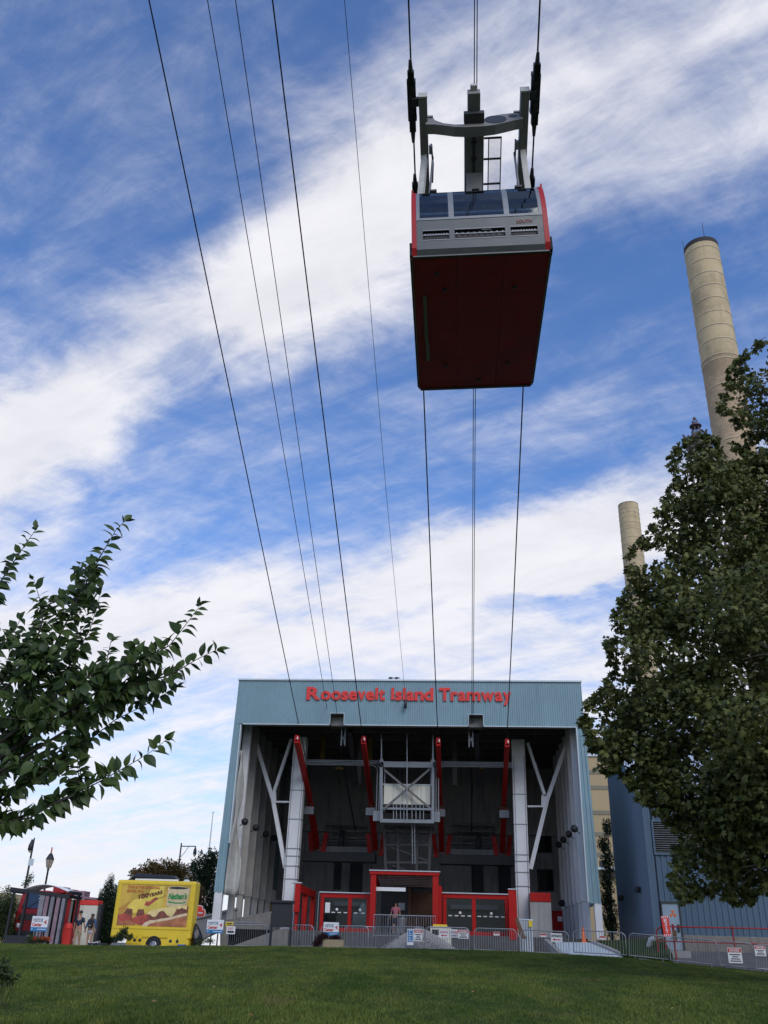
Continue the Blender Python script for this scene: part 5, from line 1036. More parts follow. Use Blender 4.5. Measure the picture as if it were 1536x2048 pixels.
# ================================================================== SHELTER, RED TRUCKS, BIN
SH = thing('open_shelter', (at(75, 1880, 50.5).x, 50.5, 1.3), 'black framed shelter with domed white roof and grey hanging strips', 'shelter')
sh = lambda mb, n, m, bv=0.0, par=SH: mb.build(n, m, par, bevel=bv)
Ys = 50.3; r0 = at(21, 1774, Ys); r1 = at(140, 1785, Ys); zr = (r0.z + r1.z) / 2
def slab(x0, x1, z0, z1, y0, y1, th):
    return MB().add([(x0, y0, z0 - th), (x1, y0, z1 - th), (x1, y1, z1 - th), (x0, y1, z0 - th), (x0, y0, z0), (x1, y0, z1), (x1, y1, z1), (x0, y1, z0)], [(0, 3, 2, 1), (4, 5, 6, 7), (0, 1, 5, 4), (1, 2, 6, 5), (2, 3, 7, 6), (3, 0, 4, 7)])
for y in (Ys, Ys + 1.7): sh(slab(r0.x, r1.x, r0.z, r1.z - .12, y, y + .1, .17), 'eaves_beam', 'black_paint')
for x in (r0.x, r1.x - .1): sh(slab(x, x + .1, zr, zr - .01, Ys + .1, Ys + 1.7, .17), 'eaves_beam', 'black_paint')
mb = MB(); n = 14; vs = []
for i in range(n + 1):
    u = i / n; x = r0.x + .6 + (r1.x - r0.x - .8) * u; z = zr - .02 + .30 * math.sin(math.pi * u); vs += [(x, Ys + .05, z), (x, Ys + 1.75, z)]
mb.add(vs, [(2 * i, 2 * i + 2, 2 * i + 3, 2 * i + 1) for i in range(n)], True); dm = sh(mb, 'domed_roof', 'white_plain'); dm.modifiers.new('t', 'SOLIDIFY').thickness = .03
for px, py, y in ((28, 1780, Ys), (54, 1782, Ys), (30, 1780, Ys + 1.6), (134, 1790, Ys), (134, 1790, Ys + 1.6)):
    x = at(px, py, Ys).x; sh(MB().box(x - .05, x + .05, y + .01, y + .11, 1.2, zr - .1), 'post', 'black_paint')
mat('strip_grey', (0.22, 0.21, 0.23), 0.5, var=0.25, scale=2, streak=0.3); mat('strip_rose', (0.27, 0.17, 0.20), 0.5, var=0.25, scale=2)
for k, px in enumerate((86, 96, 107, 119, 130)):
    a = at(px, 1788, Ys + .05); w = .20 if k else .26; zt = zr - .22 - .02 * k
    sh(MB().box(a.x - w / 2, a.x + w / 2, Ys + .04, Ys + .06, 1.35, zt), 'hanging_strip', 'strip_rose' if k in (1, 3) else 'strip_grey')
    sh(MB().box(a.x + w / 2 + .012, a.x + w / 2 + .05, Ys + .03, Ys + .08, 1.3, zt), 'strip_rail', 'black_paint')
c, d = at(80, 1870, Ys + .1), at(134, 1795, Ys + .1); sh(MB().box(c.x, d.x, Ys + .12, Ys + .135, 1.3, zr - .25), 'smoked_panel', 'glass_smoke')
sh(slab(at(8, 1880, Ys).x, at(75, 1880, Ys).x, 1.75, 1.72, Ys, Ys + 1.5, .42), 'low_plinth', 'black_paint')
mb = MB()
for k in range(9):
    x = at(78, 1790 + k * 9, Ys).x + rng.uniform(-.05, .05); mb.add([(x - .12, Ys + .1, zr - .25 - k * .16), (x + .1, Ys + .16, zr - .2 - k * .16), (x + .06, Ys + .22, zr - .42 - k * .16)], [(0, 1, 2)])
sh(mb, 'torn_plastic', 'white_plain')
def truck(name, label, px0, px1, pyt, pyb, Y, depth, parts):
    a = at(px0, pyb, Y); b = at(px1, pyt, Y); T = thing(name, ((a.x + b.x) / 2, Y, 1.3), label, 'truck'); return T, a, b
T1, a, b = truck('red_truck', 'red truck with a dark windscreen standing behind the shelter', 24, 78, 1776, 1872, 53.0, 5, None)
tt = lambda mb, n, m, bv=0.0, par=T1: mb.build(n, m, par, bevel=bv)
X0, X1 = at(28, 1840, 53).x, at(80, 1840, 53).x; z0 = 1.6; z1 = at(50, 1779, 53).z
tt(MB().prism([(X0, 53.0, z0 + .35), (X0, 53.0, z0 + 1.35), (X0, 53.15, z0 + 1.5), (X0, 53.45, z1), (X0, 57, z1), (X0, 57, z0 + .35)], (X1 - X0, 0, 0)), 'cab', 'truck_red', 0.06)
wp0, wp1 = at(40, 1808, 53.2), at(76, 1790, 53.2); ws = tt(MB().add([(X0 + .25, 53.13, z0 + 1.56), (X1 - .2, 53.13, z0 + 1.56), (X1 - .25, 53.39, z1 - .14), (X0 + .3, 53.39, z1 - .14)], [(0, 1, 2, 3)]), 'windscreen', 'glass_dark'); ws.modifiers.new('t', 'SOLIDIFY').thickness = .02
tt(MB().beam((X0 + .6, 53.1, z0 + 1.58), (X0 + 1.1, 53.22, z0 + 1.95), .02, .02), 'wiper', 'black_paint', par=ws)
tt(MB().box(X0 + .25, X1 - .25, 52.97, 52.998, z0 + .95, z0 + 1.25), 'grille', 'ad_dark'); tt(MB().box(X0 - .03, X1 + .03, 52.9, 53.05, z0 + .15, z0 + .40), 'bumper', 'black_paint', .02)
for x in (X0 + .3, X1 - .3): tt(MB().lathe((x, 52.98, z0 + .65), [(.02, -.05), (.1, -.04), (.13, 0)], 14, 1), 'headlight', 'white_plain')
for x in (X0 + .15, X1 - .15):
    for y in (54, 56.3): tt(MB().lathe((x, y, z0 + .12), [(.2, -.13), (.4, -.12), (.4, .12), (.2, .13)], 20, 0), 'wheel', 'black_rubber')
T2, a, b = truck('red_food_truck', 'long red food truck with white serving hatch behind the walking couple', 100, 196, 1774, 1880, 55.0, 5, None)
t2 = lambda mb, n, m, bv=0.0, par=T2: mb.build(n, m, par, bevel=bv)
Y2 = 54.6; X0, X1 = at(84, 1830, Y2).x, at(197, 1830, Y2).x; z1 = at(160, 1799, Y2).z
t2(MB().box(X0, X1, Y2, Y2 + 2.2, 1.7, z1), 'body', 'truck_red', .06); t2(slab(at(134, 1790, Y2).x, at(198, 1796, Y2).x, at(134, 1790, Y2).z, at(198, 1796, Y2).z, Y2 - .15, Y2 + 2.3, .12), 'roof_lid', 'strip_rose')
for p0, p1, pt, pb in ((106, 131, 1774, 1786), (132, 148, 1779, 1790), (149, 171, 1782, 1794)):
    c, d = at(p0, pb, Y2 + .6), at(p1, pt, Y2 + .6); t2(MB().box(c.x, d.x, Y2 + .5, Y2 + 1.4, c.z, d.z), 'roof_box', 'truck_red' if p0 != 149 else 'strip_rose', .03)
c, d = at(136, 1845, Y2), at(152, 1800, Y2); t2(MB().box(c.x, d.x, Y2 - .03, Y2 - .002, c.z, d.z), 'dark_hatch', 'glass_dark')
for x in (X0 + .8, X1 - .8): t2(MB().lathe((x, Y2 + .1, 1.65), [(.2, -.13), (.38, -.12), (.38, .12), (.2, .13)], 20, 1), 'wheel', 'black_rubber')
KB = thing('white_kiosk', (at(172, 1888, 53).x, 53.0, 1.3), 'tall off-white cabinet with red top band behind the walking couple', 'kiosk')
X0, X1 = at(154, 1850, 53).x, at(189, 1850, 53).x; zt = at(172, 1810, 53).z; zc = at(172, 1800, 53).z
MB().box(X0, X1, 53.0, 53.7, 1.3, zt).build('cabinet', 'cream_panel', KB, bevel=.02); MB().box(X0 - .02, X1 + .02, 52.97, 53.73, zt, zc).build('red_header', 'red_sign', KB, bevel=.02)
c, d = at(160, 1835, 52.9), at(170, 1828, 52.9); MB().box(c.x, d.x, 52.95, 52.997, c.z, d.z).build('menu_card', 'white_plain', KB)
c = at(194, 1835, 53.2); MB().box(c.x - .2, c.x + .18, 53.15, 53.6, 1.3, at(194, 1808, 53.2).z).build('side_unit', 'steel_dark', KB, bevel=.03)
c = at(134, 1880, 51.6); RB = thing('red_bin', (c.x, 51.6, 1.3), 'bright red lidded bin left of the walking man', 'bin'); zt = at(134, 1857, 51.6).z
MB().add([(c.x - .20, 51.4, 1.3), (c.x + .24, 51.4, 1.3), (c.x + .24, 51.8, 1.3), (c.x - .20, 51.8, 1.3), (c.x - .27, 51.35, zt), (c.x + .27, 51.35, zt), (c.x + .27, 51.85, zt), (c.x - .27, 51.85, zt)], [(0, 3, 2, 1), (4, 5, 6, 7), (0, 1, 5, 4), (1, 2, 6, 5), (2, 3, 7, 6), (3, 0, 4, 7)]).build('body', 'red_sign', RB, bevel=.03)
MB().lathe((c.x - .05, 51.6, zt), [(.26, 0), (.25, .12), (.17, .24), (.04, .29)], 18).build('dome_lid', 'red_sign', RB); MB().box(c.x - .3, c.x + .3, 51.33, 51.87, zt - .02, zt + .03).build('rim', 'red_sign', RB, bevel=.01)
c = at(195, 1886, 50.2); FC = thing('folded_cart', (c.x, 50.2, 1.3), 'low black folded cart with a pale bar lying beside the walking woman', 'cart')
MB().box(c.x - .45, c.x + .45, 50.0, 50.5, 1.42, 1.50).build('deck', 'black_paint', FC, bevel=.02); MB().tube([(c.x - .5, 50.1, 1.62), (c.x - .35, 50.1, 1.47), (c.x + .05, 50.05, 1.56), (c.x + .1, 50.05, 1.46)], .02, 6).build('handle', 'white_plain', FC)
for x in (-.35, .35): MB().lathe((c.x + x, 50.05, 1.38), [(.03, -.03), (.07, -.025), (.07, .025), (.03, .03)], 12, 1).build('wheel', 'black_rubber', FC)

# ================================================================== PEOPLE
def skinned(name, joints, bones, m, parent, root=0, sub=2):
    """one continuous surface grown over a joint skeleton"""
    me = bpy.data.meshes.new(name); me.from_pydata([j[0] for j in joints], bones, []); ob = bpy.data.objects.new(name, me); col.objects.link(ob)
    ob.modifiers.new('skin', 'SKIN').use_smooth_shade = True
    for i, j in enumerate(joints):
        r = j[1] if isinstance(j[1], tuple) else (j[1], j[1]); me.skin_vertices[0].data[i].radius = r; me.skin_vertices[0].data[i].use_root = (i == root)
    s = ob.modifiers.new('sub', 'SUBSURF'); s.levels = s.render_levels = sub
    bpy.context.view_layer.update(); dg = bpy.context.evaluated_depsgraph_get(); nm = bpy.data.meshes.new_from_object(ob.evaluated_get(dg))
    bpy.data.objects.remove(ob); nm.materials.clear(); nm.materials.append(MATS[m]); nm.polygons.foreach_set('use_smooth', [True] * len(nm.polygons))
    o = bpy.data.objects.new(name, nm); col.objects.link(o); o.parent = parent; return o
def person(loc, h, label, shirt, shorts, hair, long_hair, cap, backpack, hold, step, fem):
    P = thing('person', loc, label, 'person', 'people walking'); k = h / 1.75; sw = .185 if fem else .205; hp = .10; V = lambda x, y, z: (x * k, y * k, z * k)
    lx, rx = -hp, hp; hand = hold                               # +1: right hand out, -1: left hand out
    J = [(V(0, 0, .95), .13 * k), (V(0, -.01, 1.15), .125 * k), (V(0, .0, 1.36), .135 * k), (V(0, .01, 1.47), .06 * k), (V(0, .015, 1.54), .058 * k)]
    B = [(0, 1), (1, 2), (2, 3), (3, 4)]
    J += [(V(0, .0, 1.61), (.078 * k, .09 * k)), (V(0, .0, 1.69), (.075 * k, .088 * k))]; B += [(4, 5), (5, 6)]
    legs = []
    for s, x in ((-1, lx), (1, rx)):
        st_ = step * s; i = len(J); J += [(V(x, 0, .88), .095 * k), (V(x * 1.05, st_ * .5 - .02, .50), .062 * k), (V(x * 1.05, st_ * .9 + .02, .30), .055 * k), (V(x * 1.05, st_ + .03, .09), .038 * k), (V(x * 1.1, st_ - .01, .035), .04 * k), (V(x * 1.25, st_ + .14, .03), .035 * k)]
        B += [(0, i), (i, i + 1), (i + 1, i + 2), (i + 2, i + 3), (i + 3, i + 4), (i + 4, i + 5)]; legs.append(i)
    arms = []
    for s in (-1, 1):
        i = len(J); out = .06 if s == hand else .0
        J += [(V(s * sw, 0, 1.40), .056 * k), (V(s * (sw + .05 + out * .5), -.02, 1.14), .043 * k), (V(s * (sw + .07 + out), .04, .92), .032 * k), (V(s * (sw + .075 + out), .05, .84), (.025 * k, .038 * k))]
        B += [(2, i), (i, i + 1), (i + 1, i + 2), (i + 2, i + 3)]; arms.append(i)
        for f, (dx, dy, ln) in enumerate(((.0, -.025, .075), (0, -.008, .085), (0, .01, .08), (0, .026, .065))):
            j = len(J); J += [(V(s * (sw + .075 + out), .05 + dy, .80), .010 * k), (V(s * (sw + .065 + out), .055 + dy, .80 - ln * .9), .008 * k)]; B += [(i + 3, j), (j, j + 1)]
        j = len(J); J += [(V(s * (sw + .05 + out), .09, .83), .011 * k), (V(s * (sw + .045 + out), .10, .785), .009 * k)]; B += [(i + 3, j), (j, j + 1)]
    body = skinned('body', J, B, 'skin', P, 0)
    # shirt: torso and sleeves
    JS = [(V(0, 0, .93), (.155 * k, .135 * k)), (V(0, -.01, 1.15), .142 * k), (V(0, 0, 1.36), .15 * k), (V(0, .01, 1.455), .075 * k)]; BS = [(0, 1), (1, 2), (2, 3)]
    for s in (-1, 1):
        i = len(JS); out = .06 if s == hand else 0; ln = 1.16 if not fem else .93
        JS += [(V(s * sw, 0, 1.395), .07 * k), (V(s * (sw + .045 + out * .5), -.018, max(ln, 1.16)), .056 * k)]; BS += [(2, i), (i, i + 1)]
        if fem: JS += [(V(s * (sw + .07 + out), .035, .95), .042 * k)]; BS += [(i + 1, i + 2)]
    skinned('shirt' if not fem else 'jacket', JS, BS, shirt, P, 0)
    JP = [(V(0, 0, .93), (.15 * k, .135 * k)), (V(0, 0, .86), (.14 * k, .13 * k))]; BPn = [(0, 1)]; zend = .50 if not fem else .70
    for s, x in ((-1, lx), (1, rx)):
        i = len(JP); t = (.88 - zend) / .38; JP += [(V(x, 0, .84), .105 * k), (V(x * 1.05, step * s * .5 * t, zend), (.09 if not fem else .1) * k)]; BPn += [(1, i), (i, i + 1)]
    skinned('shorts', JP, BPn, shorts, P, 0)
    for s, x in ((-1, lx), (1, rx)): MB().add([], []); 
    for s, x in ((-1, lx), (1, rx)):
        sx, sy = x * 1.12 * k, step * s * k; MB().lathe((sx, sy + .05 * k, .045 * k), [(.02, -.10 * k), (.045 * k, -.07 * k), (.05 * k, .03 * k), (.042 * k, .11 * k), (.01, .14 * k)], 12, 1).build('shoe', 'white_plain' if not fem else 'black_rubber', P, local=True)
    # hair with an open face at the front (+y, away from the camera)
    JH = [(V(0, -.03, 1.62), (.088 * k, .085 * k)), (V(0, -.015, 1.70), (.086 * k, .09 * k)), (V(0, -.01, 1.735), .06 * k)]; BH = [(0, 1), (1, 2)]
    if long_hair: JH += [(V(0, -.075, 1.50), (.085 * k, .05 * k)), (V(0, -.10, 1.36), (.075 * k, .04 * k)), (V(0, -.11, 1.24), (.04 * k, .025 * k))]; BH += [(0, 3), (3, 4), (4, 5)]
    skinned('hair', JH, BH, hair, P, 0)
    for s in (-1, 1): MB().lathe((s * .083 * k, .0, 1.62 * k), [(.008, -.01), (.028 * k, -.006), (.028 * k, .006), (.008, .01)], 10, 0).build('ear', 'skin', P, local=True)
    for s in (-1, 1): MB().lathe((s * .03 * k, .084 * k, 1.635 * k), [(.003, -.006), (.011 * k, 0), (.003, .006)], 8, 1).build('eye', 'print_black', P, local=True)
    MB().add([V(-.014, .08, 1.60), V(.014, .08, 1.60), V(0, .085, 1.64), V(0, .108, 1.605)], [(0, 1, 3), (1, 2, 3), (2, 0, 3), (0, 2, 1)]).build('nose', 'skin', P, local=True)
    MB().beam(V(-.022, .088, 1.575), V(.022, .088, 1.575), .008, .008).build('mouth', 'print_red', P, local=True)
    if cap:
        MB().lathe(V(0, -.005, 1.70), [(.098 * k, -.02 * k), (.10 * k, .02 * k), (.085 * k, .065 * k), (.04 * k, .09 * k), (.005, .095 * k)], 18).build('cap', cap, P, local=True)
        MB().prism([V(-.08, .07, 1.685), V(.08, .07, 1.685), V(.06, .17, 1.675), V(-.06, .17, 1.675)], (0, 0, .012)).build('cap_brim', cap, P, local=True)
    if backpack:
        bp = MB().box(-.145 * k, .145 * k, -.30 * k, -.12 * k, 1.02 * k, 1.42 * k).build('backpack', backpack, P, bevel=.045, local=True); MB().box(-.11 * k, .11 * k, -.335 * k, -.302 * k, 1.06 * k, 1.24 * k).build('front_pocket', backpack, bp, bevel=.02, local=True)
        MB().box(-.05 * k, .05 * k, -.342 * k, -.337 * k, 1.12 * k, 1.14 * k).build('patch', 'white_plain', bp, local=True)
        for s in (-1, 1): MB().tube([V(s * .11, -.13, 1.40), V(s * .12, .0, 1.50), V(s * .12, .13, 1.36), V(s * .13, .12, 1.12), V(s * .12, -.1, 1.03)], .018 * k, 6).build('strap', backpack, bp, local=True)
    return P
mat('cloth_navy', (0.018, 0.03, 0.055), .8); mat('cloth_tan', (0.36, 0.28, 0.17), .85, var=.1); mat('cloth_denim', (0.06, 0.12, 0.26), .85, var=.15, scale=8); mat('cloth_pale', (0.42, 0.50, 0.60), .85, var=.1); mat('cloth_black', (0.02, 0.02, 0.024), .8); mat('hair_dark', (0.02, 0.013, 0.009), .5); mat('hair_brown', (0.06, 0.035, 0.018), .5)
pm, pw = at(152, 1889, 51.0), at(177, 1889, 51.0); zp = floor_z(-20, 51) + 0.0
Pm = person((pm.x, 51.0, crest(pm.x) - .12), 1.76, 'man in navy T-shirt, tan shorts and dark cap walking away', 'cloth_navy', 'cloth_tan', 'hair_dark', False, 'cloth_black', None, 1, .10, False); Pm.rotation_euler = (0, 0, R(-4))
Pw = person((pw.x, 51.0, crest(pw.x) - .12), 1.66, 'woman in denim jacket and pale shorts with a dark backpack walking away', 'cloth_denim', 'cloth_pale', 'hair_brown', True, None, 'cloth_black', -1, -.08, True); Pw.rotation_euler = (0, 0, R(5))
mat('cloth_pink', (0.50, 0.16, 0.20), .85); px_ = at(791, 1850, 55.8)
Pp = person((px_.x, 55.8, FLZ), 1.66, 'person in a pink top standing behind the portal railing', 'cloth_pink', 'cloth_navy', 'hair_dark', True, None, None, 1, .04, False); Pp.rotation_euler = (0, 0, R(170)); Pp['group'] = 'people standing'
# ================================================================== LAMP POSTS, FLAGPOLE
mat('lamp_glass', (0.55, 0.50, 0.38), .3, var=.05)
def pole_lamp(px, pyt, Y, label, kind):
    a = at(px, pyt, Y); zb = crest(a.x) - .3; L = thing('lamp_post', (a.x, Y, zb), label, 'lamp post', 'lamp posts'); g = lambda mb, n, m, par=L: mb.build(n, m, par); zt = a.z
    if kind == 'lantern':
        g(MB().lathe((a.x, Y, zb), [(.16, 0), (.14, .3), (.07, .5), (.055, zt - zb - 1.25), (.09, zt - zb - 1.2), (.05, zt - zb - 1.15)], 12), 'pole', 'black_paint'); h0 = zt - 1.15
        g(MB().lathe((a.x, Y, h0), [(.06, 0), (.12, .05), (.22, .5), (.23, .52)], 8), 'lantern_glass', 'lamp_glass'); g(MB().lathe((a.x, Y, h0 + .52), [(.27, 0), (.25, .05), (.12, .3), (.05, .36), (.03, .42)], 8), 'lantern_roof', 'black_paint')
        for k in range(4): t = k * math.pi / 2 + .4; g(MB().tube([(a.x + .12 * math.cos(t), Y + .12 * math.sin(t), h0 + .05), (a.x + .24 * math.cos(t), Y + .24 * math.sin(t), h0 + .53)], .014, 5), 'lantern_rib', 'black_paint')
        g(MB().lathe((a.x, Y, h0 + .9), [(.045, 0), (.04, .3), (.02, .33)], 8), 'red_beacon', 'print_red')
    elif kind == 'tall':
        g(MB().lathe((a.x, Y, zb), [(.12, 0), (.09, .6), (.055, zt - zb - .1), (.02, zt - zb)], 10), 'pole', 'black_paint'); p = at(64, 1692, Y)
        g(MB().tube([(a.x, Y, zt - .15), (a.x - .12, Y - .1, zt - .25), (p.x, Y - .15, zt - .5)], .03, 6), 'lamp_arm', 'black_paint'); g(MB().lathe((p.x, Y - .15, p.z - .3), [(.13, 0), (.17, .08), (.15, .35), (.08, .55), (.04, .7)], 12), 'lamp_housing', 'black_paint'); g(MB().lathe((p.x, Y - .15, p.z - .42), [(.05, 0), (.11, .08), (.12, .12)], 12), 'lamp_glass', 'lamp_glass')
        q = at(63, 1725, Y); g(MB().box(q.x - .16, q.x + .18, Y - .12, Y - .09, q.z - .2, q.z + .22), 'street_plate', 'trim_pale')
    else:
        g(MB().lathe((a.x, Y, zb), [(.12, 0), (.09, .6), (.05, zt - zb)], 10), 'pole', 'steel_dark'); b = at(392, 1692, Y)
        g(MB().tube([(a.x, Y, zt - .22), (b.x, Y, zt - .2)], .035, 6), 'lamp_arm', 'steel_dark'); g(MB().tube([(a.x, Y, zt - 1.0), (a.x + .3, Y, zt - .65), (a.x + .55, Y, zt - .25)], .02, 6), 'arm_brace', 'steel_dark')
        g(MB().lathe((b.x - .03, Y, zt - .75), [(.10, 0), (.13, .06), (.11, .3), (.05, .45), (.03, .55)], 12), 'lamp_housing', 'steel_dark'); g(MB().lathe((b.x - .03, Y, zt - .90), [(.04, 0), (.09, .08), (.1, .15)], 12), 'lamp_glass', 'lamp_glass')
pole_lamp(69, 1675, 60, 'tall black lamp post with a small plate at the far left', 'tall'); pole_lamp(104, 1697, 56, 'black lantern lamp post with a red tip behind the shelter', 'lantern'); pole_lamp(363, 1686, 66, 'dark lamp post with a horizontal arm behind the yellow trailer', 'arm')
a = at(426, 1627, 70); FP = thing('flagpole', (a.x, 70, 1.0), 'slender bare white flagpole left of the station', 'flagpole'); MB().lathe((a.x, 70, 1.0), [(.11, 0), (.09, 1.0), (.035, a.z - 1.0)], 10).build('pole', 'white_plain', FP); MB().lathe((a.x, 70, a.z), [(.01, 0), (.07, .06), (.07, .10), (.01, .15)], 10).build('finial_ball', 'trim_pale', FP)

# ================================================================== GREY-BLUE SHED, RED RAILING
SHD = thing('blue_shed', (14, 50.0, 1.0), 'grey-blue ribbed metal shed with sloping roof behind the big tree', 'shed')
sd = lambda mb, n, m, bv=0.0, par=SHD: mb.build(n, m, par, bevel=bv)
SX0, SX1, SY0, SY1 = 9.59, 30.0, 50.0, 60.6; SZ0 = 2.68; SZE = at(1275, 1590, SY0).z; SL = (12.07 - SZE) / 4.44; SZR = SZE + SL * (SY1 - SY0)
dx0, dx1 = at(1325, 1850, SY0).x, at(1364, 1850, SY0).x; dzt = at(1345, 1803, SY0).z; dz0 = at(1350, 1902, SY0).z
lx0, lx1 = at(1308, 1670, SY0).x, 17.6; lz0, lz1 = at(1316, 1706, SY0).z, at(1308, 1644, SY0).z
for a, b, c, d in ((SX0 + .25, lx0, SZ0, SZE), (lx1, SX1, SZ0, SZE), (lx0, dx0, SZ0, lz0), (lx0, lx1, lz1, SZE), (dx0, dx1, dzt, lz0), (dx1, lx1, SZ0, lz0)):
    sd(corrugated(MB(), a, b, c, d, SY0, 0.30, 0.04), 'ribbed_wall', 'shed_blue')
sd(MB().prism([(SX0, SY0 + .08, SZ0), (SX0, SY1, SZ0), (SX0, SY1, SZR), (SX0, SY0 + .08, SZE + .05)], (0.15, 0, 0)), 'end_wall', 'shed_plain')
sd(MB().box(SX0 - .02, SX0 + .24, SY0 - .03, SY0 + .07, SZ0, SZE), 'corner_trim', 'shed_blue', .01)
rf = MB(); n = int((SX1 - SX0) / .3)
for i in range(n):
    x = SX0 - .1 + i * .3
    for a, b, h in ((0, .14, .0), (.14, .30, .05)): rf.add([(x + a, SY0 - .2, SZE - .05 + h), (x + b, SY0 - .2, SZE - .05 + h), (x + b, SY1, SZR + .05 + h), (x + a, SY1, SZR + .05 + h)], [(0, 1, 2, 3)])
    rf.add([(x + .14, SY0 - .2, SZE - .05), (x + .14, SY1, SZR + .05), (x + .14, SY1, SZR + .10), (x + .14, SY0 - .2, SZE)], [(0, 1, 2, 3)])
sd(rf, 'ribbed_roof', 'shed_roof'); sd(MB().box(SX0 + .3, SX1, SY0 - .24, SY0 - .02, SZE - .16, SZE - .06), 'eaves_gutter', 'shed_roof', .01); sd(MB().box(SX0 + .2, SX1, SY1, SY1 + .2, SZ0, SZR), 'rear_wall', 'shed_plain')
sd(MB().box(SX0 - .02, dx0, SY0 - .08, SY0 + .3, 0.6, SZ0 - .003), 'plinth', 'kerb_stone', .02); sd(MB().box(dx1, SX1, SY0 - .08, SY0 + .3, 0.6, SZ0 - .003), 'plinth', 'kerb_stone', .02); sd(MB().box(SX0 - .02, SX0 + .3, SY0 + .31, SY1, 0.6, SZ0 - .003), 'plinth', 'kerb_stone')
lv = sd(MB().box(lx0, lx1, SY0 + .25, SY0 + .3, lz0, lz1), 'louvre_back', 'black_paint')
for (a, b, c, d) in ((lx0 - .1, lx1 + .1, lz1, lz1 + .1), (lx0 - .1, lx1 + .1, lz0 - .1, lz0), (lx0 - .1, lx0, lz0, lz1), (lx1, lx1 + .1, lz0, lz1)): sd(MB().box(a, b, SY0 - .06, SY0 + .2, c, d), 'louvre_frame', 'shed_blue', .01, lv)
for k in range(14):
    z = lz0 + .03 + (lz1 - lz0) * k / 14; sd(MB().prism([(lx0, SY0 - .03, z), (lx0, SY0 - .03, z + .018), (lx0, SY0 + .12, z + .075), (lx0, SY0 + .12, z + .055)], (lx1 - lx0, 0, 0)), 'louvre_slat', 'steel_grey', 0, lv)
mat('door_grey', (0.26, 0.34, 0.40), .6, var=.06)
dr = sd(MB().box(dx0 + .06, dx1 - .06, SY0 + .02, SY0 + .08, dz0, dzt - .08), 'door', 'door_grey', .01)
sd(MB().box(dx0, dx0 + .058, SY0 - .05, SY0 + .2, dz0, dzt).box(dx1 - .058, dx1, SY0 - .05, SY0 + .2, dz0, dzt).box(dx0 + .059, dx1 - .059, SY0 - .05, SY0 + .2, dzt - .078, dzt), 'door_frame', 'steel_dark', 0, dr)
sd(MB().box(dx1 - .24, dx1 - .14, SY0 - .06, SY0 + .018, dz0 + .85, dz0 + 1.2), 'door_handle', 'black_paint', .01, dr)
c = at(1346, 1828, SY0); 
for k in range(3):
    t0 = R(90 + 120 * k); P = [(c.x, SY0 + .01, c.z)] + [(c.x + .17 * math.cos(t0 + t), SY0 + .01, c.z + .17 * math.sin(t0 + t)) for t in np.linspace(-.5, .5, 6)]; sd(MB().prism(P, (0, -.004, 0)), 'trefoil_mark', 'orange', 0, dr)
sd(MB().box(dx0, dx1, SY0 - 1.2, SY0 + .3, 0.6, dz0 - .002), 'door_step', 'concrete', .02)
for px, py in ((1243, 1796), (1277, 1779)):
    p = atx(px, py, SX0 - .12); w = sd(MB().lathe((p.x - .06, p.y, p.z), [(.09, -.16), (.15, -.1), (.14, .1), (.06, .17)], 10), 'wall_lamp', 'steel_dark'); sd(MB().box(p.x - .02, SX0 - .001, p.y - .08, p.y + .08, p.z - .05, p.z + .12), 'lamp_mount', 'steel_dark', 0, w)
c = at(1411, 1780, SY0); sd(MB().box(c.x - .25, c.x + .2, SY0 - .2, SY0 - .005, c.z - .18, c.z + .15), 'wall_box', 'black_paint', .02)
RR = thing('red_railing', (at(1420, 1890, 48.3).x, 48.3, 1.2), 'red pipe railing in front of the grey-blue shed', 'railing'); Yr = 48.3; rr = lambda mb, n, m='truck_red': mb.build(n, m, RR)
def up_(px): return at(px, 1856 - 1.5 * (px > 1320), Yr)
pz = up_(1312); p2 = at(1328, 1853, Yr); p3 = at(1548, 1858, Yr); g0 = 1.1
rr(MB().tube([(pz.x, Yr, g0), (pz.x, Yr, pz.z - .15), (pz.x + .12, Yr, pz.z), p2, p3, (p3.x + 5, Yr, p3.z)], .035, 8), 'top_rail'); q = at(1312, 1882, Yr); rr(MB().tube([(pz.x, Yr, q.z), (p3.x + 5, Yr, q.z)], .03, 8), 'mid_rail')
for px in (1330, 1348, 1467, 1560): x = at(px, 1870, Yr).x; rr(MB().tube([(x, Yr + .06, g0), (x, Yr + .06, p2.z + (.12 if px in (1348, 1467) else 0))], .05 if px == 1348 else .035, 8), 'post')
c = at(1350, 1872, Yr - .1); rr(MB().box(c.x - .1, c.x + .1, Yr - .06, Yr - .04, c.z - .2, c.z + .25), 'dark_plate', 'wood_rust')
S, x0, x1, z0, z1 = board('vertical_exit_sign', 1328, 1832, 1339, 1873, Yr - .15, 'vertical red EXIT sign with striped ends on the red railing', 'red_sign')
S.rotation_euler = (0, R(-3.5), 0)
for i, ch in enumerate('EXIT'): h = (z1 - z0) * .15; text(MB(), ch, h / .7, (x0 + (x1 - x0) * (.28 if ch != 'I' else .42), Yr - .156, z1 - (z1 - z0) * (.30 + .175 * i)), bold=.004, width=(x1 - x0) * (.45 if ch != 'I' else .12)).build('lettering', 'white_plain', S)
for zz in (z0, z1 - (z1 - z0) * .12):
    for k in range(4): x = x0 + (x1 - x0) * (.06 + .24 * k); MB().prism([(x, Yr - .151, zz + .01), (x + .035, Yr - .151, zz + .01), (x + .06, Yr - .151, zz + .11), (x + .025, Yr - .151, zz + .11)], (0, -.004, 0)).build('stripe', 'white_plain', S)
bk = MB(); P0, P1, P2, P3 = at(1176, 1882, 53.5), at(1325, 1876, 49.9), at(1345, 1908, 47.6), at(1256, 1912, 48.6)
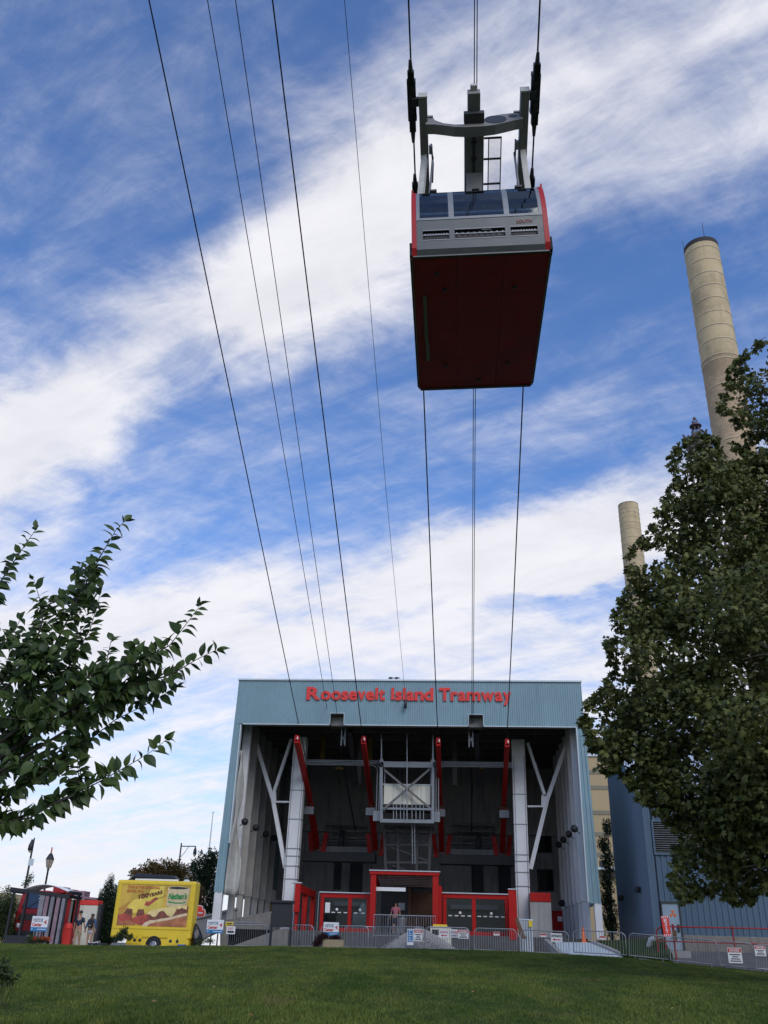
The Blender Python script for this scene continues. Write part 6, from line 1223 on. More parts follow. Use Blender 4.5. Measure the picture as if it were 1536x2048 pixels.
bk.prism([P0, P1, P2, P3], (0, 0, -.6)); struct(bk.build('grass_bank', 'lawn_ground'))
ap = MB(); xs_ap = [8.4, 10, 12, 14, 17, 22, 32]; vs_ap = []
for x in xs_ap: vs_ap += [(x, 44.6 if x > 11 else 47.5, crest(x) * (44.6 / 46 if x > 11 else 1) - .12), (x, SY0 - .05, 1.98)]
ap.add(vs_ap, [(2 * i, 2 * i + 2, 2 * i + 3, 2 * i + 1) for i in range(len(xs_ap) - 1)]); struct(ap.build('shed_apron', 'asphalt'))
c = at(1303, 1882, 49.2); tag(MB().tube([(c.x - .12, 49.3, c.z - .25), (c.x - .05, 49.15, c.z + .05), (c.x + .12, 49.1, c.z + .12)], .13, 12).build('pipe_elbow', 'trim_pale', None, org=(c.x, 49.2, c.z - .3)), 'stubby white pipe elbow at the foot of the grey-blue shed', 'pipe')
c = at(1168, 1886, 52.2); CN = thing('traffic_cone', (c.x, 52.2, c.z), 'orange traffic cone at the foot of the right jamb', 'cone'); MB().lathe(c, [(.15, 0.03), (.13, .1), (.03, .75), (.02, .76)], 16).build('cone', 'orange', CN); MB().box(c.x - .2, c.x + .2, 52.0, 52.4, c.z - .02, c.z + .03).build('base', 'orange', CN, bevel=.01)
c = at(1045, 1866, 50.5); LB = thing('leaning_board', (c.x, 50.5, 1.4), 'rusty brown board leaning beside the right white column', 'board'); MB().prism([at(1030, 1838, 50.6), at(1036, 1836, 50.6), at(1053, 1878, 50.3), at(1042, 1878, 50.3)], (0, .06, 0)).build('plank', 'wood_rust', LB)
c = at(1060, 1850, 50.8); PR = thing('panel_rack', (c.x, 50.8, 1.4), 'pale slatted panel with a yellow tag beside the right white column', 'panel'); x0, x1 = at(1040, 1860, 50.8).x, at(1064, 1860, 50.8).x; zt = at(1052, 1838, 50.8).z
for k in range(6): x = x0 + (x1 - x0) * k / 5; MB().box(x - .03, x + .03, 50.8, 50.83, 1.4, zt).build('slat', 'trim_pale', PR)
MB().box(x0 - .08, x1 + .08, 50.77, 50.795, zt - .06, zt).build('top_rail', 'trim_pale', PR); c = at(1061, 1846, 50.7); MB().box(c.x - .09, c.x + .09, 50.74, 50.765, c.z - .18, c.z + .12).build('yellow_tag', 'yellow_paint', PR)
c = at(880, 1858, 50.6); GN = thing('generator_box', (c.x, 50.6, 1.4), 'cream and yellow equipment box behind the barriers right of the gravel', 'equipment'); x0, x1 = at(860, 1860, 50.6).x, at(902, 1860, 50.6).x; zt = at(880, 1853, 50.6).z
MB().box(x0, x1, 50.6, 51.6, 1.5, zt).build('housing', 'cream_panel', GN, bevel=.03); MB().box(x0 + .15, x1 - .2, 50.7, 51.5, zt, zt + .1).build('top_tray', 'yellow_paint', GN, bevel=.02); MB().box(x0 + .1, x0 + .45, 50.58, 50.598, zt - .4, zt - .15).build('vent', 'black_paint', GN)
for x in (x0 + .2, x1 - .2): MB().lathe((x, 50.62, 1.55), [(.05, -.05), (.18, -.04), (.18, .05), (.05, .06)], 14, 1).build('wheel', 'black_rubber', GN)

# ================================================================== FAR BUILDINGS, CHIMNEYS, BRIDGE TOWERS
BG = thing('beige_building', (15, 90, 0), 'beige brick building with darker bands behind the station', 'building'); bg = lambda mb, n, m, par=BG: mb.build(n, m, par)
zt = at(1190, 1513, 90).z; bx0, bx1 = 2.0, 30.0; cuts = [0.0]; prev = 0.0
bands = [(1548, 1541), (1579, 1571), (1629, 1621), (1672, 1664), (1713, 1705), (1755, 1747)]
zs_ = sorted([(at(1190, a, 90).z, at(1190, b, 90).z) for a, b in bands]); z = 0
for a, b in zs_: bg(MB().box(bx0, bx1, 90, 110, z, a), 'brick_storey', 'beige_wall'); bg(MB().box(bx0 - .03, bx1 + .03, 89.95, 110.03, a, b), 'stone_band', 'beige_band'); z = b
bg(MB().box(bx0, bx1, 90, 110, z, zt), 'brick_storey', 'beige_wall'); bg(MB().box(bx0 - .1, bx1 + .1, 89.85, 110.1, zt, zt + .25), 'parapet', 'trim_pale')
c = at(1203, 1728, 90); bg(MB().box(c.x - .18, c.x + .18, 89.93, 89.99, c.z - .5, c.z + .3), 'slit_window', 'black_paint'); a = at(1190, 1738, 90); bg(MB().box(bx0, bx1, 89.2, 89.94, a.z - .1, a.z + .1), 'balcony_slab', 'trim_pale')
for k in range(5): x = 16.5 + k * 2.6; bg(MB().box(x, x + 1.1, 89.9, 89.98, 12.0, 14.0), 'window', 'glass_dark')
def stack_material(name, color, brick):
    m = bpy.data.materials.new(name); m.use_nodes = True; t = m.node_tree; b = t.nodes['Principled BSDF']; tc = N(t, 'ShaderNodeTexCoord').outputs['Object']
    sp = N(t, 'ShaderNodeSeparateXYZ'); t.links.new(tc, sp.inputs[0]); ang = math_(t, 'ARCTAN2', sp.outputs[1], sp.outputs[0]); cm = N(t, 'ShaderNodeCombineXYZ'); t.links.new(math_(t, 'MULTIPLY', ang, 2.6), cm.inputs[0]); t.links.new(sp.outputs[2], cm.inputs[1])
    nz = N(t, 'ShaderNodeTexNoise'); t.links.new(tc, nz.inputs['Vector']); nz.inputs['Scale'].default_value = .22; nz.inputs['Detail'].default_value = 9; nz.inputs['Roughness'].default_value = .68
    mp = N(t, 'ShaderNodeMapping'); t.links.new(tc, mp.inputs[0]); mp.inputs['Scale'].default_value = (1.2, 1.2, .12); n2 = N(t, 'ShaderNodeTexNoise'); t.links.new(mp.outputs[0], n2.inputs['Vector']); n2.inputs['Scale'].default_value = 1.0; n2.inputs['Detail'].default_value = 6
    if brick:
        br = N(t, 'ShaderNodeTexBrick'); t.links.new(cm.outputs[0], br.inputs['Vector']); br.inputs['Scale'].default_value = 1.0; br.inputs['Brick Width'].default_value = .42; br.inputs['Row Height'].default_value = .20; br.inputs['Mortar Size'].default_value = .022
        br.inputs['Color1'].default_value = tuple(color) + (1,); br.inputs['Color2'].default_value = tuple(c * .62 for c in color) + (1,); br.inputs['Mortar'].default_value = tuple(min(1, c * 1.25) for c in color) + (1,); c = br.outputs['Color']
    else:
        rgb = N(t, 'ShaderNodeRGB'); rgb.outputs[0].default_value = tuple(color) + (1,); c = rgb.outputs[0]
    c = mixc(t, smooth(t, nz.outputs['Fac'], .42, .66, 0, .75), c, tuple(x * .55 for x in color)); c = mixc(t, smooth(t, n2.outputs['Fac'], .55, .75, 0, .4), c, tuple(x * .5 for x in color))
    t.links.new(c, b.inputs['Base Color']); b.inputs['Roughness'].default_value = .9; MATS[name] = m
stack_material('stack_smooth', (0.60, 0.47, 0.27), False); stack_material('stack_brick', (0.52, 0.38, 0.23), True); mat('stack_soot', (0.05, 0.045, 0.045), .9, var=.3); mat('stack_band', (0.56, 0.47, 0.31), .9, var=.2)
def chimney(Y, cap_px, top, low, rings, split, label, rods):
    (tx, ty, tw), (bx, by, bw) = top, low; c = at(tx, ty, Y); q = at(bx, by, Y)
    r1 = (at(tx + tw, ty, Y).x - at(tx - tw, ty, Y).x) / 2; r0 = (at(bx + bw, by, Y).x - at(bx - bw, by, Y).x) / 2
    x = (c.x + q.x) / 2; rad = lambda z: r1 + (r0 - r1) * (c.z - z) / (c.z - q.z); C = thing('chimney', (x, Y, 0), label, 'chimney', 'tall power station chimneys')
    def seg(z0, z1, n, m, dr=0.0):
        MB().lathe((x, Y, 0), [(rad(z0) + dr, z0), (rad((z0 + z1) / 2) + dr, (z0 + z1) / 2), (rad(z1) + dr, z1)], 48).build(n, m, C)
    zsp = at(bx, split, Y - 2).z if split else 0; zcap = at(tx, cap_px, Y).z
    seg(0, max(zsp, .5), 'brick_shaft', 'stack_brick'); seg(max(zsp, .5) + .002, zcap, 'upper_shaft', 'stack_smooth'); seg(zcap + .002, c.z, 'sooty_rim', 'stack_soot', .02)
    for py in rings:
        k = (py - ty) / (by - ty); z = at(tx + (bx - tx) * k, py, Y - r1).z; MB().lathe((x, Y, z), [(rad(z) - .05, -.10), (rad(z) + .05, -.07), (rad(z) + .05, .07), (rad(z) - .05, .10)], 48).build('iron_band', 'stack_band', C)
    for t in rods: MB().tube([(x + r1 * math.cos(t), Y + r1 * math.sin(t), c.z), (x + r1 * math.cos(t), Y + r1 * math.sin(t), c.z + 2.5)], .04, 5).build('lightning_rod', 'steel_dark', C)
chimney(100, 504, (1407, 496, 33.5), (1463, 890, 40), (491, 516, 542, 567, 593, 620, 647, 675, 706, 715, 765, 824, 874), 706, 'taller nearer buff chimney with sooty rim and many bands', (-1.6, .3, 2.6))
chimney(194, 1012, (1258, 1011, 20), (1274, 1200, 22.5), (1013, 1022, 1031, 1042, 1055, 1072, 1085, 1108, 1135, 1165, 1190, 1204), None, 'smaller farther buff chimney standing left of the tall one', ())
def bridge_tower(Y, px, pyt, half, zbase, label):
    c = at(px, pyt, Y); T = thing('bridge_tower', (c.x, Y, zbase), label, 'tower', 'steel bridge towers'); s = half; x = c.x; z0 = c.z; b = lambda mb, n: mb.build(n, 'bridge_steel', T)
    b(MB().lathe((x, Y, z0 - s * .35), [(.02, 0), (s * .12, s * .1), (s * .12, s * .2), (.02, s * .35)], 10), 'finial_ball'); 
    for k in range(6): t = k * math.pi / 3; b(MB().tube([(x + s * .32 * math.cos(t), Y + s * .32 * math.sin(t), z0 - s * 1.5), (x + s * .16 * math.cos(t), Y + s * .16 * math.sin(t), z0 - s * .35)], s * .04, 5), 'lantern_post')
    b(MB().lathe((x, Y, z0 - s * .85), [(s * .42, 0), (s * .42, s * .07), (s * .1, s * .1)], 12), 'lantern_ring'); b(MB().lathe((x, Y, z0 - s * 1.95), [(s * .55, 0), (s * .5, s * .3), (s * .3, s * .5)], 12), 'drum')
    for k in range(8): t = k * math.pi / 4; b(MB().beam((x + s * .45 * math.cos(t), Y + s * .45 * math.sin(t), z0 - s * 2.1), (x + s * .6 * math.cos(t), Y + s * .6 * math.sin(t), z0 - s * 1.55), s * .1, s * .1), 'pinnacle')
    b(MB().lathe((x, Y, z0 - s * 2.45), [(s * .5, -s * .35), (s * .95, 0), (s * .95, s * .1), (s * .6, s * .3)], 8), 'gallery')
    for k in range(4):
        t = k * math.pi / 2 + .35; d = Vector((math.cos(t), math.sin(t), 0)); o = Vector((x, Y, z0 - s * 2.35)); b(MB().tube([o + d * s * .55, o + d * s * .85 + Vector((0, 0, s * .1)), o + d * s * 1.0 + Vector((0, 0, s * .45)), o + d * s * 1.15 + Vector((0, 0, s * .62))], [s * .13, s * .13, s * .1, s * .07], 6), 'corner_horn'); b(MB().beam(o + d * s * .6, o + d * s * 1.25 + Vector((0, 0, -s * .12)), s * .1, s * .1), 'corner_spur')
    zt = z0 - s * 2.8
    for sx in (-1, 1):
        for sy in (-1, 1): b(MB().beam((x + sx * s * .9, Y + sy * s * .9, zbase), (x + sx * s * .5, Y + sy * s * .5, zt), s * .14, s * .14), 'tower_leg')
    nb = max(3, int((zt - zbase) / (s * 2)))
    for i in range(nb):
        za, zb = zt - (i + 1) * s * 1.6, zt - i * s * 1.6
        if za < zbase: break
        for sx in (-1, 1): w = s * (.5 + .4 * i / nb); b(MB().beam((x - sx * w, Y - w, za), (x + sx * w, Y - w, zb), s * .07, s * .07), 'lattice_brace')
        b(MB().beam((x - s * .7, Y - s * .6, zb), (x + s * .7, Y - s * .6, zb), s * .1, s * .1), 'lattice_tie')
bridge_tower(165, 1388, 833, 3.0, 0, 'ornate dark steel bridge tower top beside the tall chimney'); bridge_tower(300, 1180, 1476, 2.3, 0, 'tiny ornate steel bridge tower above the beige building')
c0, c1 = at(0, 1806, 150), at(14, 1786, 150); FB = thing('distant_block', (c0.x, 150, 0), 'pale distant building at the left edge behind the bushes', 'building'); MB().box(c0.x - 14, c1.x, 150, 160, 0, c1.z).build('wall', 'beige_wall', FB)
for k in range(4):
    for j in range(3): MB().box(c1.x - 1.6 - k * 2.4, c1.x - .7 - k * 2.4, 149.95, 149.99, c1.z - 1.6 - j * 2.2, c1.z - .6 - j * 2.2).build('window', 'glass_dark', FB)

# ================================================================== VEGETATION
def tri_mesh(name, V, F, m, parent=None, org=(0, 0, 0)):
    me = bpy.data.meshes.new(name); n, k = V.shape[0], V.shape[1]; nf = F.shape[0]; org = np.array(org, np.float32)
    me.vertices.add(n * k); me.vertices.foreach_set('co', (V.reshape(-1, 3) - org).astype(np.float32).ravel()); idx = (F[None] + (np.arange(n) * k)[:, None, None]).astype(np.int32).ravel()
    me.loops.add(len(idx)); me.loops.foreach_set('vertex_index', idx); me.polygons.add(n * nf); me.polygons.foreach_set('loop_start', np.arange(0, len(idx), 3, dtype=np.int32)); me.update(calc_edges=True); me.materials.append(MATS[m])
    o = bpy.data.objects.new(name, me); col.objects.link(o)
    if parent is not None: o.parent = parent
    else: o.location = org
    return o
def leaf_template(kind):
    if kind == 'oval':
        st_ = [(0, 0), (.12, .13), (.3, .245), (.5, .265), (.68, .21), (.84, .10), (1.0, 0)]; V = []; F = []
        for t, w in st_: z = .10 * t - .32 * t * t; V += [(t, 0, z), (t, w, z + w * .25), (t, -w, z + w * .25)]
        for i in range(len(st_) - 1): a, b = 3 * i, 3 * i + 3; F += [(a, b, b + 1), (a, b + 1, a + 1), (a, a + 2, b + 2), (a, b + 2, b)]
        return np.array(V), np.array(F)
    if kind == 'palm':
        pts = [(0, 0), (-.02, .20), (.10, .50), (.28, .34), (.48, .62), (.58, .30), (1.0, 0), (.58, -.30), (.48, -.62), (.28, -.34), (.10, -.50), (-.02, -.20)]
        V = [(.33, 0, .06)] + [(x, y, -.22 * (x * x + y * y) + .02 * (i % 2)) for i, (x, y) in enumerate(pts)]; return np.array(V), np.array([(0, i, i % 12 + 1) for i in range(1, 13)])
    V = [(0, 0, 0), (.45, .24, .04), (1, 0, -.1), (.45, -.24, .04)]; return np.array(V), np.array([(0, 1, 2), (0, 2, 3)])
def frames(dirs, nrm):
    d = dirs / np.linalg.norm(dirs, axis=1, keepdims=True); n = nrm - (nrm * d).sum(1, keepdims=True) * d; n /= np.linalg.norm(n, axis=1, keepdims=True) + 1e-9; s = np.cross(n, d); return np.stack([d, s, n], 2)      # columns
def leaves(name, kind, P, dirs, nrm, size, m, parent, org):
    V, F = leaf_template(kind); M = frames(dirs, nrm); VV = np.repeat(V[None], len(P), 0); VV[:, :, 2] *= (0.2 + 2.2 * nrg.random(len(P)))[:, None]; VV[:, :, 1] *= (0.75 + 0.5 * nrg.random(len(P)))[:, None]; W = np.einsum('nij,nkj->nki', M, VV) * size[:, None, None] + P[:, None, :]; return tri_mesh(name, W, F, m, parent, org)
def leaf_parts(kind, P, dirs, nrm, size, m, parent, org):
    V, F = leaf_template(kind); M = frames(dirs, nrm); me = bpy.data.meshes.new('leaf'); me.from_pydata([tuple(v) for v in V], [], [tuple(f) for f in F]); me.materials.append(MATS[m])
    for i in range(len(P)):
        o = bpy.data.objects.new('leaf', me); col.objects.link(o); o.parent = parent; cz = np.array([1, 0.8 + 0.4 * nrg.random(), 0.3 + 2 * nrg.random()]); A = Matrix([list(M[i][r] * size[i] * cz) + [P[i][r] - org[r]] for r in range(3)] + [[0, 0, 0, 1]]); o.matrix_local = A
def inside(px, py, poly):
    r = False; j = len(poly) - 1
    for i in range(len(poly)):
        (xi, yi), (xj, yj) = poly[i], poly[j]
        if (yi > py) != (yj > py) and px < (xj - xi) * (py - yi) / (yj - yi) + xi: r = not r
        j = i
    return r
def edge_dist(px, py, poly):
    b = 1e9
    for i in range(len(poly)):
        (x0, y0), (x1, y1) = poly[i], poly[i - 1]; L = (x1 - x0) ** 2 + (y1 - y0) ** 2; t = max(0, min(1, ((px - x0) * (x1 - x0) + (py - y0) * (y1 - y0)) / L)) if L else 0; b = min(b, math.hypot(px - x0 - t * (x1 - x0), py - y0 - t * (y1 - y0)))
    return b
def cherry_tree():
    YC = 7.7; base = Vector((-6.3, 8.2, 0.25)); T = thing('cherry_tree', base, 'young tree with large pointed dark leaves reaching in from the left edge', 'tree'); org = tuple(base)
    limbs = []; W = lambda px, py, dy=0.0: at(px, py, YC + dy)
    shoots = [  # leader shoots seen against the sky: sight-line polyline, depth offset
        ([(-60, 1300), (0, 1165), (40, 1105), (72, 1058)], .1, .9), ([(60, 1400), (110, 1290), (165, 1180), (205, 1105), (232, 1060), (250, 1042)], 0, 1.0), ([(60, 1330), (85, 1240), (80, 1200), (68, 1160)], .15, .8),
        ([(60, 1440), (180, 1350), (280, 1325), (340, 1290), (375, 1245), (398, 1214)], -.1, 1.0), ([(150, 1450), (270, 1370), (340, 1350), (395, 1318), (432, 1300)], .05, 1.0), ([(200, 1380), (212, 1330), (222, 1282)], 0, .8),
        ([(-80, 1645), (0, 1645), (60, 1636), (120, 1600), (190, 1568), (250, 1535), (300, 1505), (332, 1480)], -.05, 1.05), ([(150, 1590), (162, 1550), (155, 1515)], 0, .85), ([(-60, 1640), (20, 1590), (60, 1560), (140, 1510), (230, 1440), (310, 1400), (350, 1375)], .1, .9),
        ([(-40, 1330), (0, 1290), (30, 1260), (40, 1240)], .2, .9), ([(180, 1380), (240, 1335), (262, 1300), (270, 1290)], .2, .85), ([(-30, 1500), (60, 1420), (140, 1330), (180, 1260), (200, 1190)], .25, 1.0), ([(0, 1500), (100, 1440), (200, 1400), (300, 1380), (345, 1360)], .25, 1.0),
        ([(-30, 1560), (30, 1520), (70, 1500)], .3, .9), ([(-50, 1420), (20, 1350), (60, 1290), (80, 1240)], .3, 1.0)]
    P, D, Nn, S, K = [], [], [], [], []; bm = MB()
    def add_leaf(p, out, k, key=False):
        d = Vector((out.x, out.y, out.z)) + Vector((rng.uniform(-.35, .35), rng.uniform(-.5, .3), rng.uniform(-.55, .05))); n = Vector((rng.uniform(-.7, .7), rng.uniform(-1.6, .2), rng.uniform(.3, 1))); s = rng.uniform(.095, .165) * k
        P.append(p + Vector((rng.uniform(-.01, .01), rng.uniform(-.02, .02), 0))); D.append(d); Nn.append(n); S.append(s); K.append(key)
    for pts, dy, k in shoots:
        w = [W(x, y, dy + .03 * i) for i, (x, y) in enumerate(pts)]; n = len(w); bm.tube(w, [max(.0025, .011 * (1 - i / (n - 1)) ** .8) for i in range(n)], 6)
        acc = 0; side = 1; total = sum((w[i + 1] - w[i]).length for i in range(n - 1)); run = 0
        for i in range(n - 1):
            seg = w[i + 1] - w[i]; L = seg.length; t = 0; dr = seg.normalized(); sd_ = dr.cross(Vector((0, 1, 0))).normalized()
            while acc + t < L:
                p = w[i] + seg * ((acc + t) / L); frac = (run + acc + t) / total
                for _ in range(1 if frac > .75 else 2 if frac > .45 else 3):
                    add_leaf(p, sd_ * side * rng.uniform(.6, 1) + dr * rng.uniform(.2, .8), k * (.85 if frac > .93 else 1), frac > .5); side = -side
                t += rng.uniform(.028, .042)
            acc = acc + t - L; run += L
        limbs.append(w)
        for _ in range(3): add_leaf(w[-1], (w[-1] - w[-2]).normalized() + Vector((rng.uniform(-.6, .6), 0, rng.uniform(-.2, .6))), k * .8, True)
    mass = [(-60, 1260), (60, 1240), (110, 1180), (165, 1120), (205, 1110), (205, 1180), (195, 1240), (165, 1300), (190, 1335), (235, 1310), (300, 1305), (335, 1300), (340, 1330), (300, 1370), (320, 1385), (240, 1430), (180, 1490), (120, 1540), (50, 1565), (-60, 1575)]
    allp = [a_.lerp(b_, t_) for w in limbs for a_, b_ in zip(w[:-2], w[1:-1]) for t_ in (0, .33, .66)]; cnt = 0
    while cnt < 125:
        px, py = rng.uniform(-60, 350), rng.uniform(1100, 1580)
        if not inside(px, py, mass): continue
        cnt += 1; e = W(px, py, rng.uniform(-.35, .75)); near = min(allp, key=lambda q: (q - e).length + (0 if q.z < e.z + .1 else .6)); b0 = e + (near - e).normalized() * min(.32, (near - e).length); dr = (e - b0).normalized() if (e - b0).length > .02 else Vector((.6, 0, .7)); bm.tube([near, (near + b0) / 2 + Vector((0, 0, -.02)), b0, e], [.006, .005, .004, .002], 5); side = 1
        for k in range(9): q = b0.lerp(e, k / 8); add_leaf(q, dr.cross(Vector((0, 1, 0))) * side + dr * .5, .92); side = -side
    # the unseen rest of the crown, left of the picture, and the trunk
    for k in range(60):
        e = Vector((rng.uniform(-8.6, -4.6), rng.uniform(6.8, 9.8), rng.uniform(2.2, 4.6))); o = base + Vector((0, 0, 1.7)); m_ = o.lerp(e, .6) + Vector((0, 0, -.15)); bm.tube([o, m_, e], [.03, .016, .004], 5); dr = (e - m_).normalized(); side = 1
        for q in range(12): add_leaf(m_.lerp(e, q / 11), dr.cross(Vector((0, 1, 0.1))) * side + dr * .5, 1); side = -side
    top = base + Vector((0, 0, 1.6)); MB().tube([base - Vector((0, 0, .2)), base + Vector((.02, 0, .7)), top, top + Vector((.1, 0, .9))], [.11, .085, .075, .05], 10).build('trunk', 'bark_cherry', T)
    for w in limbs[:10]: bm.tube([top, top.lerp(w[0], .5) + Vector((0, 0, -.12)), w[0]], [.035, .022, .011], 6)
    bm.build('branches', 'bark_cherry', T); K = np.array(K); A = lambda v: np.array([tuple(q) for q in v]); P, D, Nn, S = A(P), A(D), A(Nn), np.array(S)
    ki = np.where(K)[0]; ki = ki[nrg.permutation(len(ki))[:300]]; msk = np.zeros(len(P), bool); msk[ki] = True
    leaf_parts('oval', P[msk], D[msk], Nn[msk], S[msk], 'leaf_cherry', T, org)
    o = leaves('foliage', 'oval', P[~msk], D[~msk], Nn[~msk], S[~msk], 'leaf_cherry', T, org); o['kind'] = 'stuff'
cherry_tree()
def plane_tree():
    YP = 27.5; base = Vector((13.2, 28.5, 0.8)); T = thing('plane_tree', base, 'huge dark plane tree filling the right side of the picture', 'tree'); org = tuple(base)
    poly = [(1600, 560), (1536, 672), (1503, 700), (1462, 735), (1440, 815), (1475, 850), (1508, 868), (1490, 905), (1420, 880), (1390, 872), (1336, 905), (1356, 965), (1330, 1000), (1302, 1062), (1256, 1108), (1268, 1160), (1238, 1218), (1213, 1288), (1234, 1340), (1212, 1378), (1180, 1402), (1167, 1445), (1198, 1535), (1245, 1538), (1262, 1570), (1284, 1596), (1325, 1618), (1350, 1670), (1356, 1730), (1342, 1765), (1370, 1803), (1400, 1788), (1440, 1770), (1470, 1808), (1500, 1795), (1536, 1770), (1700, 1760), (1950, 1650), (2080, 1400), (2050, 1050), (1850, 700)]
    cl = []; tries = 0
    while len(cl) < 620 and tries < 60000:
        tries += 1; px, py = rng.uniform(1160, 2080), rng.uniform(560, 1810)
        if px > 1640 and rng.random() < .62: continue
        if not inside(px, py, poly): continue
        h = edge_dist(px, py, poly)
        if h < 14: continue
        hm = h / 58.0; dy = rng.uniform(-1, 1) * min(5.0, .35 + hm * 1.0); r = min(.80, max(.22, hm * .8))
        cl.append((at(px, py, YP + dy) , r, h, px))
    for i in range(len(poly)):                       # ragged sprays along the visible outline
        (x0, y0), (x1, y1) = poly[i - 1], poly[i]
        if max(x0, x1) > 1540: continue
        L = math.hypot(x1 - x0, y1 - y0)
        for k in range(int(L / 11) + 1): t = rng.random(); cl.append((at(x0 + (x1 - x0) * t + rng.uniform(-3, 9), y0 + (y1 - y0) * t + rng.uniform(-5, 5), YP + rng.uniform(-.9, .9)), .17, 2, x0))
    P, D, Nn, S, E = [], [], [], [], []; core = np.array([12.0, 28.0, 10.0])
    for c, r, h, px in cl:
        n = int(11 + 135 * min(1, r / .8) ** 1.6)
        v = nrg.normal(size=(n, 3)); v /= np.linalg.norm(v, axis=1, keepdims=True); v *= (nrg.random((n, 1)) ** .45) * r; v[:, 2] *= .75; q = np.array(c)[None] + v
        out = v / (r + 1e-6) * .6 + nrg.normal(size=(n, 3)) * .6 + np.array([-.25, -.2, -.35]); nn = nrg.normal(size=(n, 3)) * .55 + np.array([-.1, -.35, .8]); P.append(q); D.append(out); Nn.append(nn); S.append(.095 + .115 * nrg.random(n) ** 1.3); E.append(np.full(n, h < 30 and px < 1536))
    P, D, Nn, S, E = map(np.concatenate, (P, D, Nn, S, E)); idx = np.where(E)[0]; idx = idx[nrg.permutation(len(idx))]; idx = idx[np.argsort(-S[idx])][:300]; msk = np.zeros(len(P), bool); msk[idx] = True
    leaf_parts('palm', P[msk], D[msk], Nn[msk], S[msk], 'leaf_plane', T, org); o = leaves('foliage', 'palm', P[~msk], D[~msk], Nn[~msk], S[~msk], 'leaf_plane', T, org); o['kind'] = 'stuff'
    tk = [base - Vector((0, 0, .3)), base + Vector((-.1, 0, 3)), base + Vector((-.4, -.2, 7)), base + Vector((-.5, -.3, 12)), base + Vector((-.2, -.2, 17))]; MB().tube(tk, [.55, .42, .34, .22, .06], 14).build('trunk', 'bark_pale', T)
    ax = lambda z: tk[1].lerp(tk[3], max(0, min(1, (z - tk[1].z) / 9.0))); bm = MB(); big = sorted(cl, key=lambda c: -c[2])
    for px, py in ((1340, 1490), (1300, 1420), (1400, 1650), (1380, 1580), (1450, 1740), (1320, 1200), (1400, 1000), (1480, 800), (1290, 1300), (1420, 1350), (1480, 1480), (1450, 1120), (1500, 1250), (1750, 1400), (1800, 1100), (1700, 1600), (1900, 1300)):
        e = at(px, py, YP + rng.uniform(-1.5, 1.5)); s = ax(e.z - 2.2 - .25 * (base.x - e.x)); m1 = s.lerp(e, .35) + Vector((0, 0, .5)); m2 = s.lerp(e, .7) + Vector((rng.uniform(-.3, .3), rng.uniform(-.3, .3), .35)); bm.tube([s, m1, m2, e], [.15, .10, .055, .015], 8)
        for k in range(7):
            c = min((q for q in rng.sample(cl, 40)), key=lambda q: (q[0] - m2).length); bm.tube([m2, m2.lerp(c[0], .5) + Vector((0, 0, .12)), c[0]], [.035, .022, .006], 6)
    bm.build('branches', 'bark_pale', T)
plane_tree()
def bush(name, label, cat, regions, Y, depth, m, leaf=.09, dens=1.0, trunk=None, kind='simple', group=None):
    """regions: (px, py, rx_px, ry_px) clumps"""
    c = [(at(a, b, Y), rx, ry) for a, b, rx, ry in regions]; lo = min(q[0].z for q in c); zb = trunk[1] if trunk else floor_z(c[0][0].x, min(Y, 70)) - .1
    B = thing(name, (sum(q[0].x for q in c) / len(c), Y, zb), label, cat, group); org = tuple(B.location); P, D, Nn, S = [], [], [], []; ppm = 1771 / (Y * .91)
    for p, rx, ry in c:
        rx, ry = rx / ppm, ry / ppm; n = int(dens * 40 * rx * ry / (leaf * leaf)) + 12; v = nrg.normal(size=(n, 3)); v /= np.linalg.norm(v, axis=1, keepdims=True); v *= nrg.random((n, 1)) ** .4; lump = 1 + .25 * np.sin(v[:, :1] * 9 + v[:, 2:] * 7); v *= lump
        P.append(np.array(p)[None] + v * np.array([rx, min(depth, max(rx, ry)), ry])); D.append(v + nrg.normal(size=(n, 3)) * .7); Nn.append(nrg.normal(size=(n, 3)) * .6 + np.array([0, -.3, .8])); S.append(leaf * (.6 + .8 * nrg.random(n)))
    P, D, Nn, S = map(np.concatenate, (P, D, Nn, S)); o = leaves('foliage', kind, P, D, Nn, S, m, B, org); o['kind'] = 'stuff'
    mb = MB(); x, y, z = B.location; tr_ = .09 if cat in ('tree', 'shrub', 'hedge') else .008
    for p, rx, ry in c: mb.tube([(x, y, z), ((x + p.x) / 2, y, (z + p.z) / 2), tuple(p)], [tr_ , tr_ * .6, tr_ * .2], 6)
    mb.build('trunk', 'bark', B); return B
bush('autumn_tree', 'round tree turning reddish behind the yellow trailer', 'tree', [(325, 1760, 55, 34), (290, 1755, 22, 22), (360, 1780, 30, 40), (315, 1740, 30, 18), (270, 1752, 10, 14), (350, 1745, 24, 20), (395, 1800, 14, 26)], 62, 2.0, 'leaf_autumn', .16, 1.6)
bush('dark_tree', 'dark green tree left of the station behind the flagpole', 'tree', [(412, 1740, 26, 34), (400, 1770, 22, 30), (425, 1720, 14, 20), (428, 1780, 16, 40), (388, 1735, 10, 14), (418, 1820, 16, 24)], 68, 2.0, 'leaf_dark', .16, 1.8)
con = []
for px, pt, pb, w in ((222, 1755, 1875, 8), (212, 1768, 1875, 9), (232, 1775, 1875, 9), (203, 1785, 1875, 9), (216, 1800, 1878, 16), (196, 1800, 1870, 7), (240, 1800, 1872, 10), (226, 1830, 1880, 20), (208, 1840, 1880, 18)):
    n = 6
    for k in range(n): con.append((px + rng.uniform(-2, 2), pt + (pb - pt) * (k + .5) / n, w * (.45 + .75 * k / n), (pb - pt) / n * .8))
bush('dark_conifer', 'dark upright conifer between the walking couple and the yellow trailer', 'tree', con, 54.5, 1.0, 'leaf_dark', .085, 2.2)
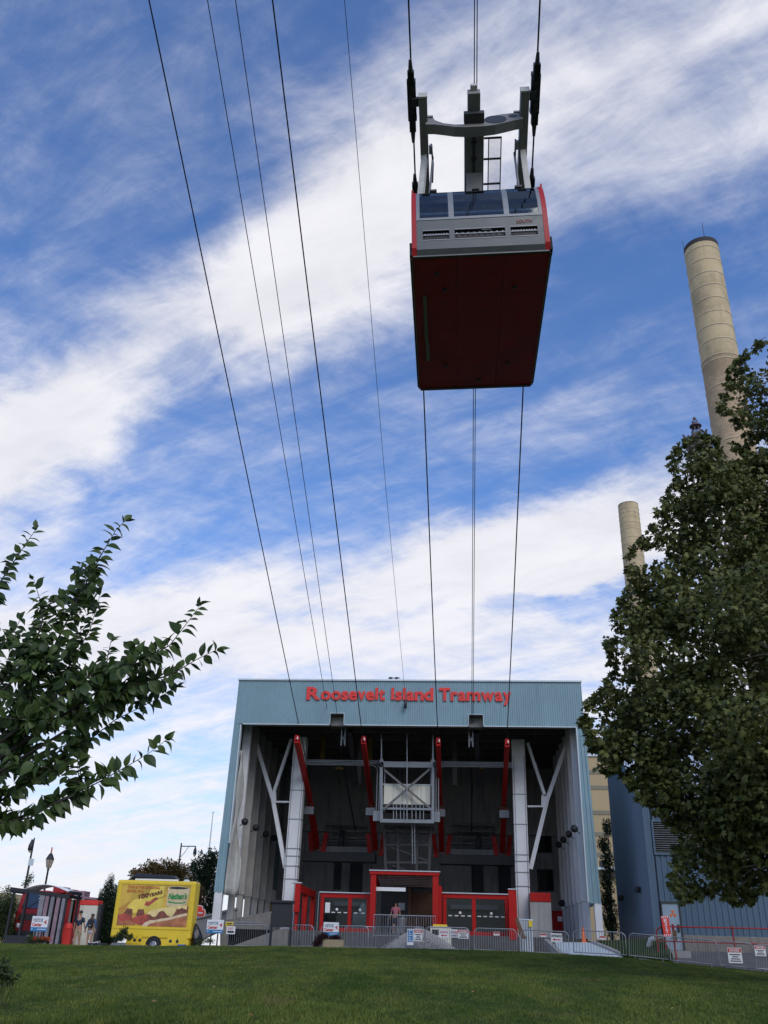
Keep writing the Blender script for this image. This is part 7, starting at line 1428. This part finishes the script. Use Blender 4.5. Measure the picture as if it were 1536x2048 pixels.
bush('hedge', 'green hedge at the left edge beside the shelter', 'hedge', [(5, 1835, 22, 45), (-30, 1830, 40, 50), (20, 1815, 12, 18), (-80, 1830, 50, 55), (14, 1860, 14, 25)], 52.5, 1.4, 'leaf_mid', .10, 1.6)
bush('sapling', 'thin sapling behind the left lamp post', 'tree', [(60, 1755, 8, 10), (52, 1768, 7, 8), (22, 1795, 8, 14), (15, 1780, 6, 10)], 58, .5, 'leaf_mid', .10, .6)
bush('ivy_tree', 'dark shrub filling the gap between station and shed', 'shrub', [(1215, 1655, 9, 18), (1208, 1690, 12, 16), (1216, 1725, 12, 22), (1214, 1765, 14, 22), (1212, 1800, 12, 16), (1222, 1840, 16, 36)], 64, .8, 'leaf_mid', .13, 1.6)
bush('trailer_plant', 'low leafy plant in front of the yellow trailer', 'plant', [(245, 1868, 9, 8), (258, 1874, 9, 5), (236, 1875, 9, 5), (250, 1862, 4, 8)], 49.2, .3, 'leaf_dark', .09, 1.5)
bush('flower_bed', 'red flowering plants around the first visitor centre sign', 'plant', [(75, 1880, 14, 5), (90, 1881, 10, 5), (62, 1878, 10, 7)], 48.4, .4, 'leaf_mid', .07, 1.4)
bush('red_flowers', 'orange red blossoms at the foot of the shelter strips', 'flowers', [(88, 1876, 8, 3), (96, 1878, 6, 3), (70, 1877, 5, 3)], 48.2, .2, 'flower', .05, 1.0)
bush('purple_plant', 'dark purple trailing plant beside the planter sign', 'plant', [(640, 1880, 9, 9), (648, 1872, 8, 6), (632, 1888, 6, 6)], 47.2, .3, 'leaf_purple', .07, 2.0); bush('red_plant', 'deep red leafy plant in the planter under the visitor sign', 'plant', [(672, 1876, 9, 5), (664, 1878, 7, 4)], 47.4, .25, 'leaf_purple', .06, 2.0)
bush('kerb_weeds', 'low weeds at the foot of the ramp wall', 'plant', [(418, 1882, 12, 4), (400, 1884, 8, 4)], 48.6, .25, 'leaf_mid', .06, 1.2)
c0, c1 = at(646, 1890, 47.3), at(688, 1880, 47.3); PLB = thing('planter', ((c0.x + c1.x) / 2, 47.3, 1.5), 'long tan planter box under the middle visitor centre sign', 'planter')
zg = floor_z(c0.x, 47.3); zt = max(c1.z, zg + .35)
for a in ((c0.x, c1.x, 47.1, 47.15), (c0.x, c1.x, 47.65, 47.7)): MB().box(a[0], a[1], a[2], a[3], zg - .1, zt).build('side', 'cloth_tan', PLB, bevel=.01)
for x in (c0.x, c1.x - .05): MB().box(x, x + .05, 47.151, 47.649, zg - .1, zt).build('end', 'cloth_tan', PLB)
MB().box(c0.x + .05, c1.x - .05, 47.15, 47.65, zg, zt - .06).build('soil', 'soil', PLB)
bush('corner_weed', 'leafy weed in the lower left corner of the lawn', 'plant', [(12, 1950, 16, 14), (2, 1935, 14, 16), (22, 1960, 12, 8), (-12, 1950, 20, 22)], 15.5, .25, 'leaf_mid', .075, .8, kind='oval')
tw = MB()
for k in range(16):
    a = at(rng.uniform(-30, 40), 1900, 15.8); h = rng.uniform(.4, 1.0); lean = rng.uniform(-.1, .35); z = lawn_z(a.x, 15.8); tw.tube([(a.x, 15.8, z), (a.x + lean * .3, 15.8, z + h * .55), (a.x + lean, 15.8, z + h)], [.005, .004, .0015], 4)
tag(tw.build('tall_grass', 'grass_stem', None), 'tall thin grass stems at the left edge of the lawn', 'grass', kind='stuff')
# a few fallen leaves on the lawn
V_, F_ = leaf_template('oval'); lm = bpy.data.meshes.new('fallen_leaf'); lm.from_pydata([tuple(v) for v in V_], [], [tuple(f) for f in F_]); lm.materials.append(MATS['leaf_dry'])
for k in range(26):
    px, py = rng.uniform(200, 1500), rng.uniform(1925, 2030); Y = None
    for y in np.linspace(14, 46, 90):
        p = at(px, py, y)
        if p.z <= lawn_z(p.x, y) + .03: Y = y; break
    if Y is None: continue
    o = bpy.data.objects.new('fallen_leaf', lm); col.objects.link(o); p = at(px, py, Y); o.location = (p.x, Y, lawn_z(p.x, Y) + .035); o.scale = [rng.uniform(.07, .12)] * 3; o.rotation_euler = (rng.uniform(-.5, .5), rng.uniform(-.5, .5), rng.uniform(0, 6.28)); tag(o, 'small dry brown leaf lying on the lawn', 'leaf', 'dry leaves scattered on the lawn')
